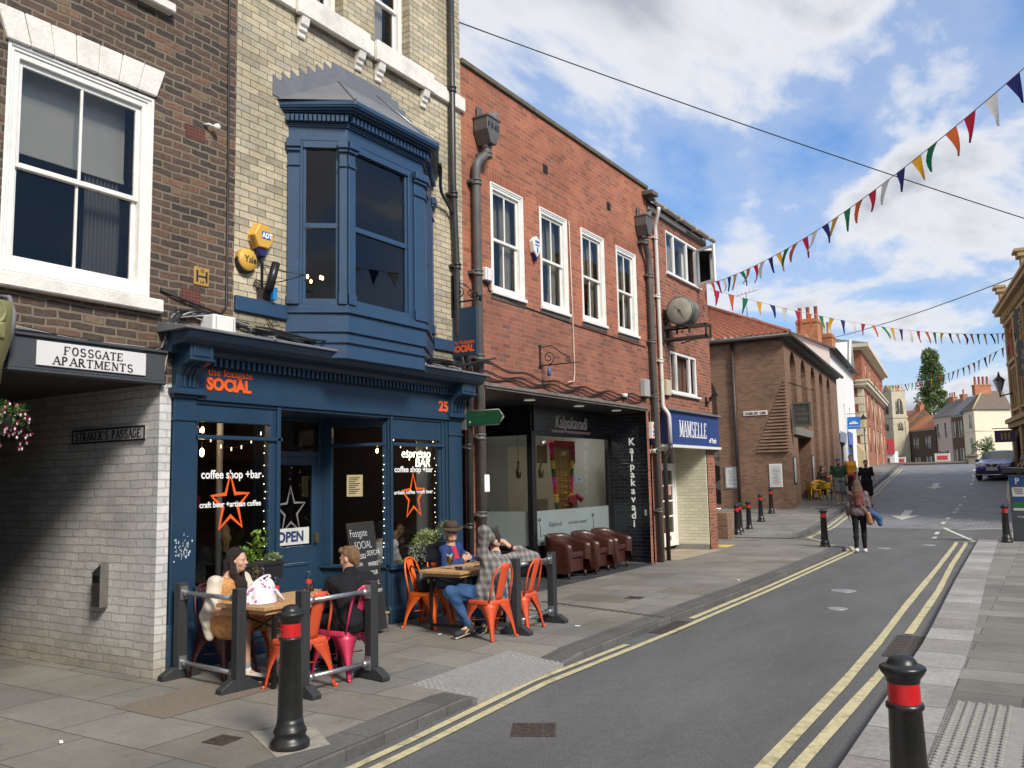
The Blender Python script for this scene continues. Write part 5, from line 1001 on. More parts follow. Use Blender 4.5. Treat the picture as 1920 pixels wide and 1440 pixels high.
def scroll_bracket(label,x,y,z,ln,top,hook=True,blue=False):
 t=thing('scroll_bracket',label,'bracket',(x,y,z));b=MB();b.box(x,x+.015,y-.02,y+.02,z-.03,z+top);b.tube([(x,y,z),(x+ln,y,z+.0)],.010,6);b.tube([(x,y,z+top-.05),(x+.22,y,z+top-.02),(x+.42,y,z+.17),(x+ln-.16,y,z+.09)],.008,6)
 scroll(b,(x+.17,y,z+.12),.11,.02,-1.57,1.6,(1,0));scroll(b,(x+ln-.2,y,z+.055),.055,.012,-1.57,1.5,(1,0),.007);b.box(x-.02,x+.03,y-.05,y+.05,z-.03,z-.015);b.box(x-.02,x+.03,y-.04,y+.04,z+top-.015,z+top);b.build('ironwork',BLACK,t)
 if blue:q=MB();q.lathe([(.012,.13),(.03,.1),(.03,0),(.0,0)],(x+.17,y,z-.18),10);q.tube([(x+.17,y,z-.05),(x+.17,y,z)],.004,5);q.build('blue_bottle',M('blue plastic',(.03,.12,.35),.4),t)
scroll_bracket('black scrolled iron bracket with a small blue bottle under the sash windows',FX,12.2,3.58,.72,.34,blue=True)
def speaker_bracket():
 t=thing('scroll_bracket','black scrolled bracket with a tube spotlight beside the yellow alarm discs','bracket',(FX,6.32,3.9));b=MB();b.box(FX,FX+.015,6.28,6.31,3.80,4.10)
 scroll(b,(FX+.02,6.22,4.08),.06,.012,-.5,1.5,(0,1),.007);scroll(b,(FX+.02,6.22,3.84),.055,.012,.5,1.5,(0,1),.007);b.tube([(FX,6.3,4.08),(FX+.2,6.42,4.0),(FX+.4,6.53,3.95)],.006,5);b.tube([(FX,6.3,3.86),(FX+.2,6.42,3.89),(FX+.4,6.53,3.95),(FX+.42,6.54,3.91),(FX+.4,6.53,3.88)],.006,5);b.build('ironwork',BLACK,t)
 s=MB();s.tube([(FX+.10,6.31,3.78),(FX+.14,6.37,4.09)],.045,12);s.build('spotlight',BLACK,t);q=MB();q.box(FX+.05,FX+.09,6.38,6.44,3.70,3.83);q.build('blue_tag',M('blue tag',(.02,.2,.5),.4),t)
 v=MB();[v.box(FX,FX+.012,6.24,6.42,3.69+k*.02,3.70+k*.02)for k in range(7)];v.box(FX-.01,FX+.002,6.23,6.43,3.68,3.83);v.build('louvre_vent',M('brown vent',(.09,.06,.05),.7),t)
speaker_bracket()
def alarms():
 YEL=M('alarm yellow',(.62,.36,.055),.4,var=.05);t=thing('alarm_box','yellow hexagonal alarm box marked ADT on the cream brick','alarm',(FX,6.25,4.35));hx=[(6.10,4.36),(6.17,4.22),(6.33,4.22),(6.41,4.36),(6.33,4.50),(6.18,4.51)]
 m=MB();b0=[(FX,y,z)for y,z in hx];b1=[(FX+.09,6.255+(y-6.255)*.86,4.37+(z-4.37)*.86)for y,z in hx];m.add(b0+b1,[(6,7,8,9,10,11)]+[(i,(i+1)%6,6+(i+1)%6,6+i)for i in range(6)],False);m.build('case',YEL,t,bevel=.006)
 q=MB();q.box(FX+.0905,FX+.093,6.215,6.335,4.335,4.415);q.build('badge',M('badge blue',(.03,.10,.42),.4),t);text('lettering','ADT',TXW,t,.072,(FX+.0935,6.22,4.35),(0,1,0),(0,0,1),.001,bold=.004,sx=.92);q=MB();q.prism([(6.18,4.225),(6.32,4.225),(6.29,4.14),(6.21,4.14)],FX,FX+.075,'x');q.build('strobe',M('strobe navy',(.02,.015,.10),.2),t,bevel=.01);q=MB();[q.box(FX+.045,FX+.075,6.085+k*.008,6.13+k*.006,4.335-k*.018,4.343-k*.018)for k in range(6)];q.build('louvre',M('louvre brown',(.25,.13,.03),.6),t)
 t=thing('alarm_box','round yellow alarm disc marked Yale on the cream brick','alarm',(FX,6.06,4.07));m=MB();m.at((FX,6.06,4.07),0,0,R_(90)).lathe([(.125,0),(.12,.06),(.105,.075),(.02,.08),(.0,.08)],n=28);m.build('disc',YEL,t);m=MB();m.at((FX,6.05,4.045),0,0,R_(90)).lathe([(.12,0),(.118,.05),(.1,.055)],n=24);m.build('lower_rim',BLACK,t);text('lettering','Yale',TXK,t,.10,(FX+.0805,6.0,4.04),(0,1,0),(0,0,1),.001,bold=.002,sx=.9)
 t=thing('alarm_box','white shield shaped alarm box between the first two sash windows','alarm',(FX,12.05,5.55));m=MB();m.prism([(11.93,5.62),(11.96,5.45),(12.05,5.36),(12.14,5.45),(12.18,5.64),(12.05,5.72)],FX,FX+.09,'x');m.build('case',WHITE,t,bevel=.01);m=MB();m.prism([(11.98,5.43),(12.05,5.30),(12.12,5.43)],FX,FX+.08,'x');m.build('strobe',M('strobe navy',(.02,.015,.10)),t);q=MB();q.box(FX+.09,FX+.092,11.99,12.13,5.60,5.64);q.box(FX+.09,FX+.092,11.99,12.13,5.55,5.575);q.box(FX+.09,FX+.092,12.04,12.08,5.43,5.53);q.build('blue_print',M('print blue',(.05,.12,.4),.5),t)
 t=thing('alarm_box','white alarm box with red print beside the black tiled wall','alarm',(FX,16.12,2.68));m=MB();m.box(FX-.0,FX+.08,16.60,16.84,2.52,2.86);m.build('case',WHITE,t,bevel=.008);m=MB();m.prism([(16.62,2.52),(16.82,2.52),(16.78,2.44),(16.66,2.44)],FX,FX+.07,'x');m.build('strobe',M('strobe navy',(.02,.015,.10)),t);q=MB();q.at((FX+.081,16.72,2.77),0,0,R_(90)).lathe([(.06,0),(.04,.003)],n=18);q.reset();q.box(FX+.08,FX+.083,16.64,16.8,2.56,2.61);q.build('red_print',M('print red',(.5,.08,.06),.5),t);q=MB();q.box(FX+.08,FX+.083,16.64,16.80,2.63,2.69);q.build('blue_print',M('print blue',(.05,.12,.4)),t)
 for label,y0,y1,z0,z1,d,mt in(('white meter box on the ledge above the blue cornice',5.52,5.80,3.215,3.40,.2,WHITE),('small pale box beside the grey pipe at the first sash window',10.53,10.72,4.70,4.90,.08,WHITE),('grey electrical box above the black tiled entrance',16.24,16.50,3.36,3.72,.12,M('grey box',(.36,.36,.35),.5)),('cream meter box beside the lower casement window',17.52,17.76,3.48,3.82,.08,M('cream box',(.55,.5,.34),.5))):
  t=thing('junction_box',label,'box',(FX,(y0+y1)/2,z0));m=MB();m.box(FX+.0,FX+d,y0,y1,z0,z1);m.build('case',mt,t,bevel=.012);m=MB();m.box(FX+.01,FX+d*.7,y0+.03,y1-.03,z0-.03,z0);m.build('cable_entry',BLACK,t);m=MB();m.box(FX+d,FX+d+.004,y0+.03,y0+.036,z0+.02,z1-.02);m.box(FX+d,FX+d+.004,y1-.036,y1-.03,z0+.02,z1-.02);m.build('lid_seam',M('seam grey',(.25,.25,.25),.6),t)
 def cam(label,x,y,z,dome=False,col=WHITE):
  t=thing('security_camera',label,'camera',(x,y,z));m=MB()
  if dome:m.lathe([(.055,.07),(.055,.02),(.04,.0)],(x,y,z),14);m.build('housing',col,t);m=MB();m.ball((x,y,z),.042,12,8);m.build('lens_dome',BLACK,t)
  else:
   m.box(x-.02,x+.03,y-.03,y+.03,z-.04,z+.04);m.tube([(x+.03,y,z),(x+.14,y-.06,z-.0)],.045,12);m.build('housing',col,t);m=MB();m.tube([(x+.14,y-.06,z),(x+.155,y-.07,z)],.034,12);m.build('lens',BLACK,t)
 cam('white dome camera on the brick above the restaurant beam',FX+.06,15.36,3.28,True);cam('white bullet camera below the red printed alarm box',FX+.02,16.66,2.26);
 cam('small white camera hanging inside the restaurant window',-8.6,15.0,2.42,True)
 t=thing('flood_light','small black floodlight on the corner of the narrow brick house','lamp',(FX,20.2,3.6));m=MB();m.box(FX,FX+.03,20.1,20.2,3.42,3.62);m.tube([(FX+.02,20.15,3.45),(FX+.2,20.15,3.62)],.018,6);m.at((FX+.2,20.15,3.63),0,0,R_(-40)).box(-.12,.12,-.06,.06,-.035,.035);m.reset();m.tube([(FX+.06,20.12,3.42),(FX+.08,20.1,3.3),(FX+.05,20.12,3.22)],.008,5);m.build('lamp_body',BLACK,t)
alarms()
def clock():
 t=thing('street_clock','round faded drum clock on a rusty black iron bracket','clock',(FX,17.7,4.9));I=M('rusty iron',(.045,.032,.026),.7,var=.4,scale=12,bump=.3);y=17.72
 b=MB()
 for z in(4.70,4.95):
  b.box(FX,-6.07,y-.16,y-.12,z-.02,z+.02);b.box(FX,-6.07,y+.12,y+.16,z-.02,z+.02);b.box(-6.10,-6.06,y-.16,y+.16,z-.02,z+.02);b.box(FX,FX+.03,y-.16,y+.16,z-.02,z+.02)
 for yy in(y-.14,y+.14):b.box(-6.10,-6.06,yy-.02,yy+.02,4.70,4.95);b.box(FX,FX+.04,yy-.03,yy+.03,4.60,5.02)
 b.tube([(FX,y,5.28),(-6.9,y,5.28)],.05,8);b.box(FX,FX+.05,y-.12,y+.12,5.18,5.38);b.tube([(FX,y,5.05),(-6.92,y,5.18)],.02,6)
 for x in(-6.78,-6.5):b.box(x-.02,x+.02,y-.02,y+.02,4.82,5.02)
 b.tube([(-6.7,y,4.60),(-6.3,y,4.68)],.012,5);b.ball((-6.66,y,4.86),.03,8,6);b.build('bracket',I,t)
 d=MB();n=40;d.at((-6.63,y+.20,5.29),0,R_(90)).lathe([(.29,0),(.315,.01),(.315,.05),(.295,.06),(.295,.34),(.315,.35),(.315,.39),(.29,.40)],n=n);d.build('drum',M('clock drum grey',(.14,.135,.125),.5,metal=.3,var=.3),t)
 for s,yy in((1,y-.206),(-1,y+.206)):
  f=MB();f.at((-6.63,yy,5.29),0,R_(90)*s).lathe([(.28,-.004),(.275,.0),(0,.0)],n=n,caps=False);f.build('dial',M('clock dial',(.36,.35,.29),.35,var=.16,scale=5,dirt=.35),t)
  h=MB();h.at((-6.63,yy-.012*s,5.29)).box(-.012,.012,-.004,.004,-.03,.0);
  for a,l in((R_(135),.17),(R_(-62),.25)):
   dx,dz=math.cos(a),math.sin(a);h.reset();c=Vector((-6.63,yy-.01*s,5.29));p=Vector((dx,0,dz));q=Vector((-dz,0,dx))*.012
   h.quad(tuple(c-p*.04-q),tuple(c+p*l-q*.3),tuple(c+p*l+q*.3),tuple(c-p*.04+q))
  h.ball((-6.63,yy-.012*s,5.29),(.025,.006,.025),10,6);h.build('hands',M('clock hand',(.08,.08,.07),.5),t)
clock()
def cables():
 random.seed(12);t=thing('cable_bundle','tangle of black and grey cables looping over the passage and shop ledge','cables',(FX,5.2,3.2));gc=M('grey cable',(.30,.30,.29),.5)
 for k in range(15):
  m=MB();j=lambda s=.02:random.uniform(-s,s)
  y1=random.uniform(5.35,6.3);P=[(FX+.03,3.7+j(.1),3.03+j(.02)),(FX+.05,4.3,2.99+j()),(FX+.06,4.8,2.985+j()),(FX+.06,5.03+j(),3.02+j()),(FX+.08+j(),5.10+j(.03),3.14+j(.05)),(FX+.07+j(),5.16+j(.05),3.30+j(.05)),(FX+.05+j(),5.28+j(.06),3.38+j(.04)),(FX+.04,(5.3+y1)/2,3.40+j(.05)),(FX+.03,y1,3.37+j(.06))]
  if k>8:P=[(FX+.05+j(.01),5.08+j(.03),2.70+j(.1)),(FX+.06,5.09+j(.03),2.95)]+P[4:]
  Q=[]
  for a,b,c,d in zip([P[0]]+P[:-2],P[:-1],P[1:],P[2:]+[P[-1]]):
   for i in range(6):
    s=i/6;Q.append(tuple(.5*(2*b[n]+(c[n]-a[n])*s+(2*a[n]-5*b[n]+4*c[n]-d[n])*s*s+(3*b[n]-a[n]-3*c[n]+d[n])*s**3)for n in range(3)))
  m.tube(Q+[P[-1]],random.choice((.006,.008,.01)),5);m.build('cable',gc if k in(3,7,11,13)else CABLE,t)
 m=MB();m.tube([(FX+.012,5.77,10.5),(FX+.012,5.80,7),(FX+.012,5.82,5),(FX+.012,5.83,3.55),(FX+.03,5.75,3.45),(FX+.03,5.3,3.52),(FX+.02,5.05,3.58)],.012,6);m.build('cable',CABLE,t)
 m=MB();m.tube([(FX+.02,6.32,3.7),(FX+.02,6.36,3.5),(FX+.04,6.42,3.42),(FX+.06,6.5,3.44),(FX+.06,6.44,3.47),(FX+.04,6.35,3.43),(FX+.04,6.45,3.33),(FX+.05,6.38,3.26)],.007,5);m.build('cable',CABLE,t)
 t2=thing('cable_bundle','black cables sagging along the lead ledge and over the restaurant beam','cables',(FX,10,3.3))
 for k in range(9):
  m=MB();n=40;o=random.uniform(0,6);P=[]
  for i in range(n+1):
   y=5.9+(10.3-5.9)*i/n;P.append((FX+.22+.13*math.sin(y*1.7+o)*.6+k*.012,y,3.245+.012*k*.3+.035*abs(math.sin(y*2.3+o))+(.16*max(0,(y-9.5)/.8))))
  m.tube(P,random.choice((.007,.009,.012)),5);m.build('cable',CABLE,t2)
 for k,(z,s)in enumerate(((3.46,.10),(3.32,.05),(3.26,.03),(3.235,.05))):
  m=MB();m.tube([(FX+.018,10.45+(16.3-10.45)*i/40,z-s*math.sin(math.pi*i/40)*.8-(.0 if k else .08*i/40)+.03*math.sin(i*.9+k))for i in range(41)],.008,5);m.build('cable',CABLE,t2)
 m=MB();m.tube([(FX+.02,13.32,6.3),(FX+.02,13.36,4.6),(FX+.02,13.38,3.6),(FX+.04,13.3,3.42),(FX+.05,13.05,3.38)],.012,6);m.build('cable',M('pale cable',(.55,.45,.36),.6),t2)
 m=MB();m.tube([(FX+.012,10.6,4.85),(FX+.012,10.7,4.58),(FX+.012,11.4,4.50),(FX+.012,13.5,4.44),(FX+.012,16.6,4.42)],.008,5);m.build('cable',CABLE,t2)
cables()
# ------------------------------------------------------------------ bollards, barriers, meter
RED=M('red reflective band',(.50,.012,.015),.3,var=.12,scale=30,coat=.3)
BOLL=M('bollard black',(.012,.013,.014),.36,var=.4,scale=14,bump=.08,bscale=90,spec=.5,dirt=.35)
def bollard():
 t=thing('bollard','','bollard');b=MB()
 b.lathe([(.13,0),(.13,.035),(.122,.05),(.106,.065),(.103,.09),(.11,.10),(.107,.115),(.095,.135),(.088,.16),(.084,.19)],n=28,caps=True);b.build('base',BOLL,t)
 b=MB();b.lathe([(.084,.19),(.069,.685),(.078,.69),(.080,.70),(.077,.712),(.067,.715)],n=28,caps=False);b.build('shaft',BOLL,t)
 b=MB();b.lathe([(.0675,.715),(.0665,.80)],n=28,caps=False);b.build('band',RED,t)
 b=MB();b.lathe([(.067,.80),(.070,.806),(.071,.818),(.090,.842),(.098,.858),(.096,.868),(.084,.875),(.066,.878),(.062,.888),(.052,.905),(.033,.917),(.014,.922),(.001,.923)],n=28,caps=False);b.build('cap',BOLL,t);return t
bp=bollard();bl=[(-4.43,4.24,0,'black bollard with red band on the left pavement before the pink chair'),(-.645,4.25,0,'big black bollard with red band at the right edge, base out of view'),(-4.82,21.7,-.02,'black bollard with red band on the corner left of the walking woman'),(-1.14,24.15,0,'black bollard with red band beside the parking machine'),(-7.92,24.8,0,'front black bollard of a close pair at the yard entrance'),(-8.06,25.5,0.02,'rear black bollard of a close pair at the yard entrance'),(-8.12,26.6,.03,'third black bollard along the yard entrance'),(-8.5,29.2,.19,'fourth black bollard along the yard entrance'),(-8.95,32.1,.33,'last black bollard along the yard entrance, nearest the arched brick building')]
for i,(x,y,z,lab_)in enumerate(bl):
 o=bp if i==0 else copy_tree(bp);o.location=(x,y,z);o['label']=lab_;o['group']='black bollards with red bands';o.rotation_euler.z=i*.4
TIM=M('grey stained timber',(.026,.028,.032),.6,var=.25,scale=4,stretch=(3,3,.5),bump=.25,bscale=50,dirt=.05)
def barrier(label,a,b,rails=(.76,.14),hts=(.85,.85),group='timber and pipe barriers round the tables',posts=(1,1),foot=None):
 t=thing('barrier',label,'barrier',((a[0]+b[0])/2,(a[1]+b[1])/2,0),0,group);d=Vector((b[0]-a[0],b[1]-a[1],0));L_=d.length;d.normalize();ang=math.atan2(d.y,d.x)
 for k,p in enumerate((a,b)):
  if not posts[k]:continue
  m=MB();m.at((p[0],p[1],0),ang).box(-.045,.045,-.045,.045,.09,hts[k]);m.build('post',TIM,t,bevel=.006)
  m=MB();q=[(-.19,0),(.19,0),(.19,.04),(.09,.10),(-.09,.10),(-.19,.04)];m.at((p[0],p[1],0),ang+math.pi/2+(foot or 0)).prism(q,-.045,.045,'y');m.build('foot',TIM,t,bevel=.006)
 for z in rails:
  m=MB();m.tube([(a[0]+d.x*.045,a[1]+d.y*.045,z),(b[0]-d.x*.045,b[1]-d.y*.045,z)],.021,12)
  for p,s in((a,1),(b,-1)):
   m.tube([(p[0]+d.x*.055*s,p[1]+d.y*.055*s,z),(p[0]+d.x*.11*s,p[1]+d.y*.11*s,z)],.028,12);m.at((p[0]+d.x*.05*s,p[1]+d.y*.05*s,z),ang).box(-.005,.005,-.035,.035,-.06,.06);m.reset()
  m.build('rail',GALV,t)
barrier('dark timber post barrier with two steel rails at the near end of the front table',(-6.90,5.25),(-6.0,5.15));barrier('dark timber post barrier with two steel rails behind the pink chair',(-5.36,5.26),(-5.29,6.03));barrier('dark timber post barrier with two steel rails behind the plaid shirt',(-5.28,8.46),(-5.32,9.36),hts=(.84,.84));barrier('single steel rail barrier closing the far table end at the wall',(-6.95,9.75),(-5.32,9.36),posts=(0,0),rails=(.70,.12))
def meter():
 t=thing('parking_meter','grey parking machine with blue P sign cut by the right edge','parking machine',(-.78,24.7,0));G=M('machine grey',(.11,.12,.14),.45,var=.1);m=MB();a=-.35
 m.at((-.78,24.7,0),a).box(-.22,.22,-.13,.13,0,1.62);m.build('case',G,t,bevel=.02);m=MB();m.at((-.78,24.7,0),a).prism([(-.34,1.66),(.34,1.66),(.28,1.76),(-.28,1.80)],-.2,.2,'y');m.build('hood',M('machine dark',(.04,.045,.05),.4),t,bevel=.01)
 def pl(x0,x1,z0,z1,mat,n='panel',k=.134):m=MB();m.at((-.78,24.7,0),a).box(x0,x1,-k,-.12,z0,z1);return m.build(n,mat,t)
 pl(-.2,.12,1.36,1.56,M('sign blue',(.02,.11,.35),.4));pl(-.15,.2,1.08,1.30,TXW);pl(-.15,.2,.98,1.06,MATS['sign blue']);pl(-.15,.2,.82,.93,M('sign green',(.03,.25,.06),.4));pl(-.15,.2,.74,.80,TXW)
 for k,z in enumerate((1.25,1.2,1.15)):pl(-.12+.02*k,.1,z,z+.02,TXK,'print',.137)
 u=Vector((math.cos(a),math.sin(a),0));o=Vector((-.78,24.7,0))-u*.07+Vector((math.sin(a),-math.cos(a),0))*.136;o.z=1.39;text('lettering','P',TXW,t,.2,tuple(o),tuple(u),(0,0,1),.002,bold=.006)
 o=o+u*.0;o.z=.56;text('lettering','TICKETS',TXW,t,.07,tuple(o),tuple(u),(0,0,1),.001)
meter()
# ------------------------------------------------------------------ arched brick building at the yard
ARCHB=brick_mat('brown red brick',[(0,(.17,.098,.063)),(.35,(.225,.128,.082)),(.7,(.265,.155,.10)),(1,(.19,.115,.078))],(.26,.20,.155),bw=.225,bh=.08,mw=.012,bump=.4,var=.16,stain=.22)
PANT=M('pantile red',(.26,.085,.047),.8,var=.35,scale=5,bump=.2)
SLATE=M('grey roof slate',(.13,.125,.125),.75,var=.25,scale=4,bump=.15)
BROWNR=M('brown roof tile',(.14,.105,.08),.8,var=.25,scale=3,bump=.2)
def arch_pts(c,hw,z0,zs,n=10):return[(c-hw,z0)]+[(c-hw*math.cos(math.pi*i/n),zs+hw*math.sin(math.pi*i/n))for i in range(n+1)]+[(c+hw,z0)]
def wall_arches(mb,fn,u0,u1,z0,z1,arches,depth):
 """face with round headed recesses, their reveals and their backs"""
 prev=u0
 for c,hw,za,zs in sorted(arches):
  mb.quad(fn(prev,z0,0),fn(c-hw,z0,0),fn(c-hw,z1,0),fn(prev,z1,0))
  if za>z0:mb.quad(fn(c-hw,z0,0),fn(c+hw,z0,0),fn(c+hw,za,0),fn(c-hw,za,0))
  P=arch_pts(c,hw,za,zs);A=P[1:-1]
  for a,b in zip(A[:-1],A[1:]):mb.quad(fn(a[0],a[1],0),fn(b[0],b[1],0),fn(b[0],z1,0),fn(a[0],z1,0))
  for a,b in zip(P[:-1],P[1:]):mb.quad(fn(a[0],a[1],0),fn(a[0],a[1],depth),fn(b[0],b[1],depth),fn(b[0],b[1],0))
  mb.quad(*[fn(p[0],p[1],depth)for p in P]);prev=c+hw
 mb.quad(fn(prev,z0,0),fn(u1,z0,0),fn(u1,z1,0),fn(prev,z1,0))
AX,AY=-8.68,34.0;ADX,ADY=-.087,.996
def arched_building():
 root=thing('brick_building','red brown brick building with tall arched recesses and a pantile roof at the yard','building',(AX,AY,.3))
 ff=lambda u,z,d:(AX+ADX*u-ADY*d,AY+ADY*u+ADX*d*1.0,z);fs=lambda u,z,d:(AX-u,AY+d,z)
 W=MB();wall_arches(W,ff,0,16.9,-.2,7.2,[(1.95,.62,3.8,6.1),(4.75,.62,3.8,6.1),(7.65,.62,.3,6.1),(10.35,.62,.3,6.1),(13.15,.62,.3,6.1)],.42)if False else None
 wall_arches(W,ff,0,6.2,3.7,7.2,[(2.0,.72,3.7,6.02),(4.72,.70,3.7,6.02)],.45);wall_arches(W,ff,6.2,16.9,-.2,7.2,[(7.65,.68,-.2,6.05),(10.35,.68,-.2,6.05),(13.15,.68,-.2,6.05)],.45)
 W.wall(ff,0,6.2,-.2,3.7,[(2.3,5.7,-.2,3.3)],1.4);W.quad(ff(2.3,-.2,1.4),ff(5.7,-.2,1.4),ff(5.7,3.3,1.4),ff(2.3,3.3,1.4))
 wall_arches(W,fs,0,9,-.5,7.2,[(3.55,.78,.6,5.0)],.35);W.wall(fs,0,.25,-.5,2.55,[],.1)
 W.quad(ff(16.9,-.2,0),ff(16.9,-.2,9),ff(16.9,7.2,9),ff(16.9,7.2,0));W.build('wall',ARCHB,root)
 b=MB();n=22
 for k in range(n):
  z=2.62+k*.128;w=1.22*(1-k/n)+.04;x1=.0
  b.add([fs(w,z,-.035),fs(-.0,z,-.05-.10*(1-k/n)),ff(.55*(1-k/n)+.05,z,-.02),fs(w,z+.085,-.005),fs(-.0,z+.085,-.02-.08*(1-k/n)),ff(.55*(1-k/n)+.05,z+.085,-.0),fs(w,z,.02),fs(w,z+.085,.02)],[(0,1,4,3),(1,2,5,4),(0,3,7,6),(3,4,5),(0,2,1)],False)
 b.build('brick_band',ARCHB,root)
 b=MB();b.add([fs(.25,2.55,-.006),fs(.25,-.5,-.006),fs(-.14,-.5,-.03),fs(-.12,2.55,-.03),ff(.7,2.55,-.01),ff(.7,-.5,-.01)],[(0,1,2,3),(3,2,5,4),(0,3,4)],False);b.build('corner_foot',ARCHB,root)
 r=MB();e=.3;Z=7.22;c0=ff(-e,Z,-e);a0=fs(9,Z,-e);c1=ff(17.1,Z,-e);h=ff(4.2,9.7,4.6);hh=ff(17.1,9.7,4.6);h2=fs(9,9.7,4.6)
 def tiles(A,B,C,D,nr,nc):
  A,B,C,D=map(Vector,(A,B,C,D));nrm=(B-A).cross(D-A).normalized();nrm=nrm if nrm.z>0 else-nrm
  r.grid(lambda u,v:tuple((A*(1-u)+B*u)*(1-v)+(D*(1-u)+C*u)*v+nrm*(.035*math.sin(u*nc*2*math.pi)+.03*((v*nr)%1.0))),nc*4,nr*2)
 tiles(c0,c1,hh,h,9,60);tiles(a0,c0,h,h2,9,36);r.build('roof',PANT,root)
 v=MB();v.tube([c0,h],.10,8);v.tube([h,hh],.10,8);v.tube([h,h2],.09,8);v.build('hip_tile',PANT,root)
 g=MB();gx=ff(-.3,7.12,-.30);g.tube([(gx[0]-8.7,gx[1]+.0,7.12),gx],.09,8);g.tube([gx,ff(17.1,7.12,-.30)],.09,8);q0,q1=ff(0,7.2,-.22),ff(17,7.2,-.22);g.add([ff(-.2,7.0,0),ff(17,7.0,0),ff(17,7.15,-.3),ff(-.2,7.15,-.3),fs(9,7.0,0),fs(9,7.15,-.3)],[(0,1,2,3),(4,0,3,5)],False);g.build('gutter',M('dark gutter',(.05,.045,.042),.5),root)
 p=MB();p.tube([fs(2.02,7.0,-.08),fs(2.0,-.3,-.08)],.07,8);p.build('downpipe',M('brown pipe',(.035,.025,.022),.5),root)
 d=MB();d.add([ff(1.25,3.32,-.12),ff(5.9,3.32,-.12),ff(5.9,3.62,-.12),ff(1.25,3.62,-.12),ff(1.25,3.32,.05),ff(5.9,3.32,.05),ff(5.9,3.62,.05),ff(1.25,3.62,.05)],[(0,1,2,3),(3,2,6,7),(0,1,5,4),(0,3,7,4)]);d.build('door_lintel',M('weathered oak',(.20,.19,.17),.8,var=.3),root)
 d=MB()
 for u in(2.9,4.0,5.1):d.add([ff(u-.45,-.1,1.3),ff(u+.45,-.1,1.3),ff(u+.45,3.2,1.3),ff(u-.45,3.2,1.3)],[(0,1,2,3)])
 d.build('door',M('dark door',(.045,.032,.026),.4),root)
 f=MB();f.prism(arch_pts(3.35-.2,.62,.75,2.6)[::-1],0,.01,'y');
 bb=MB();P=arch_pts(3.3,.66,.72,2.75);bb.add([fs(u,z,.28)for u,z in P],[tuple(range(len(P)))]);bo=bb.build('notice_board',M('black board',(.015,.015,.017),.5),root)
 for z,t_ in((3.0,'S'),(1.35,'O')):text('lettering',t_,TXW,root,.24,fs(2.86,z,.27),(1,0,0),(0,0,1),.003)
 q=MB();q.at(fs(2.84,2.43,.27),0,R_(90)).lathe([(.32,0),(.31,.012)],n=20);q.build('round_panel',M('beige disc',(.42,.33,.26),.6),root);text('lettering','MUSIC',TXK,root,.2,fs(3.2,2.36,.25),(1,0,0),(0,0,1),.003,bold=.002)
 q=MB();q.at(fs(2.84,1.35,.275),0,R_(90)).lathe([(.22,0),(.21,.012)],n=20);q.build('round_panel',M('grey disc',(.25,.25,.25),.6),root)
 for(x,z0,z1,w,mt,lines)in((2.3,1.22,2.1,.56,GALV,1),(.55,1.25,2.15,.5,WHITE,1)):
  q=MB();a=fs(x,z0,-.03);q.box(a[0]-w/2,a[0]+w/2,a[1],a[1]+.02,z0,z1);nb=q.build('framed_notice',mt,root,bevel=.008);q=MB();q.box(a[0]-w/2+.05,a[0]+w/2-.05,a[1]-.004,a[1],z0+.05,z1-.05);q.build('paper',M('notice paper',(.6,.6,.6),.5),nb);q=MB();random.seed(3);[q.box(a[0]-.14+random.random()*.05,a[0]+.06+random.random()*.1,a[1]-.006,a[1]-.004,z0+.15+k*.055,z0+.17+k*.055)for k in range(11)];q.build('print',M('grey print',(.25,.25,.27),.6),nb)
 for u,z0,z1 in((.75,1.35,2.45),(5.72,.9,2.6)):
  q=MB();q.add([ff(u,z0,-.03),ff(u+.55,z0,-.03),ff(u+.55,z1,-.03),ff(u,z1,-.03)],[(0,1,2,3)]);f=q.build('menu_frame',BLACK,root);q=MB();q.add([ff(u+.07,z0+.07,-.035),ff(u+.48,z0+.07,-.035),ff(u+.48,z1-.07,-.035),ff(u+.07,z1-.07,-.035)],[(0,1,2,3)]);q.build('menu',M('menu paper',(.4,.42,.43),.3),f)
 t=thing('street_sign','white plate lettered FRANKLINS YARD on the brown red brick','sign',fs(1.2,4.15,-.02));q=MB();q.box(-10.38,-9.43,33.965,33.995,4.07,4.25);q.build('plate',WHITE,t,bevel=.01);serif('lettering','FRANKLINS YARD',TXK,t,.10,.82,(-10.31,33.964,4.11),(1,0,0),(0,0,1),.15)
 t=thing('hanging_sign','dark wooden board sign on an iron arm at the arched brick building','sign',(-8.6,34.6,4));q=MB();q.box(-8.62,-7.96,34.66,34.72,3.62,4.5);q.build('board',M('dark oak board',(.05,.055,.045),.6,var=.3),t);f=MB();[f.box(*a)for a in((-8.66,-7.92,34.64,34.74,4.46,4.54),(-8.66,-7.92,34.64,34.74,3.58,3.66),(-8.66,-8.58,34.64,34.74,3.66,4.46),(-8.0,-7.92,34.64,34.74,3.66,4.46))];f.build('frame',M('grey oak frame',(.10,.10,.085),.7),t)
 f=MB();f.tube([(-8.72,34.69,5.35),(-7.75,34.69,4.95)],.018,6);f.tube([(-8.5,34.69,5.26),(-8.5,34.69,4.5)],.012,5);f.tube([(-8.05,34.69,5.08),(-8.05,34.69,4.5)],.012,5);f.build('arm',BLACK,t)
 for i,s in enumerate(('Brew','AND ALE','HOUSE')):text('lettering',s,M('worn gilt',(.16,.15,.12),.6),t,.17,(-8.29,34.655,4.22-i*.2),(1,0,0),(0,0,1),.002,align='CENTER',sx=.8)
arched_building()
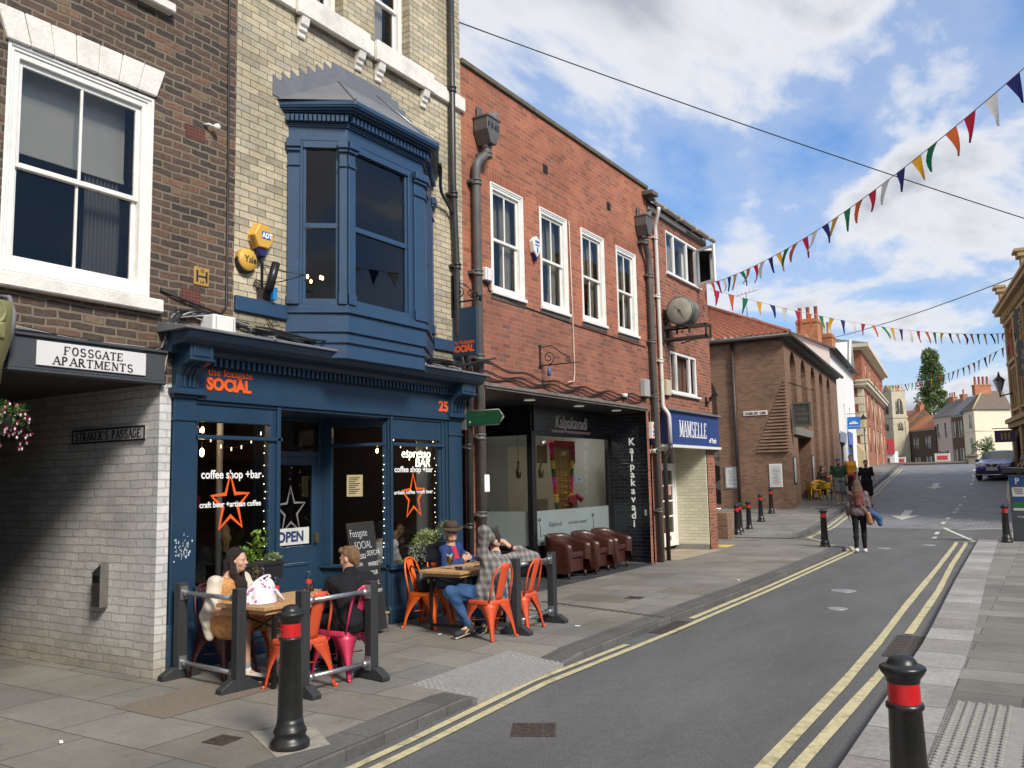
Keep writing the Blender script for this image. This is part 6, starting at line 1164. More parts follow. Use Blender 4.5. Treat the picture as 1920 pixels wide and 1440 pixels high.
t=thing('low_wall','low brick wall end beside the narrow brick house at the yard','wall',(-8.1,23.6,0));m=MB();m.box(-9.6,-7.75,23.5,24.0,-.1,.72);m.build('brickwork',ARCHB,t,bevel=.02);m=MB();m.tube([(-9.4,23.7,.82),(-8.0,23.7,.82)],.02,6);m.tube([(-8.05,23.7,.7),(-8.05,23.7,.82)],.02,6);m.build('handrail',GALV,t)
# ------------------------------------------------------------------ houses up the hill
WX,WY=-9.95,48.5;WDX,WDY=-.10,.995
wfn=lambda u,z,d:(WX+WDX*u-WDY*d,WY+WDY*u+WDX*d,z)
def white_house():
 root=thing('white_house','white rendered house with grey roof and tall brick chimneys','house',(WX,WY,1.2));REN=M('white render',(.80,.79,.76),.8,var=.05,scale=1.2,bump=.1)
 W=MB();wins=[(6.0,6.7,5.0,5.9),(9.5,10.2,5.0,5.9)];W.wall(wfn,0,13.9,4.0,8.5,wins,.12);W.wall(wfn,0,13.9,.6,4.0,[(2.4,5.6,.9,3.6),(7.6,10.0,.9,3.6)],.2);W.quad(wfn(0,0,0),wfn(0,0,8),wfn(0,8.5,8),wfn(0,8.5,0));W.add([wfn(0,8.5,0),wfn(0,8.5,8),wfn(0,10.6,4)],[(0,1,2)]);W.quad(wfn(13.9,0,0),wfn(13.9,0,8),wfn(13.9,8.5,8),wfn(13.9,8.5,0));W.build('wall',REN,root)
 for a,b,c,d in wins:g=MB();g.quad(wfn(a,c,.1),wfn(b,c,.1),wfn(b,d,.1),wfn(a,d,.1));w=g.build('window',M('pale window',(.35,.38,.40),.2),root)
 r=MB();r.quad(wfn(-.1,8.45,-.3),wfn(14.0,8.45,-.3),wfn(14.0,10.55,4),wfn(-.1,10.55,4));r.quad(wfn(-.1,10.55,4),wfn(14,10.55,4),wfn(14,8.4,8.3),wfn(-.1,8.4,8.3));r.build('roof',SLATE,root,solid=.1)
 g=MB();g.add([wfn(10.7,8.55,-.02),wfn(13.7,8.55,-.02),wfn(12.2,10.5,-.02),wfn(12.2,10.5,3.8)],[(0,1,2),(0,2,3),(1,3,2)]);g.build('gable',REN,root);g=MB();g.tube([wfn(10.6,8.5,-.1),wfn(12.2,10.6,-.1),wfn(13.8,8.5,-.1)],.10,6);g.build('bargeboard',WHITE,root)
 g=MB();g.tube([wfn(-.1,8.42,-.34),wfn(14,8.42,-.34)],.08,6);g.build('gutter',MATS['dark gutter'],root)
 ORB=brick_mat('bright chimney brick',[(0,(.42,.15,.065)),(1,(.58,.24,.11))],(.40,.28,.2),bump=.3)
 for(u,d,w,z0,z1,pots)in((5.0,1.6,.62,8.8,11.0,3),(6.6,.8,.42,8.8,10.25,2),(.6,1.5,.3,8.0,9.5,1)):
  c=MB();P=wfn(u,0,d);c.box(P[0]-w,P[0]+w,P[1]-.5,P[1]+.5,z0,z1-.25);c.box(P[0]-w-.04,P[0]+w+.04,P[1]-.54,P[1]+.54,z1-.25,z1-.12);c.box(P[0]-w+.02,P[0]+w-.02,P[1]-.48,P[1]+.48,z1-.12,z1);ch=c.build('chimney',ORB,root)
  for k in range(pots):x=P[0]+(k-(pots-1)/2)*w*.75;q=MB();q.lathe([(.13,0),(.11,.1),(.11,.7),(.125,.72),(.125,.78),(.09,.78)],(x,P[1],z1),10);q.build('chimney_pot',M('clay pot' if u<6 else 'buff pot',(.34,.10,.055)if u<6 else(.55,.42,.25),.8,var=.2),ch)
 s=MB()
 for a,b in((2.4,5.6),(7.6,10.0)):
  for u in(a,(a+b)/2,b-.1):s.add([wfn(u,.9,.12),wfn(u+.12,.9,.12),wfn(u+.12,3.6,.12),wfn(u,3.6,.12)],[(0,1,2,3)])
 s.build('shop_frame',M('dark shop paint',(.03,.035,.07),.4),root);s=MB();s.add([wfn(2.2,3.5,-.06),wfn(5.8,3.5,-.06),wfn(5.8,4.1,-.10),wfn(2.2,4.1,-.10)],[(0,1,2,3)]);s.build('shop_sign',M('grey blue sign',(.22,.25,.34),.5),root)
 s=MB();s.add([wfn(7.3,.8,-.03),wfn(7.7,.8,-.03),wfn(7.7,3.6,-.03),wfn(7.3,3.6,-.03)],[(0,1,2,3)]);s.add([wfn(9.9,.8,-.03),wfn(10.4,.8,-.03),wfn(10.4,3.6,-.03),wfn(9.9,3.6,-.03)],[(0,1,2,3)]);s.add([wfn(7.3,3.5,-.05),wfn(10.4,3.5,-.05),wfn(10.4,4.3,-.05),wfn(7.3,4.3,-.05)],[(0,1,2,3)])
 for u in(8.3,9.0,9.5):s.add([wfn(u,.9,.1),wfn(u+.12,.9,.1),wfn(u+.12,3.6,.1),wfn(u,3.6,.1)],[(0,1,2,3)])
 for z in(1.6,2.3,3.0):s.add([wfn(7.7,z,.09),wfn(9.9,z,.09),wfn(9.9,z+.09,.09),wfn(7.7,z+.09,.09)],[(0,1,2,3)])
 s.build('blue_shopfront',M('bright blue paint',(.035,.09,.45),.4),root)
 g=MB();[g.quad(wfn(a,.9,.18),wfn(b,.9,.18),wfn(b,3.6,.18),wfn(a,3.6,.18))for a,b in((2.4,5.6),(7.6,10))];g.build('shop_pane',M('dark shop window',(.03,.035,.04),.08,spec=.8),root)
 t=thing('hanging_sign','bright blue hanging sign with white skyline on the white house','sign',(-10.6,55.8,4.5));q=MB();q.box(-10.66,-9.92,55.9,55.96,4.42,5.16);q.build('board',M('sky blue sign',(.01,.18,.62),.4),t);q=MB()
 for k,h in enumerate((.1,.16,.12,.26,.14,.22,.12,.1)):q.prism([(-10.55+k*.066,4.72),(-10.49+k*.066,4.72),(-10.49+k*.066,4.72+h*.6),(-10.52+k*.066,4.72+h),(-10.55+k*.066,4.72+h*.6)],55.885,55.9,'y')
 q.build('skyline',TXW,t);text('lettering','the York shop',TXW,t,.13,(-10.58,55.89,4.54),(1,0,0),(0,0,1),.004,sx=.85);q=MB();q.tube([(-11,55.93,5.35),(-9.9,55.93,5.35)],.02,5);q.tube([(-11,55.93,5.35),(-11,55.93,4.4)],.015,5);q.build('arm',BLACK,t)
white_house()
def quoin_house():
 x0,y0=-10.85,63.;dx,dy=-.095,.995;fn=lambda u,z,d:(x0+dx*u-dy*d,y0+dy*u+dx*d,z);fs=lambda u,z,d:(x0-u,y0+d,z)
 root=thing('brick_building','tall red brick corner building with cream quoins and cornices on the hill','building',(x0,y0,2));RB=brick_mat('far red brick',[(0,(.30,.10,.055)),(1,(.42,.15,.08))],(.32,.2,.14),bump=.3);CR=M('cream stone',(.62,.56,.42),.8,var=.1,scale=3)
 W=MB();wins=[(3+4.2*k,4.3+4.2*k,z,z+1.9)for k in range(5)for z in(3.2,5.6)]+[(3+4.2*k,4.2+4.2*k,8.4,9.6)for k in range(5)];W.wall(fn,0,22,.5,10.2,wins,.25);W.quad(fs(0,.5,0),fs(9,.5,0),fs(9,10.2,0),fs(0,10.2,0));W.build('wall',RB,root)
 for a,b,c,d in wins:q=MB();q.quad(fn(a,c,.2),fn(b,c,.2),fn(b,d,.2),fn(a,d,.2));w=q.build('window',M('dark pane',(.05,.055,.06),.1,spec=.8),root);q=MB();q.tube([fn(a,c,.1),fn(b,c,.1),fn(b,d,.1),fn(a,d,.1)],.05,4,closed=True);q.build('frame',CR,w)
 for z0,z1,o in((7.6,7.75,.15),(7.75,8.0,.35),(8.0,8.12,.45),(10.2,10.35,.2),(10.35,10.6,.55)):
  c=MB();P=[fn(-o,0,-o),fn(22,0,-o),fn(22,0,.2),fs(9,0,.2),fs(9,0,-o)];c.prism([(p[0],p[1])for p in P],z0,z1,'z');c.build('cornice',CR,root)
 q=MB()
 for k in range(11):
  z=1.6+k*.54;w=.62 if k%2 else .38;q.add([fs(w,z,-.03),fs(-.03,z,-.03),fn(w,z,-.03),fs(w,z+.5,-.03),fs(-.03,z+.5,-.03),fn(w,z+.5,-.03)],[(0,1,4,3),(1,2,5,4),(3,4,5)])
  for uu in(9,16):q.add([fn(uu-w/2,z,-.03),fn(uu+w/2,z,-.03),fn(uu+w/2,z+.5,-.03),fn(uu-w/2,z+.5,-.03)],[(0,1,2,3)])
 q.build('quoins',CR,root);r=MB();r.add([fn(-.5,10.62,-.5),fn(22,10.62,-.5),fn(22,12,4),fn(3,12,4),fs(9,10.62,-.5),fs(9,12,4)],[(0,1,2,3),(4,0,3,5)]);r.build('roof',SLATE,root)
 b=MB();b.prism([(x0-1.1,1.6),(x0+.0,1.6),(x0+.0,3.2),(x0-.5,3.75),(x0-1.1,3.9)],y0-1.2,y0-.05,'y');b.build('porch_wall',M('tan stone',(.42,.34,.20),.85,var=.2),root)
 t=thing('street_lamp','black lantern on the corner of the cream quoined building','lamp',(-10.9,62.6,5));m=MB();m.tube([(-10.85,62.9,4.6),(-10.85,62.4,4.75)],.03,6);m.tube([(-10.85,62.4,1.9),(-10.85,62.4,4.8)],.035,6);m.build('bracket',BLACK,t);m=MB();m.lathe([(.1,0),(.22,.5)],(-10.85,62.4,4.85),6,sharp=True);m.build('lantern_glass',M('amber lantern',(.5,.42,.25),.3),t);m=MB();m.lathe([(.25,0),(.2,.12),(.06,.25),(.02,.4)],(-10.85,62.4,5.36),6,sharp=True);m.build('lantern_cap',BLACK,t)
quoin_house()
def church():
 root=thing('church_tower','pale limestone church tower with battlements beyond the houses','church',(-30,206,-1));ST=M('limestone',(.50,.45,.34),.9,var=.16,scale=.8,bump=.3);c,s=math.cos(R_(48)),math.sin(R_(48))
 c0=Vector((-29.5,204.5));e1=Vector((-.85,.53));e2=Vector((.80,.60));W1,W2=3.6,3.2
 def box(mb,a0,a1,b0,b1,z0,z1):P=[c0+e1*a0+e2*b0,c0+e1*a0+e2*b1,c0+e1*a1+e2*b1,c0+e1*a1+e2*b0];mb.prism([tuple(p)for p in P],z0,z1,'z')
 m=MB();box(m,0,W1,0,W2,-2,13.6);box(m,-.15,W1+.15,-.15,W2+.15,13.6,14.0);box(m,.0,W1,0,W2,14.0,19.6);box(m,-.12,W1+.12,-.12,W2+.12,19.6,20.0)
 for a in(0,W1-.4):
  for b in(0,W2-.4):box(m,a-.15,a+.55,b-.15,b+.55,-2,13)
 for i in range(5):box(m,W1*i/5+.05,W1*i/5+.45,-.05,.2,20,20.7)
 for i in range(5):box(m,-.05,.2,W2*i/5+.05,W2*i/5+.4,20,20.7)
 m.build('tower',ST,root)
 for fnw,L in((lambda u,z:c0+e1*u-e2*.06,W1),(lambda u,z:c0+e2*u-e1*.06,W2)):
  for z0,zs,hw in((14.6,17.0,.75),(11.0,12.2,.5)):
   P=[(L/2-hw,z0),(L/2+hw,z0),(L/2+hw,zs),(L/2+hw*.55,zs+hw*.9),(L/2,zs+hw*1.35),(L/2-hw*.55,zs+hw*.9),(L/2-hw,zs)]
   q=MB();q.add([(*fnw(u,z),z)for u,z in P],[tuple(range(7))]);w=q.build('belfry_window',M('louvre dark',(.07,.07,.065),.9),root);q=MB();q.tube([(*fnw(L/2,0),z0),(*fnw(L/2,0),zs+.6)],.09,5);q.tube([(*fnw(u,z),z)for u,z in P],.14,5,closed=True);q.build('tracery',ST,w)
church()
def far_house(name,label,p0,p1,eave,ridge,zb,wmat,rmat,wins,depth=7.,chim=(),cornice=True,sash_=(.7,.68,.62),hip=0.,drop_=0):
 p0,p1=Vector((p0[0],p0[1])),Vector((p1[0],p1[1]));L_=(p1-p0).length;e=(p1-p0).normalized();n=Vector((-e.y,e.x));n=n if n.y>0 else-n
 fn=lambda u,z,d:(*(p0+e*u+n*d),z);root=thing('house' if not name else name,label,'house',(p0.x,p0.y,zb))
 W=MB();W.wall(fn,0,L_,zb,eave,[w for w in wins],.18);W.quad(fn(L_,zb,0),fn(L_,zb,depth),fn(L_,eave,depth),fn(L_,eave,0));W.quad(fn(0,zb,0),fn(0,zb,depth),fn(0,eave,depth),fn(0,eave,0))
 if not hip:W.add([fn(L_,eave,0),fn(L_,eave,depth),fn(L_,ridge,depth/2),fn(0,eave,0),fn(0,eave,depth),fn(0,ridge,depth/2)],[(0,1,2),(3,4,5)])
 W.build('wall',wmat,root);r=MB();o=.25;h=hip
 r.quad(fn(-o*.2,eave-.05,-o),fn(L_+o*.2,eave-.05,-o),fn(L_-h,ridge,depth/2),fn(h,ridge,depth/2));r.quad(fn(0,eave-.05,depth+o),fn(L_,eave-.05,depth+o),fn(L_-h,ridge,depth/2),fn(h,ridge,depth/2))
 if h:r.add([fn(L_+o,eave-.05,-o),fn(L_+o,eave-.05,depth),fn(L_-h,ridge,depth/2),fn(-o,eave-.05,-o),fn(-o,eave-.05,depth),fn(h,ridge,depth/2)],[(0,1,2),(3,4,5)])
 r.build('roof',rmat,root,solid=.12)
 if cornice:c=MB();c.add([fn(0,eave-.35,-.02),fn(L_,eave-.35,-.02),fn(L_,eave,-.25),fn(0,eave,-.25)],[(0,1,2,3)]);c.build('eaves_board',M('pale eaves',(.55,.52,.46),.7),root)
 WP_=M('far sash white',sash_,.6)
 for a,b,c,d in wins:
  q=MB();q.quad(fn(a,c,.16),fn(b,c,.16),fn(b,d,.16),fn(a,d,.16));w=q.build('window',M('far pane',(.16,.18,.19),.15,spec=.8),root);q=MB();q.tube([fn(a,c,.02),fn(b,c,.02),fn(b,d,.02),fn(a,d,.02)],.11,4,closed=True);q.tube([fn(a,(c+d)/2,.1),fn(b,(c+d)/2,.1)],.07,4);q.tube([fn((a+b)/2,c,.1),fn((a+b)/2,d,.1)],.05,4);q.build('frame',WP_,w)
 for(u,d,w,z1,pots)in chim:
  P=fn(u,0,d);c=MB();c.at((P[0],P[1],0),math.atan2(e.y,e.x)).box(-w,w,-.45,.45,eave,z1);c.box(-w-.08,w+.08,-.53,.53,z1,z1+.2);ch=c.build('chimney',MATS['bright chimney brick'],root)
  for k in range(pots):q=MB();q.lathe([(.18,0),(.15,.1),(.15,.9),(.18,.95)],fn(u+(k-(pots-1)/2)*w*1.7/max(1,pots-1)if pots>1 else u,z1+.2,d),8);q.build('chimney_pot',M('clay pot',(.34,.10,.055)),ch)
 return root
DKB=brick_mat('dark far brick',[(0,(.115,.07,.05)),(1,(.18,.105,.07))],(.16,.12,.09),bump=.2);DKB2=brick_mat('darker far brick',[(0,(.085,.062,.046)),(1,(.125,.09,.065))],(.12,.095,.075),bump=.2)
far_house('house','brown brick house with orange roof left of its lower neighbour, beyond the hill',(-31.4,214.0),(-26.8,207.3),12.0,15.6,-1,DKB,M('orange pantile',(.36,.15,.085),.8,var=.2),[(1.6,2.8,8.3,10.9),(4.9,6.1,8.3,10.9),(2.4,4.4,3.5,6.6)],chim=((7.3,3.3,.8,16.2,2),))
far_house('house','low dark brown house with bright orange roof and four white windows',(-26.8,207.2),(-20.75,199.2),10.85,13.8,-1,DKB2,M('bright pantile',(.44,.17,.085),.8,var=.2),[(1.8,3.4,6.6,9.0),(6.4,8.0,6.6,9.2),(2.0,3.6,1.8,4.9),(6.3,8.0,1.8,5.0)])
far_house('house','pink rendered house with grey roof between two brown houses',(-21.0,200.2),(-17.3,194.2),12.9,16.4,-1,M('pink render',(.60,.47,.42),.8,var=.05,scale=1),SLATE,[(1.2,2.3,8.6,11.6),(4.3,5.4,8.6,11.6),(1.3,2.4,3.0,6),(4.4,5.5,3.0,6)],sash_=(.42,.36,.34),chim=((1.5,3.5,1.1,16.9,3),(6.4,3.3,.7,17.0,1)))
far_house('house','narrow brown brick house with blue grey roof beside the cream house',(-17.5,194.8),(-14.6,190.2),12.8,16.5,-1,DKB,M('blue grey slate',(.16,.18,.21),.7,var=.15),[(1.0,1.9,8.4,11.6),(3.4,4.4,8.4,11.6),(1.0,2.0,2.2,6.0),(3.4,4.5,2.2,6.2)])
def cream_corner():
 root=thing('house','cream rendered corner house with hipped brown roof and four chimney pots','house',(-12.4,184,-1));CRM=M('cream render',(.78,.70,.54),.8,var=.04,scale=.6)
 a,b,c=Vector((-14.9,190.8)),Vector((-12.4,184.0)),Vector((-6.6,188.2));d=a+(c-b)
 W=MB();ea=13.2
 for p,q in((a,b),(b,c),(c,d),(d,a)):W.quad((*p,-1),(*q,-1),(*q,ea),(*p,ea))
 W.build('wall',CRM,root);s=MB();[s.tube([(*(p*1.0),9.2),(*(q*1.0),9.2)],.09,5)for p,q in((a,b),(b,c))];s.build('string_course',CRM,root)
 cen=(a+c)/2;r=MB();ex=lambda p:p+(p-cen).normalized()*.5;r1,r2=(a+b)/2*.45+(c+d)/2*.55,(c+d)/2;R1=(b+(c-b)*.42+(a-b)*.45);R2=(c+(a-b)*.45)
 r.add([(*ex(a),ea),(*ex(b),ea),(*ex(c),ea),(*ex(d),ea),(*R1,17),(*R2,17)],[(0,1,4),(1,2,5,4),(2,3,5),(3,0,4,5)]);r.build('roof',BROWNR,root);r=MB();r.tube([(*ex(b),ea),(*R1,17.05)],.16,6);r.build('hip_tile',M('buff hip',(.45,.36,.22),.8),root)
 ch=MB();ch.at((*R1,0),.6).box(-1.6,1.6,-.5,.5,16.2,18.0);ch.box(-1.7,1.7,-.6,.6,18.0,18.2);cc=ch.build('chimney',MATS['bright chimney brick'],root)
 for k in range(4):q=MB();P=R1+Vector((math.cos(.6),math.sin(.6)))*(-1.2+.8*k);q.lathe([(.25,0),(.2,.1),(.2,1.5),(.25,1.6)],(*P,18.2),8);q.build('chimney_pot',M('clay pot',(.34,.10,.055)),cc)
 e=(b-a).normalized();n=Vector((e.y,-e.x));n=n if n.x<0 else-n
 for u,z0,z1 in((4.3,9.9,12.3),(4.4,4.8,8.0),(4.6,1.2,3.8)):
  p,q=a+e*u+n*.04,a+e*(u+1.3)+n*.04;m=MB();m.quad((*p,z0),(*q,z0),(*q,z1),(*p,z1));w=m.build('window',M('far pane',(.16,.18,.19)),root);m=MB();m.tube([(*p,z0),(*q,z0),(*q,z1),(*p,z1)],.1,4,closed=True);m.build('frame',M('far sash white',(.7,.68,.62)),w)
cream_corner()
def far_bits():
 def brd(label,x,y,z0,z1,w,cols,name='sale_board'):
  t=thing(name,label,'sign',(x,y,z0));m=MB();m.box(x-w/2,x+w/2,y,y+.1,z0,z1);m.build('panel',cols[0],t);m=MB();m.box(x-w*.36,x+w*.36,y-.03,y,z0+(z1-z0)*.25,z0+(z1-z0)*.72);m.build('red_patch',cols[1],t);m=MB();m.box(x-w/2,x+w/2,y-.02,y,z1,z1+.2);m.build('top_strip',cols[2],t);m=MB();m.tube([(x-w/2,y+.05,-1),(x-w/2,y+.05,z1)],.06,5);m.tube([(x+w/2,y+.05,-1),(x+w/2,y+.05,z1)],.06,5);m.build('post',cols[0],t)
 RR=M('board red',(.55,.06,.07),.5);PW=M('board pale',(.6,.57,.52),.6);BK=M('board dark',(.05,.045,.05),.6)
 brd('small red and white sale board before the tall brown house',-24.3,174,3.3,4.6,1.7,(PW,RR,BK));brd('wide red and white sale board before the pink house',-16.6,167,3.4,4.9,2.3,(PW,RR,BK))
 t=thing('shop','small white shop with a red fascia sign at the foot of the street','shop',(-16.6,108,1.5));m=MB();m.box(-17.5,-15.7,108,111,-1,4.2);m.build('wall',WHITE,t);m=MB();m.box(-17.6,-15.6,107.8,108,3.9,5.6);m.build('fascia',RR,t);m=MB();m.box(-17.1,-16.2,107.95,107.99,1,3.4);m.build('door',BK,t);m=MB();m.box(-17.0,-16.3,107.75,107.8,4.4,5.1);m.build('sign_panel',BK,t)
 t=thing('bridge_parapet','grey stone bridge parapet wall just beyond the brow of the road','wall',(-12,84,2));m=MB();m.box(-16,-5.3,84,84.5,1.5,2.45);m.box(-16,-5.3,83.9,84.6,2.45,2.6);m.build('masonry',M('parapet stone',(.24,.21,.18),.9,var=.25,scale=1),t)
 for x in(-6.0,):m=MB();m.box(x-.35,x+.35,83.8,84.6,1.5,3.0);m.box(x-.42,x+.42,83.7,84.7,3.0,3.15);m.build('pier',M('parapet stone',(.24,.21,.18)),t)
 t=thing('traffic_barrier','orange plastic barrier beyond the brow of the road','barrier',(-14.5,90,2));m=MB();m.box(-15.3,-13.9,90,90.4,1.6,2.75);m.box(-15.1,-14.1,89.97,90,1.9,2.4);m.build('panel',M('barrier orange',(.55,.14,.03),.5),t,bevel=.05)
 t=thing('parked_car','dark car roof half hidden beyond the brow of the road','car',(-17,92,1.5));m=MB();m.prism([(-19,1.4),(-15.2,1.4),(-15.1,2.2),(-15.9,2.4),(-16.6,2.95),(-18.2,2.95),(-19,2.3)],91,92.7,'y');m.build('body',M('dark car paint',(.03,.035,.035),.3),t,bevel=.06);m=MB();m.prism([(-16.0,2.42),(-16.6,2.88),(-18.1,2.88),(-18.7,2.4)],90.97,90.99,'y');m.build('window',M('dark pane',(.05,.055,.06)),t)
 m=MB();m.lathe([(.35,0),(.35,.2)],(-15.9,91,1.6),12);m.build('wheel',BLACK,t)
far_bits()
# ------------------------------------------------------------------ ornate corner building on the right
def ornate():
 x0,y0=-1.66,52.2;dx,dy=.147,-.989;k_=.865;fn=lambda u,z,d:(x0+(dx*u+dy*-1*d)*k_,y0+(dy*u+dx*d)*k_,1.72+(z-1.72)*k_)
 root=thing('brick_building','ornate red brick and yellow stone corner building at the right edge','building',(x0,y0,2));RB=MATS['far red brick'];ST=M('yellow sandstone',(.40,.29,.14),.85,var=.22,scale=2,bump=.3)
 L_=27;W=MB();b1=[(1.6+3.6*k+j*.95,2.2+3.6*k+j*.95,z0,z1)for k in range(7)for j in(0,1,2)for z0,z1 in((5.6,7.6),(8.4,10.0))if 2.3+3.6*k+j*.95<L_];W.wall(fn,0,L_,4.6,12,b1,.3);W.quad(fn(0,0,0),fn(0,0,9),fn(0,12,9),fn(0,12,0));W.wall(fn,0,L_,0,4.6,[(1+3.6*k,3.6+3.6*k,1.8,4.2)for k in range(7)],.4);W.build('wall',RB,root)
 g=MB();[g.quad(fn(a,c,.25),fn(b,c,.25),fn(b,d,.25),fn(a,d,.25))for a,b,c,d in b1+[(1+3.6*k,3.6+3.6*k,1.8,4.2)for k in range(7)]];g.build('panes',M('dark pane',(.05,.055,.06)),root)
 def slab(u0,u1,z0,z1,o):m.add([fn(u0,z0,-o),fn(u1,z0,-o),fn(u1,z1,-o),fn(u0,z1,-o),fn(u0,z0,.05),fn(u1,z0,.05),fn(u1,z1,.05),fn(u0,z1,.05)],[(0,1,2,3),(3,2,6,7),(0,4,5,1),(0,3,7,4),(1,5,6,2)])
 m=MB()
 for z0,z1,o in((4.2,4.5,.35),(4.5,4.75,.5),(8.0,8.2,.18),(7.7,7.85,.1),(10.4,10.6,.2),(10.9,11.1,.3),(11.1,11.35,.6),(11.35,11.5,.7),(5.2,5.35,.15)):slab(-.2,L_,z0,z1,o)
 for k in range(40):slab(.1+k*.66,.4+k*.66,10.62,10.92,.35)
 m.build('stone_course',ST,root);m=MB()
 for k in range(8):slab(.2+3.6*k,.75+3.6*k,4.7,10.4,.18);slab(.1+3.6*k,.85+3.6*k,1.5,4.2,.25)
 for k in range(7):
  for j in(0,1,2):slab(1.4+3.6*k+j*.95,1.6+3.6*k+j*.95,5.4,7.7,.1)
 m.build('pilaster',ST,root);m=MB()
 for u in(-.1,9.5):slab(u,u+.8,11.5,12.5,.3);slab(u-.1,u+.9,12.5,12.75,.45);slab(u-.15,u+.95,12.75,12.9,.6)
 slab(-.2,L_,11.5,11.9,.1);m.build('parapet',ST,root);ch=MB();P=fn(8,0,2);ch.box(P[0]-.6,P[0]+.6,P[1]-.6,P[1]+.6,11,12.3);c_=ch.build('chimney',MATS['bright chimney brick'],root);q=MB();q.lathe([(.2,0),(.18,.6)],(P[0]-.3,P[1],12.3),8);q.build('chimney_pot',M('clay pot',(.34,.10,.055)),c_)
 m=MB();
 for k in range(7):u0,u1=1+3.6*k,3.6+3.6*k;m.tube([fn(u0,1.8,-.03),fn(u0,3.6,-.03),fn((u0+u1)/2,4.15,-.03),fn(u1,3.6,-.03),fn(u1,1.8,-.03)],.1,5)
 m.build('shop_arch',M('dark bronze',(.07,.05,.035),.5),root)
 t=thing('street_lamp','black wall lantern on the ornate corner building','lamp',(-2.5,59,6.5));P=fn(.9,6.3,-.1);Q=fn(.9,6.4,-.75);m=MB();m.tube([P,(Q[0],Q[1],5.55)],.035,6);m.tube([(Q[0],Q[1],5.5),(Q[0],Q[1],5.8)],.04,6);m.build('arm',BLACK,t);m=MB();m.lathe([(.11,0),(.26,.54)],(Q[0],Q[1],5.8),6,sharp=True);m.build('lantern_glass',M('grey lantern',(.25,.26,.27),.2),t);m=MB();m.lathe([(.30,0),(.22,.12),(.07,.26),(.04,.42),(.01,.5)],(Q[0],Q[1],6.34),6,sharp=True);m.build('lantern_cap',BLACK,t)
 t=thing('hanging_sign','small purple hanging sign under the ornate building','sign',(-2.6,57,3.8));P=fn(2.5,3.7,-.1);m=MB();m.box(P[0]-1.1,P[0]-.2,P[1],P[1]+.06,3.13,3.73);m.build('board',M('purple sign',(.06,.025,.11),.4),t);m=MB();m.tube([(P[0]-1.2,P[1]+.03,3.82),(P[0]+.1,P[1]+.03,3.82)],.025,5);m.build('arm',BLACK,t);m=MB();[m.box(P[0]-.82+k*.16,P[0]-.74+k*.16,P[1]-.01,P[1],3.25,3.6)for k in range(3)];m.build('emblem',M('gold mark',(.4,.28,.08),.5),t)
 t=thing('hanging_sign','tall slate blue board lettered LOCH FYNE in gold at the right edge','sign',(-1.2,52,7));P=fn(7.6,0,-.05);m=MB();m.box(P[0]-.38,P[0]+.5,P[1],P[1]+.12,6.0,9.1);m.build('board',M('slate blue board',(.12,.14,.17),.5),t)
 for i,s in enumerate('LOCH FYNE'):
  if s!=' ':text('lettering',s,M('gilt letters',(.62,.42,.10),.4),t,.40,(P[0]-.12,P[1]-.005,8.68-i*.345),(1,0,0),(0,0,1),.01,align='CENTER',bold=.008)
ornate()
# ------------------------------------------------------------------ the street's other side (behind and beside the camera; mirrored in the windows)
def opposite(label,y0,y1,x,h,mat,rmat):
 root=thing('brick_building',label,'building',(x,(y0+y1)/2,0));fn=lambda u,z,d:(x+d,u,z);W=MB();n=int((y1-y0)/2.4);wins=[(y0+.7+2.4*k,y0+1.8+2.4*k,z,z+1.5)for k in range(n)for z in(3.4,)if z+1.6<h];W.wall(fn,y0,y1,0,h,wins+[(y0+.5,y1-.5,.4,2.5)],.2);W.quad((x,y0,0),(x+8,y0,0),(x+8,y0,h),(x,y0,h));W.quad((x,y1,0),(x+8,y1,0),(x+8,y1,h),(x,y1,h));W.build('wall',mat,root)
 r=MB();r.quad((x-.2,y0,h),(x-.2,y1,h),(x+4,y1,h+1.5),(x+4,y0,h+1.5));r.quad((x+4,y0,h+1.5),(x+4,y1,h+1.5),(x+8,y1,h),(x+8,y0,h));r.build('roof',rmat,root);c=MB();c.box(x+2.5,x+3.6,y0+.2,y0+1.0,h,h+2.6);c.build('chimney',mat,root)
 g=MB();[g.quad((x+.15,a,c_),(x+.15,b,c_),(x+.15,b,d),(x+.15,a,d))for a,b,c_,d in wins+[(y0+.5,y1-.5,.4,2.5)]];g.build('panes',M('dark pane',(.05,.055,.06)),root);f=MB();[f.tube([(x,a,c_),(x,b,c_),(x,b,d),(x,a,d)],.05,4,closed=True)for a,b,c_,d in wins];f.build('frames',WHITE,root)
opposite('low dark brick house across the street behind the camera',-8,3.2,8.0,5.4,BROWNB,SLATE);opposite('pale rendered house across the street beside the camera',3.2,12.5,8.0,6.2,M('buff render',(.45,.40,.32),.8),BROWNR);opposite('red brick house across the street towards the parking machine',12.5,30,8.2,5.6,REDB2,SLATE)
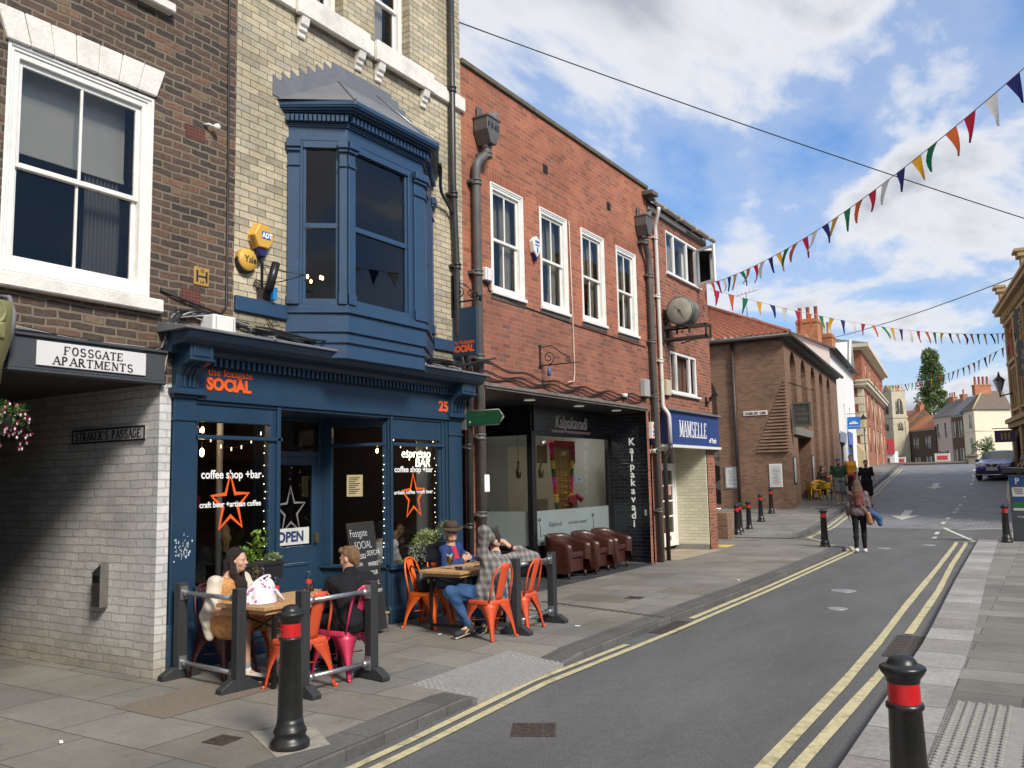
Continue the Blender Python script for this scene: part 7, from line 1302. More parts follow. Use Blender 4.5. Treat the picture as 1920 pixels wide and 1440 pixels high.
# ------------------------------------------------------------------ cafe chairs and tables
OR1=M('orange enamel',srgb(228,98,24),.38,var=.10,scale=6,coat=.15,dirt=.05);OR2=M('coral enamel',srgb(208,82,46),.42,var=.10,scale=6,coat=.1,dirt=.08);PINK=M('raspberry enamel',srgb(188,48,84),.42,var=.08,scale=6,coat=.1);MAR=M('dark maroon enamel',(.045,.008,.010),.4,var=.2,scale=6)
def metal_chair(mat,name='metal_chair'):
 """pressed steel stacking chair; faces +X, seat height .42"""
 root=thing(name,'','chair');s=MB();H=.42;a=.175
 def rr(u,r,z,n=5):return[(cx*(u-r)+r*math.cos(q),cy*(u-r)+r*math.sin(q),z)for cx,cy,q0 in((1,1,0),(-1,1,math.pi/2),(-1,-1,math.pi),(1,-1,1.5*math.pi))for q in[q0+math.pi/2*i/n for i in range(n+1)]]
 rings=[rr(a,.06,H-.045),rr(a+.004,.06,H-.012),rr(a-.006,.06,H),rr(a-.03,.05,H-.002),rr(a-.06,.05,H-.010)];n=len(rings[0]);vs=[p for r in rings for p in r];fs=[(i*n+j,i*n+(j+1)%n,(i+1)*n+(j+1)%n,(i+1)*n+j)for i in range(len(rings)-1)for j in range(n)];fs.append(tuple((len(rings)-1)*n+j for j in range(n)));s.add(vs,fs,True);s.build('seat',mat,root)
 for sx in(1,-1):
  for sy in(1,-1):
   l=MB();top=.165;foot=.215 if sx>0 else .235;fy=.205;m=9
   def side(k):
    V=[]
    for i in range(m+1):
     t=i/m;arch=.055+.125*(t**.55)
     z=H-.03-(H-.03)*t;c=(sx*(top+(foot-top)*t),sy*(top+(fy-top)*t));w=.165*(1-t)**2.6+.032
     w=min(w,.168)
     p=(c[0]-sx*(w if k==0 else 0),c[1]-sy*(w if k==1 else 0));V.append(((c[0],c[1],z),(p[0],p[1],z)))
    return V
   for k in(0,1):
    V=side(k);b=len(l.v);l.add([q for pr in V for q in pr],[(2*i,2*i+1,2*i+3,2*i+2)for i in range(m)],True)
   l.lathe([(.016,0),(.016,.025)],(sx*foot,sy*fy,0),8);l.build('leg',mat,root,solid=.004)
 b=MB();P=[]
 base=.15
 for i in range(25):
  t=i/24;q=math.pi*t;y=.165*math.cos(q)*(1+.06*math.sin(q));hz=math.sin(q)**.42 if t not in(0,1)else 0;z=H-.01+.40*hz;x=-.165-.09*(z-H)/.4-.02*max(0,1-abs(y)/.16)*(z-H)/.4;P.append((x,y,z))
 b.tube(P,.0115,8);b.build('back_hoop',mat,root)
 p=MB();p.grid(lambda u,v:(-.168-.105*v**1.1-.018*math.cos((u-.5)*2.2)*v+.012*abs(u-.5)*2,(u-.5)*(.115+.03*v),H-.01+.405*v),6,8);p.build('back_splat',mat,root,solid=.004);c=MB();c.tube([(-.10,-.15,.20),(.10,.15,.20)],.006,5);c.tube([(-.10,.15,.205),(.10,-.15,.205)],.006,5);c.build('brace',mat,root)
 return root
protos={k:metal_chair(m)for k,m in(('o',OR1),('c',OR2),('p',PINK),('m',MAR))};used=set()
def chair(k,x,y,a,label,z=0):
 o=protos[k]if k not in used else copy_tree(protos[k]);used.add(k);o.location=(x,y,z);o.rotation_euler.z=R_(a);o['label']=label;o['group']='metal cafe chairs';return o
chair('m',-6.62,5.52,4,'dark maroon metal chair under the woman in the cream cardigan');chair('o',-6.62,6.08,2,'orange metal chair against the shop beside the woman in the cream cardigan');chair('p',-5.60,6.00,184,'raspberry pink metal chair under the man in the black jacket');chair('c',-5.62,5.48,176,'coral metal chair with its back to the street beside the pink one')
chair('o',-6.52,8.45,8,'empty orange metal chair with a black bag hung on its back');chair('o',-6.62,9.02,0,'orange metal chair under the man in the brown hat');chair('c',-5.47,8.18,172,'coral metal chair under the man in the plaid shirt');chair('c',-5.46,8.80,184,'coral metal chair behind the timber post beside the plaid shirt')
def cafe_table(label,x0,x1,y0,y1,z):
 t=thing('cafe_table',label,'table',((x0+x1)/2,(y0+y1)/2,0));m=MB();n=5
 for k in range(n):a=x0+(x1-x0)*k/n;m.box(a+.001,a+(x1-x0)/n-.001,y0,y1,z-.034,z)
 m.build('table_top',WOOD,t,bevel=.004);m=MB();m.box(x0+.03,x1-.03,y0+.04,y1-.04,z-.07,z-.036);m.build('apron',WOOD,t)
 for yy in(y0+.16,y1-.16):
  for xx in(x0+.06,x1-.06):m=MB();m.box(xx-.016,xx+.016,yy-.016,yy+.016,0,z-.07);m.build('leg',BLACK,t)
  m=MB();m.box(x0+.076,x1-.076,yy-.012,yy+.012,.05,.08);m.tube([(x0+.07,yy,z-.10),(x1-.07,yy+.22*(1 if yy<(y0+y1)/2 else-1),z-.28)],.009,5);m.tube([(x1-.07,yy,z-.10),(x0+.07,yy+.22*(1 if yy<(y0+y1)/2 else-1),z-.28)],.009,5);m.build('stretcher',BLACK,t)
 return t
TZ=.70
cafe_table('slatted wooden cafe table between the woman and the man in black',-6.34,-5.72,5.18,6.32,TZ);cafe_table('slatted wooden cafe table with two beer glasses',-6.40,-5.80,8.12,9.28,TZ)
# ------------------------------------------------------------------ things on the tables
CG=glass_mat('drink glass',tint=(.95,.97,.95),refl=1.6)
def bottle(label,x,y,fill):
 t=thing('bottle',label,'bottle',(x,y,TZ),0,'cola bottles on the front table');m=MB();m.lathe([(.026,0),(.028,.01),(.024,.035),(.028,.07),(.028,.11),(.024,.14),(.013,.175),(.011,.195),(.013,.2)],(x,y,TZ),14,caps=False);m.build('glass_body',CG,t);m=MB();m.lathe([(.0,.003),(.022,.004),(.022,fill),(.0,fill)],(x,y,TZ),12,caps=False);m.build('drink',M('cola',(.08,.025,.01),.15),t);m=MB();m.lathe([(.0288,.085),(.0288,.125)],(x,y,TZ),14,caps=False);m.build('paper_label',M('cola red',(.55,.03,.04),.5),t)
bottle('emptied cola bottle with red label beside the floral bag',-6.02,5.58,.012);bottle('cola bottle with red label and some drink left beside the tumbler',-6.12,6.08,.04)
m=MB();m.lathe([(.03,0),(.034,.10)],(-6.17,6.16,TZ),14,caps=False);t=thing('tumbler','small tumbler with a straw beside the cola bottle','glass',(-6.17,6.16,TZ));m.build('glass_body',CG,t);m=MB();m.lathe([(0,.004),(.028,.005),(.03,.045),(0,.045)],(-6.17,6.16,TZ),12,caps=False);m.build('drink',M('amber drink',(.2,.07,.015),.15),t);m=MB();m.tube([(-6.18,6.15,TZ+.01),(-6.15,6.2,TZ+.15)],.003,5);m.build('straw',BLACK,t)
def beer(label,x,y,full):
 t=thing('beer_glass',label,'glass',(x,y,TZ),0,'stemmed beer glasses');m=MB();m.lathe([(.034,0),(.032,.004),(.006,.012),(.006,.035),(.02,.05),(.038,.085),(.041,.12),(.034,.175)],(x,y,TZ),16,caps=False);m.build('glass_body',CG,t);m=MB();m.lathe([(0,.05),(.018,.052),(.036,.087),(.039,.12),(.0365,full),(0,full)],(x,y,TZ),14,caps=False);m.build('beer',M('lager',(.42,.22,.03),.1,spec=.6),t);m=MB();m.lathe([(0,full),(.0365,full),(.036,full+.012),(0,full+.014)],(x,y,TZ),14,caps=False);m.build('froth',M('froth',(.7,.66,.55),.8),t)
beer('amber beer in a stemmed glass near the front edge of the far table',-6.14,8.38,.145);beer('pale beer in a stemmed glass beside the pipe and the plaid shoulder',-6.12,9.08,.150)
def phone(label,x,y,a):t=thing('phone',label,'phone',(x,y,TZ),a);m=MB();m.at((x,y,TZ),a).box(-.036,.036,-.073,.073,0,.009);m.build('case',M('phone black',(.01,.01,.012),.15),t,bevel=.004);m=MB();m.at((x,y,TZ),a).box(-.032,.032,-.068,.068,.009,.0095);m.build('screen',M('screen glass',(.008,.008,.01),.05,spec=.8),t)
phone('black phone lying near the table edge by the amber beer',-5.93,8.33,.9);phone('black phone lying in the middle of the far table',-5.98,8.78,1.2)
m=MB();m.lathe([(0,0),(.045,0),(.045,.018),(0,.018)],(-6.08,8.47,TZ),14,caps=False);tag(m.build('ashtray',M('dark glass',(.02,.018,.015),.2)),'small dark ashtray behind the amber beer glass','ashtray')
m=MB();m.tube([(-6.02,8.5,TZ+.005),(-5.97,8.6,TZ+.09),(-5.96,8.68,TZ+.01)],.003,5);tag(m.build('glasses_wire',WHITE),'thin white cord standing up between the beer and the phone','cord')
def soft_bag():
 t=thing('bag','white drawstring bag with pink flowers on the front table','bag',(-6.0,5.38,TZ));random.seed(9);m=MB()
 mt,N,L,P=nodes('floral cloth');tc=N.new('ShaderNodeTexCoord');v=N.new('ShaderNodeTexVoronoi');v.inputs['Scale'].default_value=20;L.new(tc.outputs['Object'],v.inputs['Vector']);r=N.new('ShaderNodeValToRGB');e=r.color_ramp.elements;e[0].position=.22;e[0].color=(.30,.05,.22,1);e[1].position=.36;e[1].color=(.70,.64,.66,1);x_=e.new(.12);x_.color=(.35,.2,.33,1);L.new(v.outputs['Distance'],r.inputs[0]);L.new(r.outputs[0],P.inputs['Base Color']);P.inputs['Roughness'].default_value=.85
 def fn(u,v_):
  a=u*2*math.pi;R=(.155*(1-v_)**.45*(1+.12*math.sin(3*a+2)+.07*math.sin(7*a+5*v_))+.018);return(-6.0+R*math.cos(a)*.8+.02*v_,5.38+R*math.sin(a)*1.05+.03*v_,TZ+.005+.20*v_*(1+.06*math.sin(2*a))-.0)
 m.grid(fn,40,14);m.build('cloth_body',mt,t);s=MB();s.tube([(-6.0+.05*math.cos(k*.5)-.05,5.45+.07*math.sin(k*.5),TZ+.19+.03*math.sin(k*.5))for k in range(9)],.012,6);s.tube([(-5.98,5.40,TZ+.19),(-5.90,5.47,TZ+.10),(-5.86,5.52,TZ+.015)],.014,6);s.build('drawstring',mt,t)
soft_bag()
def hang_bag():
 t=thing('bag','black rucksack with white print hung on the empty orange chair','bag',(-6.6,8.45,.4));m=MB();B=M('black nylon',(.012,.012,.014),.5,var=.3,bump=.3);m.grid(lambda u,v:(-6.56+.075*math.cos(u*6.283)*(.55+.45*math.sin(math.pi*v)),8.47+.17*math.sin(u*6.283)*(.7+.3*math.sin(math.pi*v)),.36+.30*v+.02*math.sin(u*12)),20,8);m.ball((-6.56,8.47,.37),(.07,.16,.05));m.ball((-6.56,8.47,.66),(.05,.13,.04));m.build('body',B,t)
 m=MB();m.tube([(-6.62,8.40,.64),(-6.72,8.38,.72),(-6.76,8.36,.55),(-6.74,8.35,.3),(-6.70,8.36,.25)],.014,6);m.build('strap',B,t);m=MB();random.seed(4);[m.box(-6.483,-6.478,8.40+.025*k,8.418+.025*k,.53+random.uniform(-.02,.02),.57+random.uniform(-.01,.03))for k in range(6)];m.build('print',TXW,t)
hang_bag()
def chalkboard():
 t=thing('chalkboard','tall chalkboard lettered Fossgate SOCIAL leaning on the shop front','board',(FX+.2,7.6,0));a=Vector((FX+.45,7.38,0));lean=R_(9);m=MB();ang=R_(100);ux=Vector((math.cos(ang),math.sin(ang),0));nb=Vector((math.sin(ang),-math.cos(ang),0));up=(Vector((0,0,1))*math.cos(lean)-nb*math.sin(lean))
 W_,H_=.56,1.28
 def q(u,v,o):return tuple(a+ux*u+up*v+nb*o)
 m.add([q(0,.05,0),q(W_,.05,0),q(W_,H_,0),q(0,H_,0),q(0,.05,-.02),q(W_,.05,-.02),q(W_,H_,-.02),q(0,H_,-.02)],[(0,1,2,3),(7,6,5,4),(0,4,5,1),(1,5,6,2),(2,6,7,3),(3,7,4,0)]);m.build('board',M('chalk black',(.018,.018,.019),.7,var=.3,scale=4),t);m=MB()
 for u0,u1,v0,v1 in((-.012,.0,.0,H_+.01),(W_,W_+.012,0,H_+.01),(0,W_,H_,H_+.012)):m.add([q(u0,v0,.004),q(u1,v0,.004),q(u1,v1,.004),q(u0,v1,.004)],[(0,1,2,3)])
 m.build('frame',M('dark frame wood',(.06,.035,.02),.6),t);CH=M('chalk',(.62,.62,.6),.9,var=.1)
 for s,u,v,sz,b in(('Fossgate',.03,1.13,.125,-.002),('SOCIAL',.10,.99,.125,-.002),('ESPRESSO',.03,.88,.075,0),('SIDECAR',.33,.90,.085,-.001),('MARTINI',.03,.80,.055,0),('WHISKEY',.33,.78,.07,0),('SOUR',.36,.68,.07,0),('COSMO',.04,.68,.06,0),('DARK',.36,.56,.07,0),("& STORMY",.33,.47,.06,0),('5.5',.03,.46,.08,0),('MOJITO',.03,.58,.06,0)):text('chalk_lettering',s,CH,t,sz,q(u,v,.002),tuple(ux),tuple(up),.0005,bold=b,sx=.86)
chalkboard()
# ------------------------------------------------------------------ plants
def leaf_mb(mb,p,d,l,w,up):
 d=d.normalized();s=d.cross(up);s=s.normalized()if s.length>1e-4 else Vector((1,0,0));n=s.cross(d);mid=p+d*l*.5+n*l*.08;tip=p+d*l
 mb.add([tuple(p),tuple(mid-s*w*.5),tuple(tip-n*l*.06),tuple(mid+s*w*.5)],[(0,1,2,3)],True)
def leaf_mat(name,c1,c2,rough=.45):
 if name in MATS:return MATS[name]
 m,N,L,P=nodes(name);tc=N.new('ShaderNodeTexCoord');n=N.new('ShaderNodeTexNoise');n.inputs['Scale'].default_value=9;L.new(tc.outputs['Object'],n.inputs['Vector']);r=N.new('ShaderNodeValToRGB');r.color_ramp.elements[0].position=.35;r.color_ramp.elements[0].color=(*c1,1);r.color_ramp.elements[1].position=.65;r.color_ramp.elements[1].color=(*c2,1);L.new(n.outputs[0],r.inputs[0]);L.new(r.outputs[0],P.inputs['Base Color']);P.inputs['Roughness'].default_value=rough
 tr=N.new('ShaderNodeBsdfTranslucent');L.new(r.outputs[0],tr.inputs[0]);mx=N.new('ShaderNodeMixShader');mx.inputs[0].default_value=.3;L.new(P.outputs[0],mx.inputs[1]);L.new(tr.outputs[0],mx.inputs[2]);L.new(mx.outputs[0],N['Material Output'].inputs[0]);MATS[name]=m;return m
def planter(label,y0,y1,z0,z1,kinds,seed):
 random.seed(seed);x0,x1=FX+.03,FX+.24;t=thing('planter',label,'planter',((x0+x1)/2,(y0+y1)/2,z0));m=MB();m.box(x0,x1,y0,y1,z0,z1-.02);m.box(x0-.01,x1+.01,y0-.01,y1+.01,z1-.04,z1-.0);m.build('trough',M('black plastic',(.014,.015,.017),.4,var=.2),t,bevel=.008);m=MB();m.box(x0+.01,x1-.01,y0+.01,y1-.01,z1,z1+.008);m.build('soil',M('potting soil',(.03,.02,.014),.95),t)
 for name,mt,cx,cy,cz,rx,ry,rz_,n,ll,lw,mode in kinds:
  m=MB();c=Vector((cx,cy,cz))
  for k in range(n):
   if mode=='rosette':
    st=random.randrange(6);a=st*1.05+.3;base=c+Vector((math.cos(a)*rx*.3,math.sin(a)*ry*.3,0));h=random.random();p=base+Vector((math.cos(a)*rx*h*.8,math.sin(a)*ry*h*.8,rz_*h));q=random.uniform(0,6.28);d=Vector((math.cos(q),math.sin(q),random.uniform(.2,1.2)))
   elif mode=='trail':
    a=random.uniform(0,6.28);r=random.random()**.5;p=c+Vector((math.cos(a)*rx*r,math.sin(a)*ry*r,rz_*(random.random()-1)*(.3+.7*r)));d=Vector((random.gauss(0,.6)+.3,random.gauss(0,.6),random.gauss(-.4,.5)))
   else:
    a=random.uniform(0,6.28);b=math.acos(random.uniform(-.3,1));r=random.uniform(.55,1);nrm=Vector((math.sin(b)*math.cos(a),math.sin(b)*math.sin(a),math.cos(b)));p=c+Vector((nrm.x*rx*r,nrm.y*ry*r,nrm.z*rz_*r));d=nrm+Vector((random.gauss(0,.5),random.gauss(0,.5),random.gauss(0,.4)))
   leaf_mb(m,p,d,ll*random.uniform(.6,1.25),lw*random.uniform(.7,1.2),Vector((random.gauss(0,.4),random.gauss(0,.4),1)))
  m.build(name,mt,t)
 return t
LG=leaf_mat('bright leaf',(.13,.26,.035),(.26,.40,.07));LD=leaf_mat('mid leaf',(.04,.11,.025),(.10,.20,.045));LS=leaf_mat('silver leaf',(.20,.25,.17),(.40,.42,.30));LV=leaf_mat('variegated leaf',(.16,.26,.06),(.48,.50,.26));LB=leaf_mat('dry fern',(.16,.11,.05),(.25,.2,.09))
planter('black window box of bright green leafy plants on the left shop sill',5.90,6.42,.775,.95,[('leaf_tall',LG,FX+.14,6.17,.96,.07,.08,.28,70,.085,.038,'rosette'),('leaf_clump',LG,FX+.15,5.98,1.0,.08,.09,.11,260,.038,.028,'dome'),('leaf_low',LV,FX+.16,6.34,.97,.08,.08,.05,150,.04,.022,'dome'),('trailing_fern',LB,FX+.24,6.06,.94,.05,.07,.14,130,.045,.008,'trail')],5)
planter('black window box of trailing silver and variegated plants on the right shop sill',8.62,9.40,.725,.93,[('silver_trail',LS,FX+.23,8.64,.95,.09,.14,.24,420,.035,.013,'trail'),('variegated_leaf',LV,FX+.15,8.92,.98,.11,.22,.12,460,.045,.022,'dome'),('feathery_leaf',LV,FX+.16,9.3,1.02,.10,.13,.18,420,.05,.010,'dome'),('low_trail',LV,FX+.16,8.52,.78,.07,.12,.05,110,.035,.016,'trail')],8)
def basket():
 random.seed(3);t=thing('hanging_basket','hanging basket of red and pink fuchsias cut by the left edge','flower basket',(-6.4,3.28,2.2));m=MB();m.lathe([(.02,-.16),(.12,-.12),(.18,0)],(-6.4,3.22,2.25),16);m.tube([(-6.4,3.22,2.25),(-6.4,3.22,2.75),(FX,3.22,2.8)],.006,5);m.build('basket',BLACK,t)
 l=MB();f=MB();w=MB()
 for k in range(420):
  a=random.uniform(0,6.28);r=random.random()**.5*.26;p=Vector((-6.4+r*math.cos(a),3.22+r*math.sin(a),2.30+.1*(1-r/.26)-random.random()*.16*(r/.26)));leaf_mb(l,p,Vector((random.gauss(0,.6),random.gauss(0,.6),random.gauss(.1,.5))),.05,.022,Vector((0,0,1)))
 for k in range(150):
  a=random.uniform(0,6.28);r=.08+random.random()**.6*.2;p=Vector((-6.4+r*math.cos(a),3.22+r*math.sin(a),2.34-random.random()*.26*(.3+r/.26)))
  for j in range(4):q=random.uniform(0,6.28);leaf_mb(f,p,Vector((math.cos(q)*.7,math.sin(q)*.7,random.uniform(-.3,.4))),.026,.016,Vector((0,0,1)))
  w.ball(tuple(p-Vector((0,0,.014))),(.008,.008,.012),6,4)
 l.build('foliage',LD,t);f.build('red_petals',M('fuchsia red',(.52,.02,.06),.5,var=.25,scale=40),t);w.build('white_petals',M('pale petal',(.7,.55,.6),.5),t)
basket()
def weeds():
 random.seed(8);m=MB()
 for k in range(60):a=random.uniform(0,6.28);p=Vector((-10.5+random.gauss(0,.12),33.8+random.gauss(0,.06),.3+random.random()*.2));leaf_mb(m,p,Vector((math.cos(a),math.sin(a),1)),.12,.05,Vector((0,0,1)))
 tag(m.build('weed',LD),'small green weed at the foot of the brown pipe in the yard','plant')
weeds()
for x,y,l_,m_ in((-5.9,3.55,'small cigarette end on the flagstones before the passage',.03),(-4.9,9.2,'white scrap of litter on the pavement by the far table',.03),(-6.05,8.05,'white scrap of litter by the foot of the far table',.025),(-4.6,14.3,'crumpled white scrap on the pavement before the tub chairs',.04)):
 q=MB();q.at((x,y,.006),x*7).box(-m_,m_,-m_*.4,m_*.4,0,.008);tag(q.build('litter',TXW,bevel=.002),l_,'litter')
def plastic_chair():
 Y=M('yellow plastic',(.62,.36,.025),.4,var=.08);root=thing('terrace_chair','','chair');s=MB();s.grid(lambda u,v:((u-.5)*.42,(v-.5)*.44,.44-.02*math.sin(math.pi*u)*math.sin(math.pi*v)),6,6);s.build('seat',Y,root,solid=.03)
 b=MB();b.grid(lambda u,v:(-.23*math.cos((u-.5)*3.4)-.02-.06*v+(.10 if False else 0),.25*math.sin((u-.5)*3.4),.44+(.34-.13*abs(2*u-1)**2)*v),14,5);b.build('backrest',Y,root,solid=.025)
 for x in(-.19,.19):
  for y in(-.2,.2):l=MB();l.tube([(x*.95,y*.95,.43),(x*1.1,y*1.1,0)],[.024,.017],8);l.build('leg',Y,root)
 return root
pc=plastic_chair();
for i,(x,y,a,l_)in enumerate(((-8.72,37.9,30,'yellow plastic chair nearest the doorway of the arched building'),(-8.3,38.3,60,'yellow plastic chair nearest the street on the hill terrace'),(-8.95,39.3,-100,'yellow plastic chair at the far side of the terrace table'),(-8.9,41.8,-60,'yellow plastic chair behind the man in the green shirt'))):
 o=pc if i==0 else copy_tree(pc);o.location=(x,y,rz(y)+.11);o.rotation_euler.z=R_(a);o['label']=l_;o['group']='yellow terrace chairs'
def terrace_table(x,y,label,col):
 z=rz(y)+.11;t=thing('terrace_table',label,'table',(x,y,z));m=MB();m.box(x-.35,x+.35,y-.35,y+.35,z+.70,z+.735);m.build('table_top',col,t);m=MB();m.tube([(x-.25,y-.25,z),(x+.2,y+.2,z+.7)],.02,6);m.tube([(x+.25,y-.25,z),(x-.2,y+.2,z+.7)],.02,6);m.tube([(x-.25,y+.25,z),(x+.2,y-.2,z+.7)],.02,6);m.build('leg',BLACK,t)
terrace_table(-8.55,38.7,'brown terrace table between the yellow chairs',M('terrace brown',(.16,.09,.05),.5));terrace_table(-8.75,42.3,'red terrace table behind the green shirt',M('terrace red',(.42,.03,.03),.45))
t=thing('rope_barrier','black rope looped before the yellow chairs','rope',(-8.6,37.3,.6));m=MB();m.tube([(-8.85+.9*k/10,36.9+.6*k/10,rz(37)+1.02-.22*math.sin(math.pi*k/10))for k in range(11)],.022,6);m.build('rope',BLACK,t);m=MB();m.tube([(-7.95,37.5,rz(37)+.1),(-7.95,37.5,rz(37)+1.02)],.02,8);m.lathe([(.16,0),(.15,.03)],(-7.95,37.5,rz(37)+.1),14);m.build('post',BLACK,t)
# ------------------------------------------------------------------ car
def car():
 x,y=-2.78,50.6;z=rz(51.2)+.01;t=thing('car','violet blue hatchback parked facing the camera at the brow of the hill','car',(x,y,z),R_(-8));P=M('violet car paint',(.055,.035,.30),.22,var=.04,metal=.35,coat=.9,spec=.6);G=M('car glass',(.03,.045,.045),.06,spec=.9);K=M('car black trim',(.012,.012,.013),.45)
 S=[(0.0,.70,.34,.62,.60,.66),(.10,.80,.24,.74,.72,.74),(.35,.88,.22,.82,.84,.90),(.75,.905,.20,.86,.88,.97),(1.15,.91,.20,.88,.90,1.02),(1.45,.91,.20,.9,.88,1.06),(2.0,.91,.20,.92,.70,1.50),(2.6,.91,.20,.93,.66,1.575),(3.3,.90,.20,.94,.66,1.55),(3.9,.88,.24,.95,.66,1.36),(4.25,.82,.34,.92,.68,1.05),(4.33,.74,.40,.85,.62,.92)]
 m=MB();n=9;rows=[]
 for(yy,hw,zb,zs,tw,zt)in S:rows.append([(-hw*.86,yy,zb),(-hw,yy,zb+.14),(-hw*1.0,yy,(zb+zs)/2),(-hw*.97,yy,zs),(-tw,yy,zt-.05),(-tw*.85,yy,zt),(0,yy,zt+.025),(tw*.85,yy,zt),(tw,yy,zt-.05),(hw*.97,yy,zs),(hw*1.0,yy,(zb+zs)/2),(hw,yy,zb+.14),(hw*.86,yy,zb)])
 k=len(rows[0]);vs=[p for r in rows for p in r];fs=[(i*k+j,i*k+j+1,(i+1)*k+j+1,(i+1)*k+j)for i in range(len(rows)-1)for j in range(k-1)]+[tuple(range(k))[::-1],tuple((len(rows)-1)*k+j for j in range(k))]+[(i*k,(i+1)*k,(i+1)*k+k-1,i*k+k-1)for i in range(len(rows)-1)];m.add(vs,fs,True);b=m.build('body',P,t,local=True);md=b.modifiers.new('subd','SUBSURF');md.levels=2;md.render_levels=2
 q=MB();q.grid(lambda u,v:((u-.5)*2*(.74-.12*v),1.30+.66*v-.07*(1-(2*u-1)**2)*(1-v)*1.0-.02,1.055+.44*v+.02),10,6);q.build('windscreen',G,t,local=True)
 for s in(-1,1):
  q=MB();q.add([(s*.86,1.75,1.08),(s*.88,3.4,1.06),(s*.73,3.2,1.44),(s*.72,2.1,1.46)],[(0,1,2,3)]);q.build('side_window',G,t,local=True)
  q=MB();q.ball((s*1.0,1.55,1.05),(.11,.06,.075),10,7);q.build('mirror',P,t,local=True)
  q=MB();q.add([(s*.36,-.035,.80),(s*.80,.17,.86),(s*.84,.24,.78),(s*.74,.08,.70),(s*.45,-.03,.70)],[(0,1,2,3,4)]);q.build('headlight',M('headlamp',(.6,.62,.66),.08,metal=.3,coat=1.),t,local=True)
  q=MB();q.add([(s*.62,-.02,.42),(s*.80,.10,.44),(s*.80,.10,.34),(s*.60,-.02,.34)],[(0,1,2,3)]);q.build('fog_light',K,t,local=True)
  for yy in(.85,3.45):
   q=MB();q.at((s*.80,yy,.33),0,0,R_(90)).lathe([(.20,-.10),(.31,-.10),(.33,-.07),(.33,.07),(.31,.10),(.20,.10)],n=24);q.build('wheel',M('tyre',(.015,.015,.016),.8),t,local=True)
 q=MB();q.add([(-.40,-.045,.82),(.40,-.045,.82),(.32,-.055,.62),(-.32,-.055,.62)],[(0,1,2,3)]);q.add([(-.62,-.01,.52),(.62,-.01,.52),(.55,-.02,.36),(-.55,-.02,.36)],[(0,1,2,3)]);q.build('grille',K,t,local=True)
 q=MB();q.tube([(-.42,-.06,.86),(-.20,-.075,.64),(.20,-.075,.64),(.42,-.06,.86)],.025,6);q.at((0,-.075,.76),0,R_(90)).lathe([(.07,-.01),(.085,0),(.07,.01)],n=18);q.reset();q.box(-.1,.1,-.085,-.075,.745,.775);q.tube([(-.75,.08,.30),(-.3,-.02,.28),(.3,-.02,.28),(.75,.08,.30)],.025,6);q.build('chrome_trim',M('chrome',(.6,.6,.62),.15,metal=1.),t,local=True)
 q=MB();q.box(-.26,.26,-.085,-.07,.50,.61);q.build('number_plate',M('plate white',(.75,.75,.72),.4),t,local=True)
 o=Matrix.Translation((x,y,z))@Matrix.Rotation(R_(-8),4,'Z')
 tx=text('plate_lettering','YB16 HVS',TXK,None,.10,(-.235,-.088,.52),(1,0,0),(0,0,1),.001);tx.parent=t
car()
# ------------------------------------------------------------------ tree and bush
def leafy(name,label,base,crown,trunk_r,n,leaf,mats,seed,cat='tree',shape=None,limbs=6):
 random.seed(seed);t=thing(name,label,cat,base);bx,by,bz=base;h0,h1,rx=crown;tr=MB();tr.tube([(bx,by,bz),(bx+.05,by,bz+h0*.6),(bx,by,bz+h0+(h1-h0)*.85)],[trunk_r,trunk_r*.8,trunk_r*.15],8)
 cl=[]
 for k in range(limbs):
  v=(k+.5)/limbs;z=bz+h0+(h1-h0)*v;a=k*2.4;r=rx*shape(v);tip=(bx+r*.8*math.cos(a),by+r*.8*math.sin(a),z+r*.5);tr.tube([(bx,by,z-r*.3),tip],[trunk_r*.35*(1-v*.6),trunk_r*.08],6)
 tr.build('trunk',M('grey bark',(.10,.085,.065),.9,var=.3,bump=.4),t)
 nc=max(20,n//160)
 for k in range(nc):
  v=random.random()**.9;r=rx*shape(v)*random.uniform(.45,1.05);a=random.uniform(0,6.28);cl.append((Vector((bx+r*math.cos(a),by+r*math.sin(a),bz+h0+(h1-h0)*v)),rx*random.uniform(.16,.34)))
 ms=[MB()for _ in mats]
 for k in range(n):
  c,cr=random.choice(cl);d=Vector((random.gauss(0,1),random.gauss(0,1),random.gauss(0,1))).normalized();p=c+d*cr*random.uniform(.3,1)*Vector((1,1,1.3)).length/1.6;leaf_mb(ms[k%len(mats)],p,d+Vector((random.gauss(0,.6),random.gauss(0,.6),random.gauss(0,.6))),leaf*random.uniform(.6,1.3),leaf*.6,Vector((random.gauss(0,1),random.gauss(0,1),1)))
 cr_=MB();
 for i,m in enumerate(ms):
  b=len(cr_.v);cr_.v+=m.v;cr_.f+=[tuple(q+b for q in f)for f in m.f];cr_.m+=[i]*len(m.f);cr_.sm+=m.sm
 cr_.build('crown',mats,t)
T1=leaf_mat('poplar light',(.13,.20,.07),(.24,.32,.13));T2=leaf_mat('poplar dark',(.06,.11,.035),(.12,.18,.06))
leafy('tree','tall narrow poplar rising behind the far houses',(-26.3,252,-1),(11,34.6,4.3),.5,15000,.62,[T1,T2,T1],4,shape=lambda v:(.55+1.2*v if v<.3 else .91*(1-(v-.3)/.7)**.62+.06),limbs=10)
leafy('bush','dark green bush before the cream house at the roadside',(-5.9,98,1.8),(.2,2.9,1.5),.1,1400,.24,[T2,T1],6,cat='bush',shape=lambda v:.5+.6*math.sin(math.pi*min(1,v+.2)),limbs=5)
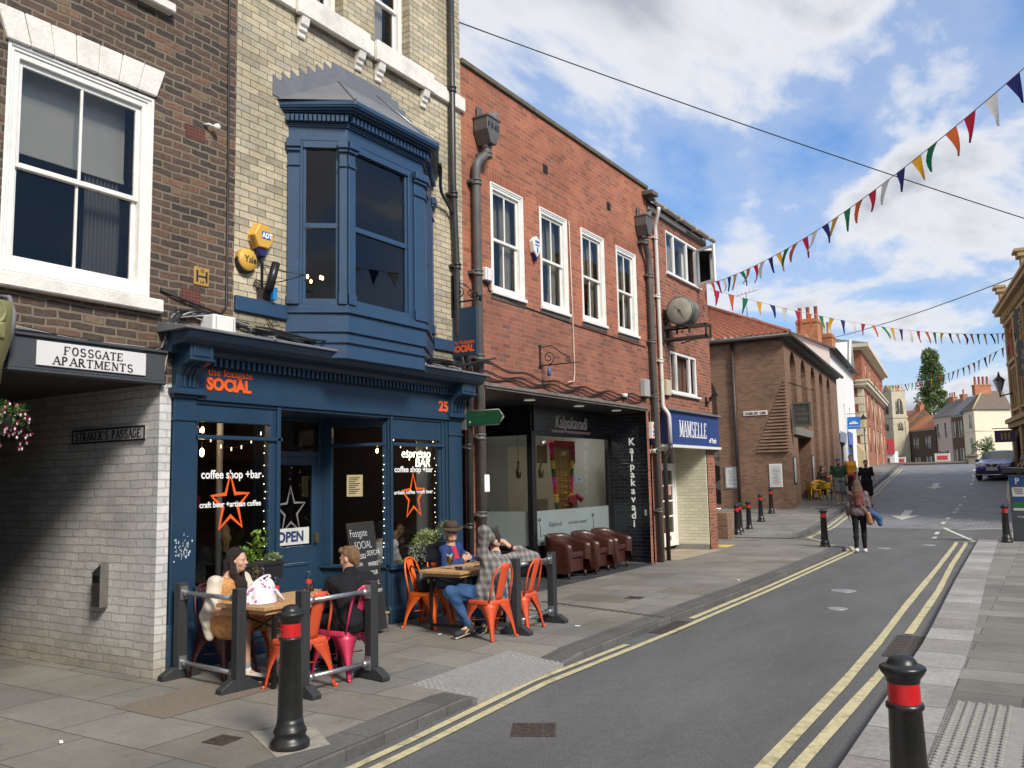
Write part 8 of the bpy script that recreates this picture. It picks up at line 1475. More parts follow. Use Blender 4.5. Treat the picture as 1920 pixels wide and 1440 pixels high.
# ------------------------------------------------------------------ bunting and wires
FC=[M('flag navy',(.022,.028,.14),.8),M('flag white',(.70,.68,.63),.8),M('flag red',(.45,.018,.045),.8),M('flag orange',(.62,.13,.035),.8),M('flag green',(.012,.20,.085),.8),M('flag yellow',(.72,.36,.025),.8)]
def flagmat():
 for m in FC:
  nt=m.node_tree;P=nt.nodes['Principled BSDF'];tr=nt.nodes.new('ShaderNodeBsdfTranslucent');mx=nt.nodes.new('ShaderNodeMixShader');mx.inputs[0].default_value=.45;src=P.inputs['Base Color'].links[0].from_socket;nt.links.new(src,tr.inputs[0]);nt.links.new(P.outputs[0],mx.inputs[1]);nt.links.new(tr.outputs[0],mx.inputs[2]);nt.links.new(mx.outputs[0],nt.nodes['Material Output'].inputs[0])
flagmat()
def bunting(label,a,b,sag,first,gap,w,h,seed,start=.3,order=(0,1,2,3,4,5)):
 random.seed(seed);a,b=Vector(a),Vector(b);L_=(b-a).length;t=thing('bunting',label,'bunting',tuple(a));pt=lambda s:a+(b-a)*s-Vector((0,0,sag*4*s*(1-s)));m=MB();m.tube([tuple(pt(i/40))for i in range(41)],.007,5);m.build('string',M('bunting tape',(.45,.45,.45),.8),t)
 d=(b-a).normalized();n=int((L_-start)/gap)
 for k in range(n):
  s0=(start+k*gap)/L_;s1=s0+w/L_
  if s1>1:break
  p,q=pt(s0),pt(s1);side=d.cross(Vector((0,0,1))).normalized();tip=(p+q)/2-Vector((0,0,h*random.uniform(.9,1.05)))+side*random.gauss(0,.07)+d*random.gauss(.02,.05);bow=side*random.gauss(0,.03)
  f=MB();N_=5;vs=[];fs=[]
  for i in range(N_+1):
   v=i/N_;l=p*(1-v)+tip*v;r=q*(1-v)+tip*v;c=(l+r)/2+bow*math.sin(math.pi*v)+side*.03*math.sin(2*v);l=l+bow*.6*math.sin(math.pi*v);r=r+bow*.6*math.sin(math.pi*v);vs+=[tuple(l),tuple(c),tuple(r)]
  for i in range(N_):fs+=[(3*i,3*i+1,3*i+4,3*i+3),(3*i+1,3*i+2,3*i+5,3*i+4)]
  f.add(vs,fs,True);f.build('flag',FC[order[(first+k)%6]],t)
ORD=(0,5,4,3,2,1)
bunting('string of coloured pennants from the narrow brick house up to the top right corner',(-7.0,20.62,6.5),(.6,10.4,6.40),.42,3,.42,.25,.36,3,.12,ORD)
bunting('string of coloured pennants across the street from the narrow brick house to the ornate building',(-7.0,20.64,6.38),(-.56,41.2,7.4),.5,1,.62,.27,.40,5,.15,(1,2,3,4,5,0))
bunting('farther string of coloured pennants from the quoined house to the ornate building',(-10.35,64.0,7.85),(-.6,41.4,7.34),.75,2,.70,.31,.46,9,.2,(0,5,4,3,2,1))
for lab_,a,b,sag,r in(('thin black wire from the cream house across the sky to the right',(-7.06,10.03,8.54),(2.0,20.7,5.72),.10,.010),('thin far wire crossing the sky from the ornate building',(-.56,44.5,10.48),(-24,92,15.2),.6,.025)):
 a,b=Vector(a),Vector(b);m=MB();m.tube([tuple(a+(b-a)*(i/24)-Vector((0,0,sag*4*(i/24)*(1-i/24))))for i in range(25)],r,5);tag(m.build('overhead_wire',CABLE),lab_,'wire')
t=thing('tv_aerial','thin television aerial above the pantile roof','aerial',(-11.8,40,9.3));m=MB();m.tube([(-11.8,40,9.0),(-11.8,40,10.3)],.02,5);m.tube([(-12.3,40,10.2),(-11.1,39.8,10.35)],.015,5);[m.tube([(-12.2+.2*k,39.9,10.22+.02*k),(-12.2+.2*k,39.9,10.42+.02*k)],.01,4)for k in range(5)];m.build('mast',GALV,t)
# ------------------------------------------------------------------ figures: smooth bodies grown from signed distance fields
V3=lambda*a:np.array(a if len(a)==3 else a[0],dtype=np.float64)
def unit(v):v=V3(v);return v/max(1e-9,np.linalg.norm(v))
def sdf_mesh(prims,h,k=.02,wrinkle=0.,seed=0):
 """prims: ('c', a, b, ra, rb[, k]) tapered capsule, ('e', centre, radii, basis[, k]) ellipsoid. Returns verts, quads of the blended surface"""
 los,his=[],[]
 for p in prims:
  if p[0]=='c':r=max(p[3],p[4]);los.append(np.minimum(p[1],p[2])-r);his.append(np.maximum(p[1],p[2])+r)
  else:r=np.abs(np.array(p[3]).T)@np.array(p[2])if p[3]is not None else np.array(p[2]);los.append(p[1]-r);his.append(p[1]+r)
 pad=k+3*h+.012;lo=np.min(los,0)-pad;hi=np.max(his,0)+pad;n=np.ceil((hi-lo)/h).astype(int)+1
 F=np.full(tuple(n),.5,dtype=np.float32);ax=[lo[i]+h*np.arange(n[i])for i in range(3)]
 for p,l,u in zip(prims,los,his):
  kk=p[5]if p[0]=='c' and len(p)>5 else(p[4]if p[0]=='e' and len(p)>4 else k);m=kk+2.5*h
  i0=np.maximum(0,np.floor((l-m-lo)/h).astype(int));i1=np.minimum(n,np.ceil((u+m-lo)/h).astype(int)+1)
  X,Y,Z=np.meshgrid(ax[0][i0[0]:i1[0]],ax[1][i0[1]:i1[1]],ax[2][i0[2]:i1[2]],indexing='ij',sparse=True)
  if p[0]=='c':
   a,b,ra,rb=p[1:5];ab=b-a;L2=max(1e-9,ab@ab);t=np.clip(((X-a[0])*ab[0]+(Y-a[1])*ab[1]+(Z-a[2])*ab[2])/L2,0,1)
   D=np.sqrt((X-a[0]-ab[0]*t)**2+(Y-a[1]-ab[1]*t)**2+(Z-a[2]-ab[2]*t)**2)-(ra+(rb-ra)*t)
  else:
   c,r,B=p[1],np.array(p[2]),p[3];B=np.eye(3)if B is None else np.array(B);q=[((X-c[0])*B[i][0]+(Y-c[1])*B[i][1]+(Z-c[2])*B[i][2])for i in range(3)]
   k0=np.sqrt(sum((q[i]/r[i])**2 for i in range(3)));k1=np.sqrt(sum((q[i]/r[i]**2)**2 for i in range(3)))+1e-9;D=k0*(k0-1)/k1
  S=F[i0[0]:i1[0],i0[1]:i1[1],i0[2]:i1[2]];D=D.astype(np.float32)
  if kk>0:hh=np.clip(.5+.5*(S-D)/kk,0,1);S[...]=S+(D-S)*hh-kk*hh*(1-hh)
  else:np.minimum(S,D,out=S)
 if wrinkle:
  X,Y,Z=np.meshgrid(*ax,indexing='ij',sparse=True);s=seed*1.7
  F+=(wrinkle*(np.sin(X*31+Z*22+s)*np.sin(Y*27-Z*35+s*2)+.7*np.sin(X*58-Y*41+Z*47+s))).astype(np.float32)
 N=F<0;c=sum(N[i:n[0]-1+i,j:n[1]-1+j,q:n[2]-1+q].astype(np.int8)for i in(0,1)for j in(0,1)for q in(0,1));act=(c>0)&(c<8);I=np.argwhere(act);idx=np.full(act.shape,-1,dtype=np.int64);idx[act]=np.arange(len(I))
 P=np.zeros((len(I),3));cnt=np.zeros(len(I));cor=[(i,j,q)for i in(0,1)for j in(0,1)for q in(0,1)]
 for a in cor:
  for d in range(3):
   if a[d]:continue
   b=list(a);b[d]=1;fa=F[I[:,0]+a[0],I[:,1]+a[1],I[:,2]+a[2]];fb=F[I[:,0]+b[0],I[:,1]+b[1],I[:,2]+b[2]];m=(fa<0)!=(fb<0);t=np.where(m,fa/np.where(m,fa-fb,1),0)
   for e in range(3):P[:,e]+=np.where(m,a[e]+(t if e==d else 0),0)
   cnt+=m
 P=lo+h*(I+P/np.maximum(cnt,1)[:,None]);Q=[]
 for d in range(3):
  s0=[slice(None)]*3;s1=[slice(None)]*3;s0[d]=slice(0,-1);s1[d]=slice(1,None);A,B=N[tuple(s0)],N[tuple(s1)];E=np.argwhere(A!=B);o1,o2=[(1,2),(2,0),(0,1)][d]
  ok=(E[:,o1]>0)&(E[:,o2]>0)&(E[:,o1]<n[o1]-1)&(E[:,o2]<n[o2]-1);E=E[ok];g=[]
  for x,y in((1,1),(0,1),(0,0),(1,0)):e=E.copy();e[:,o1]-=x;e[:,o2]-=y;g.append(idx[e[:,0],e[:,1],e[:,2]])
  g=np.stack(g,1);fl=~A[E[:,0],E[:,1],E[:,2]];g[fl]=g[fl][:,::-1];Q.append(g)
 return P,np.concatenate(Q)
def sdf_obj(name,prims,mat,parent,h,k=.02,wrinkle=0.,seed=0):
 P,Q=sdf_mesh(prims,h,k,wrinkle,seed);me=bpy.data.meshes.new(name);me.from_pydata(P.tolist(),[],Q.tolist());me.update();me.polygons.foreach_set('use_smooth',[True]*len(me.polygons));me.materials.append(mat);boxuv(me,np.zeros(3));o=bpy.data.objects.new(name,me);COL.objects.link(o);o.parent=parent;return o
def cloth(name,col,rough=.85,var=.16,scale=5,**k):return M('cloth '+name,col,rough,var=var,scale=scale,bump=k.pop('bump',.25),bscale=k.pop('bscale',60),spec=.2,**k)
def skin_mat(name,c):
 if name in MATS:return MATS[name]
 m,N,L,P=nodes(name);P.inputs['Base Color'].default_value=(*c,1);P.inputs['Roughness'].default_value=.5;P.inputs['Subsurface Weight'].default_value=.12;P.inputs['Subsurface Radius'].default_value=(.02,.008,.005);P.inputs['Subsurface Scale'].default_value=.5;P.inputs['Specular IOR Level'].default_value=.3;MATS[name]=m;return m
SKIN=skin_mat('light skin',(.56,.33,.235));SKIN2=skin_mat('tanned skin',(.44,.25,.17));LIP=M('lip',(.40,.14,.12),.5,var=.05);EYEW=M('eye white',(.6,.58,.55),.3,var=.02);EYED=M('eye dark',(.03,.02,.015),.2,var=.02)
def hand_prims(w,d,n,thumb,curl=.35,s=1.):
 """wrist, finger direction, palm normal, thumb side; five fingers"""
 w,d,n=V3(w),unit(d),unit(n);n=unit(n-d*(n@d));t=unit(np.cross(d,n))*thumb;P=[];K=.010
 rot=lambda v,a:v*math.cos(a)+n*math.sin(a)*(1 if True else 0)
 for i,(o,L)in enumerate(((.030,.066),(.010,.074),(-.010,.069),(-.028,.053))):
  kn=w+d*.085*s+t*o*s;P.append(('c',w+d*.012*s+t*o*.55*s,kn,.0135*s,.0115*s,.016));c1=curl*(1+.12*i);d1=unit(d*math.cos(c1)+n*math.sin(c1));c2=c1+curl*1.1;d2=unit(d*math.cos(c2)+n*math.sin(c2));c3=c2+curl*.8;d3=unit(d*math.cos(c3)+n*math.sin(c3));a=kn+d1*L*.5*s;b=a+d2*L*.33*s;e=b+d3*L*.25*s
  P+=[('c',kn,a,.0098*s,.0088*s,.004),('c',a,b,.0088*s,.008*s,.003),('c',b,e,.008*s,.0068*s,.003)]
 b0=w+d*.022*s+t*.022*s;b1=b0+unit(d*.55+t*.75+n*.25)*.040*s;b2=b1+unit(d*.85+t*.35+n*.35)*.030*s;b3=b2+unit(d*.95+t*.1+n*.35)*.022*s
 P+=[('c',b0,b1,.0145*s,.0115*s,.012),('c',b1,b2,.0115*s,.010*s,.004),('c',b2,b3,.010*s,.0078*s,.003)]
 return P
def head_prims(c,fwd,up,s=1.,jaw=1.):
 """skull, face, nose, chin, ears; c is the centre of the head"""
 f,u=unit(fwd),unit(up);u=unit(u-f*(u@f));r=np.cross(f,u);B=[r,f,u];at=lambda x,y,z:c+(r*x+f*y+u*z)*s;sc=lambda*q:[v*s for v in q]
 P=[('e',at(0,-.012,.025),sc(.074,.092,.084),B,.02),('e',at(0,.018,-.035),sc(.060*jaw,.070,.078),B,.03),('e',at(0,.052,-.088),sc(.026*jaw,.024,.022),B,.03),('c',at(0,.085,.0),at(0,.103,-.028),.009*s,.0125*s,.012),('e',at(.012,.092,-.031),sc(.009,.010,.008),B,.006),('e',at(-.012,.092,-.031),sc(.009,.010,.008),B,.006),
   ('e',at(.03,.073,.018),sc(.024,.014,.010),B,.014),('e',at(-.03,.073,.018),sc(.024,.014,.010),B,.014),('e',at(.042,.056,-.03),sc(.02,.02,.02),B,.02),('e',at(-.042,.056,-.03),sc(.02,.02,.02),B,.02),('e',at(0,.078,-.058),sc(.024,.014,.012),B,.012),
   ('e',at(.076,-.004,-.012),sc(.010,.019,.031),B,.006),('e',at(-.076,-.004,-.012),sc(.010,.019,.031),B,.006)]
 return P,at,B
def face_parts(root,at,B,s,h,brow,smile=False,lip=LIP):
 e=[];d=[];br=[]
 for sx in(1,-1):e.append(('e',at(.031*sx,.077,.002),[.0125*s,.008*s,.0075*s],B));d.append(('e',at(.031*sx,.083,.001),[.0095*s,.005*s,.0068*s],B));br.append(('c',at(.046*sx,.075,.021),at(.016*sx,.087,.024),.0042*s,.0048*s))
 sdf_obj('eye',e,EYEW,root,h*.5,0);sdf_obj('pupil',d,EYED,root,h*.45,0);sdf_obj('eyebrow',br,brow,root,h*.5,.002)
 w=.024 if smile else .019;sdf_obj('mouth',[('c',at(-w,.078,-.060+(.006 if smile else 0)),at(0,.093,-.063),.0045*s,.0062*s),('c',at(w,.078,-.060+(.006 if smile else 0)),at(0,.093,-.063),.0045*s,.0062*s)],lip,root,h*.5,.004)
 if smile:sdf_obj('teeth',[('c',at(-.013,.090,-.0595),at(.013,.090,-.0595),.0032*s,.0032*s)],M('teeth',(.7,.68,.62),.3),root,h*.4,0)
def limb(a,b,c,r):return[('c',a,b,r[0],r[1]),('c',b,c,r[1]*.98,r[2])]
def person(name,label,J,h=.008,skin=SKIN,hair=None,hair_prims=None,top=None,bottom=None,shoes=None,female=False,hands=None,S=.92,cat='person',face=True,smile=False,brow=None,group=None,extra=None,bare_leg=True,jaw=1.):
 """J holds the joints in world space: pelvis, chest, neck, head, fwd, up, shoulder/elbow/wrist/hip/knee/ankle/toe with _l and _r"""
 J={k:V3(v)for k,v in J.items()};base=(float(J['pelvis'][0]),float(J['pelvis'][1]),0);root=thing(name,label,cat,(0,0,0),0,group);s=S;P=[];g=lambda n:J[n];hd,at,B=head_prims(g('head'),g('fwd'),g('up'),s,jaw);P+=hd
 up=unit(g('chest')-g('pelvis'));lat=unit(g('shoulder_l')-g('shoulder_r'));fw=unit(np.cross(up,-lat));
 P+=[('c',g('neck'),g('head')-unit(g('up'))*.075*s,.054*s,.050*s,.03),('c',g('neck')-up*.03*s,g('chest'),.060*s,.10*s,.05)]
 w=.055*s;tor=[]
 for q in(-1,1):tor+=[('c',g('pelvis')+lat*q*w*1.1,g('chest')+lat*q*w*1.3-up*.02,.098*s,.098*s,.06),('c',g('chest')+lat*q*w,g('shoulder_l' if q>0 else 'shoulder_r'),.085*s,.052*s,.05)]
 if female:tor+=[('e',g('chest')+lat*q*.075*s+fw*.085*s-up*.02,[.055*s,.05*s,.055*s],None,.04)for q in(-1,1)]
 P+=tor;P.append(('c',g('hip_l'),g('hip_r'),.10*s,.10*s,.06));ar=(.046*s,.038*s,.027*s);lg=(.084*s,.056*s,.038*s)
 arms={};legs={}
 for q in 'lr':
  arms[q]=limb(g('shoulder_'+q),g('elbow_'+q),g('wrist_'+q),ar);kk,a_,an,to=g('hip_'+q),g('knee_'+q),g('ankle_'+q),g('toe_'+q);cal=a_+(an-a_)*.3-unit(to-an)*.02*s
  legs[q]=[('c',kk,a_,lg[0],lg[1],.03),('c',a_,cal,lg[1]*.95,.054*s,.03),('c',cal,an,.054*s,lg[2],.03)];P+=arms[q]+legs[q]
  P+=[('c',an-unit(to-an)*.02-V3(0,0,.02)*s,to,.036*s,.03*s,.02)]
  hs=(hands or{}).get(q)
  if hs:P+=hand_prims(g('wrist_'+q),hs[0],hs[1],hs[2],hs[3]if len(hs)>3 else .35,s)
 sdf_obj('body',P,skin,root,h,.015)
 if face:face_parts(root,at,B,s,h,brow or hair)
 if smile:pass
 if top:
  mat,sl,inf,drop_,wr=top;T=[('c',p[1],p[2],p[3]+inf,p[4]+inf,.05)if p[0]=='c' else('e',p[1],[v+inf for v in p[2]],p[3],.04)for p in tor]
  T.append(('c',g('pelvis')+lat*w*1.2-up*drop_,g('pelvis')-lat*w*1.2-up*drop_,.112*s+inf,.112*s+inf,.05));T.append(('c',g('neck')-up*.045*s,g('chest'),.052*s+inf,.10*s,.04))
  for q in 'lr':
   a,b,c=g('shoulder_'+q),g('elbow_'+q),g('wrist_'+q)
   if sl<=1:T.append(('c',a-V3(0,0,.025),a+(b-a)*sl,ar[0]+inf*.35,ar[1]+inf*.5+.010,.02))
   else:T+=[('c',a-V3(0,0,.012),b,ar[0]+inf*.6,ar[1]+inf*.8+.006,.025),('c',b,b+(c-b)*(sl-1),ar[1]+inf+.006,ar[2]+inf+.006,.02)]
  sdf_obj('top',T,mat,root,h*1.15,.03,wr,1)
 if bottom:
  mat,ln,inf,wr=bottom;T=[('c',g('hip_l'),g('hip_r'),.108*s+inf,.108*s+inf,.05),('c',g('pelvis')+lat*w,g('pelvis')-lat*w,.098*s+inf,.098*s+inf,.05)]
  for q in 'lr':
   a,b,c=g('hip_'+q),g('knee_'+q),g('ankle_'+q)
   if ln<=1:T.append(('c',a,a+(b-a)*ln,lg[0]+inf,lg[1]+inf+.03,.03))
   else:T+=[('c',p[1],(p[2]if i<2 else p[1]+(p[2]-p[1])*min(1,(ln-1.3)/.7+.0)),p[3]+inf,p[4]+inf,.03)for i,p in enumerate(legs[q])]
  sdf_obj('trousers' if ln>1.2 else 'shorts',T,mat,root,h*1.15,.025,wr,2)
 if shoes:
  for q in 'lr':
   an,to=g('ankle_'+q),g('toe_'+q);d=unit(to-an);dn=unit(to-an-V3(0,0,(to-an)[2]));heel=an-V3(0,0,.045*s)-d*.015;sd=np.cross(V3(0,0,1),d)
   up_=[('c',an+V3(0,0,.005),heel,.046*s,.042*s,.02),('c',heel,to-d*.01,.042*s,.040*s,.03)];sh=sdf_obj('shoe',up_,shoes[0],root,h,.02)
   lo_=-.034*s;upv=unit(np.cross(d,sd))if abs(d[2])<.9 else V3(0,0,1);upv=upv if upv[2]>0 else-upv
   so=[('c',heel-d*.018-upv*.030*s+sd*o*.016,to+d*.012-upv*.026*s+sd*o*.014,.017*s,.016*s,.01)for o in(-1,1)];sdf_obj('sole',so,shoes[1],sh,h*.8,.01)
   if len(shoes)>2:sdf_obj('sock',[('c',an+(g('knee_'+q)-an)*.02,an+(g('knee_'+q)-an)*shoes[3],.042*s,.041*s)],shoes[2],root,h,.01)
 if hair_prims:sdf_obj('hair',hair_prims(at,B,s),hair,root,h*.9,.018,.0025,3)
 if extra:extra(root,at,B,s,J)
 return root
def hairmat(n,c):
 return M('hair '+n,c,.55,var=.55,scale=16,stretch=(3,3,.5),bump=1.,bscale=70)
def short_hair(at,B,s,vol=1.):return[('e',at(0,-.022,.043),[.081*s*vol,.094*s*vol,.079*s*vol],B,.02),('e',at(0,-.05,-.005),[.074*s,.056*s,.066*s],B,.02),('c',at(-.045,.055,.088),at(.045,.055,.088),.024*s*vol,.024*s*vol,.02)]
# ------------------------------------------------------------------ seated at the front table
def shift(a,*d):return(a[0]+d[0],a[1]+d[1],a[2]+d[2])
def woman_cardigan():
 H=(-6.50,5.55,1.04);HR=hairmat('dark brown',(.022,.012,.009))
 J=dict(pelvis=(-6.66,5.50,.50),chest=(-6.56,5.50,.79),neck=(-6.54,5.51,.90),head=H,fwd=(.90,.42,-.05),up=(.1,0,1),shoulder_r=(-6.55,5.34,.85),shoulder_l=(-6.57,5.68,.85),elbow_r=(-6.50,5.26,.63),elbow_l=(-6.43,5.74,.64),wrist_r=(-6.26,5.36,.59),wrist_l=(-6.24,5.60,.60),hip_r=(-6.62,5.42,.48),hip_l=(-6.62,5.60,.48),knee_r=(-6.20,5.40,.50),knee_l=(-6.18,5.68,.50),ankle_r=(-6.22,5.43,.10),ankle_l=(-6.02,5.66,.09),toe_r=(-6.06,5.46,.035),toe_l=(-5.86,5.68,.035))
 def hp(at,B,s):return[('e',at(0,-.028,.045),[.083*s,.092*s,.078*s],B,.02),('e',at(0,-.06,-.01),[.078*s,.055*s,.08*s],B,.02),('c',at(.0,.04,.098),at(0,-.05,.10),.022*s,.028*s,.02)]+[('c',at(sx*.066,-.02,.0),at(sx*.085,-.0,-.12),.026*s,.035*s,.03)for sx in(1,-1)]+[('c',at(.085,-.0,-.12),at(.055,.085,-.24),.036*s,.045*s,.03),('c',at(.055,.085,-.24),at(.02,.12,-.34),.046*s,.034*s,.03),('c',at(-.085,.0,-.12),at(-.08,.05,-.28),.034*s,.03*s,.03),('c',at(0,-.085,-.04),at(.02,-.10,-.25),.06*s,.05*s,.03),('c',at(.1,.06,-.22),at(.09,.10,-.36),.03*s,.022*s,.02)]
 DR=M('orange print dress',(.50,.24,.085),.85,var=.55,scale=60,bump=.2);CG_=cloth('cream cardigan',(.60,.53,.43),bump=.5,bscale=120)
 def ex(root,at,B,s,J):
  j=J;c=lambda*p:V3(*p);d=[]
  d+=[('c',j['pelvis']+c(.02,-.07,.0),j['chest']+c(.03,-.06,0),.108,.10,.05),('c',j['pelvis']+c(.02,.07,0),j['chest']+c(.03,.06,0),.108,.10,.05),('c',j['hip_r'],j['knee_r']+c(-.09,0,-.01),.112,.105,.05),('c',j['hip_l'],j['knee_l']+c(-.09,0,-.01),.112,.10,.05),('c',j['hip_r']+c(.16,-.04,-.05),j['knee_r']+c(-.08,-.03,-.09),.07,.05,.05),('c',j['hip_l']+c(.12,.0,-.05),j['hip_r']+c(.12,0,-.06),.08,.08,.05)]
  sdf_obj('dress',d,DR,root,.0085,.03,.003,4)
  k=[('c',j['chest']+c(-.035,-.07,-.02),j['pelvis']+c(-.045,-.07,.02),.098,.10,.04),('c',j['chest']+c(-.035,.07,-.02),j['pelvis']+c(-.045,.07,.02),.098,.10,.04),('c',j['chest']+c(-.02,-.05,.02),j['shoulder_r'],.075,.062,.03),('c',j['chest']+c(-.02,.05,.02),j['shoulder_l'],.075,.062,.03),('c',j['shoulder_r'],j['shoulder_r']+(j['elbow_r']-j['shoulder_r'])*.86,.060,.072,.03),('c',j['shoulder_l'],j['shoulder_l']+(j['elbow_l']-j['shoulder_l'])*.86,.060,.068,.03),('c',j['pelvis']+c(-.02,-.16,.05),j['pelvis']+c(.08,-.18,-.13),.05,.034,.05),('c',j['chest']+c(.02,-.13,-.06),j['pelvis']+c(.05,-.16,.0),.05,.05,.05)]
  sdf_obj('cardigan',k,CG_,root,.009,.03,.004,6)
 return person('person','woman with long dark hair, cream cardigan and orange print dress seated smiling',J,.0072,SKIN,HR,hp,None,None,(M('canvas shoe',(.55,.53,.50),.8),M('rubber sole',(.66,.64,.6),.7),M('grey sock',(.25,.25,.26),.9),.16),True,dict(r=((.8,.5,-.1),(0,.3,-1),-1,.5),l=((.75,-.5,-.05),(0,0,-1),1,.5)),.90,face=True,brow=HR,extra=ex)
woman_cardigan()
def man_jacket():
 HR=hairmat('sandy',(.23,.125,.058));H=(-5.62,6.10,1.035)
 J=dict(pelvis=(-5.54,6.03,.49),chest=(-5.60,6.08,.76),neck=(-5.62,6.09,.89),head=H,fwd=(-.93,-.18,-.22),up=(-.12,0,1),shoulder_r=(-5.57,6.29,.83),shoulder_l=(-5.64,5.91,.83),elbow_r=(-5.66,6.36,.60),elbow_l=(-5.78,5.86,.60),wrist_r=(-5.93,6.26,.60),wrist_l=(-5.98,5.96,.60),hip_r=(-5.58,6.13,.47),hip_l=(-5.58,5.95,.47),knee_r=(-5.98,6.17,.47),knee_l=(-5.99,5.94,.47),ankle_r=(-5.94,6.20,.09),ankle_l=(-5.98,6.00,.09),toe_r=(-6.12,6.20,.035),toe_l=(-6.15,6.00,.035))
 BJ=cloth('black jacket',(.012,.012,.015),scale=4,bump=.5,bscale=25)
 def hp(at,B,s):return short_hair(at,B,s,.97)+[('c',at(-.04,.062,.085),at(.035,.066,.092),.016*s,.018*s,.012),('c',at(.062,-.005,.03),at(.066,-.01,-.0),.016*s,.010*s,.012),('c',at(-.062,-.005,.03),at(-.066,-.01,-.0),.016*s,.010*s,.012),('c',at(0,-.075,-.0),at(0,-.068,-.07),.045*s,.03*s,.02)]+[('e',at(.05*math.sin(i*2.3),.02+.05*math.cos(i*1.7),.105+.008*math.sin(i*3)),[.02*s,.022*s,.014*s],B,.01)for i in range(9)]
 def ex(root,at,B,s,J):
  c=lambda*p:V3(*p);k=[('c',J['neck']+c(.02,-.05,-.01),J['neck']+c(.02,.05,-.01),.05,.05,.03),('c',J['neck']+c(.03,0,-.01),J['neck']+c(.02,0,.03),.062,.058,.02)];sdf_obj('collar',k,BJ,root,.008,.02)
  sdf_obj('jacket_back',[('c',J['shoulder_l']+c(.035,.03,-.045),J['shoulder_r']+c(.035,-.03,-.045),.085,.085,.05),('c',J['shoulder_l']+c(.02,.0,-.02),J['neck']+c(.02,0,-.03),.065,.06,.04),('c',J['shoulder_r']+c(.02,.0,-.02),J['neck']+c(.02,0,-.03),.065,.06,.04),('c',J['chest']+c(.05,-.1,.02),J['pelvis']+c(.08,-.08,0),.11,.115,.05),('c',J['chest']+c(.05,.1,.02),J['pelvis']+c(.08,.08,.0),.11,.115,.05)],BJ,root,.01,.03,.004,8)
 return person('person','young man with sandy hair in a black jacket seated with his back turned',J,.0075,SKIN,HR,hp,(BJ,1.93,.022,-.02,.004),(cloth('black trousers',(.012,.012,.014)),2,.012,.003),(M('navy trainer',(.02,.03,.10),.6),M('pale sole',(.5,.5,.48),.7)),False,dict(r=((-.95,-.2,0),(0,0,-1),-1,.4),l=((-.9,.35,0),(0,0,-1),1,.4)),.93,extra=ex)
man_jacket()
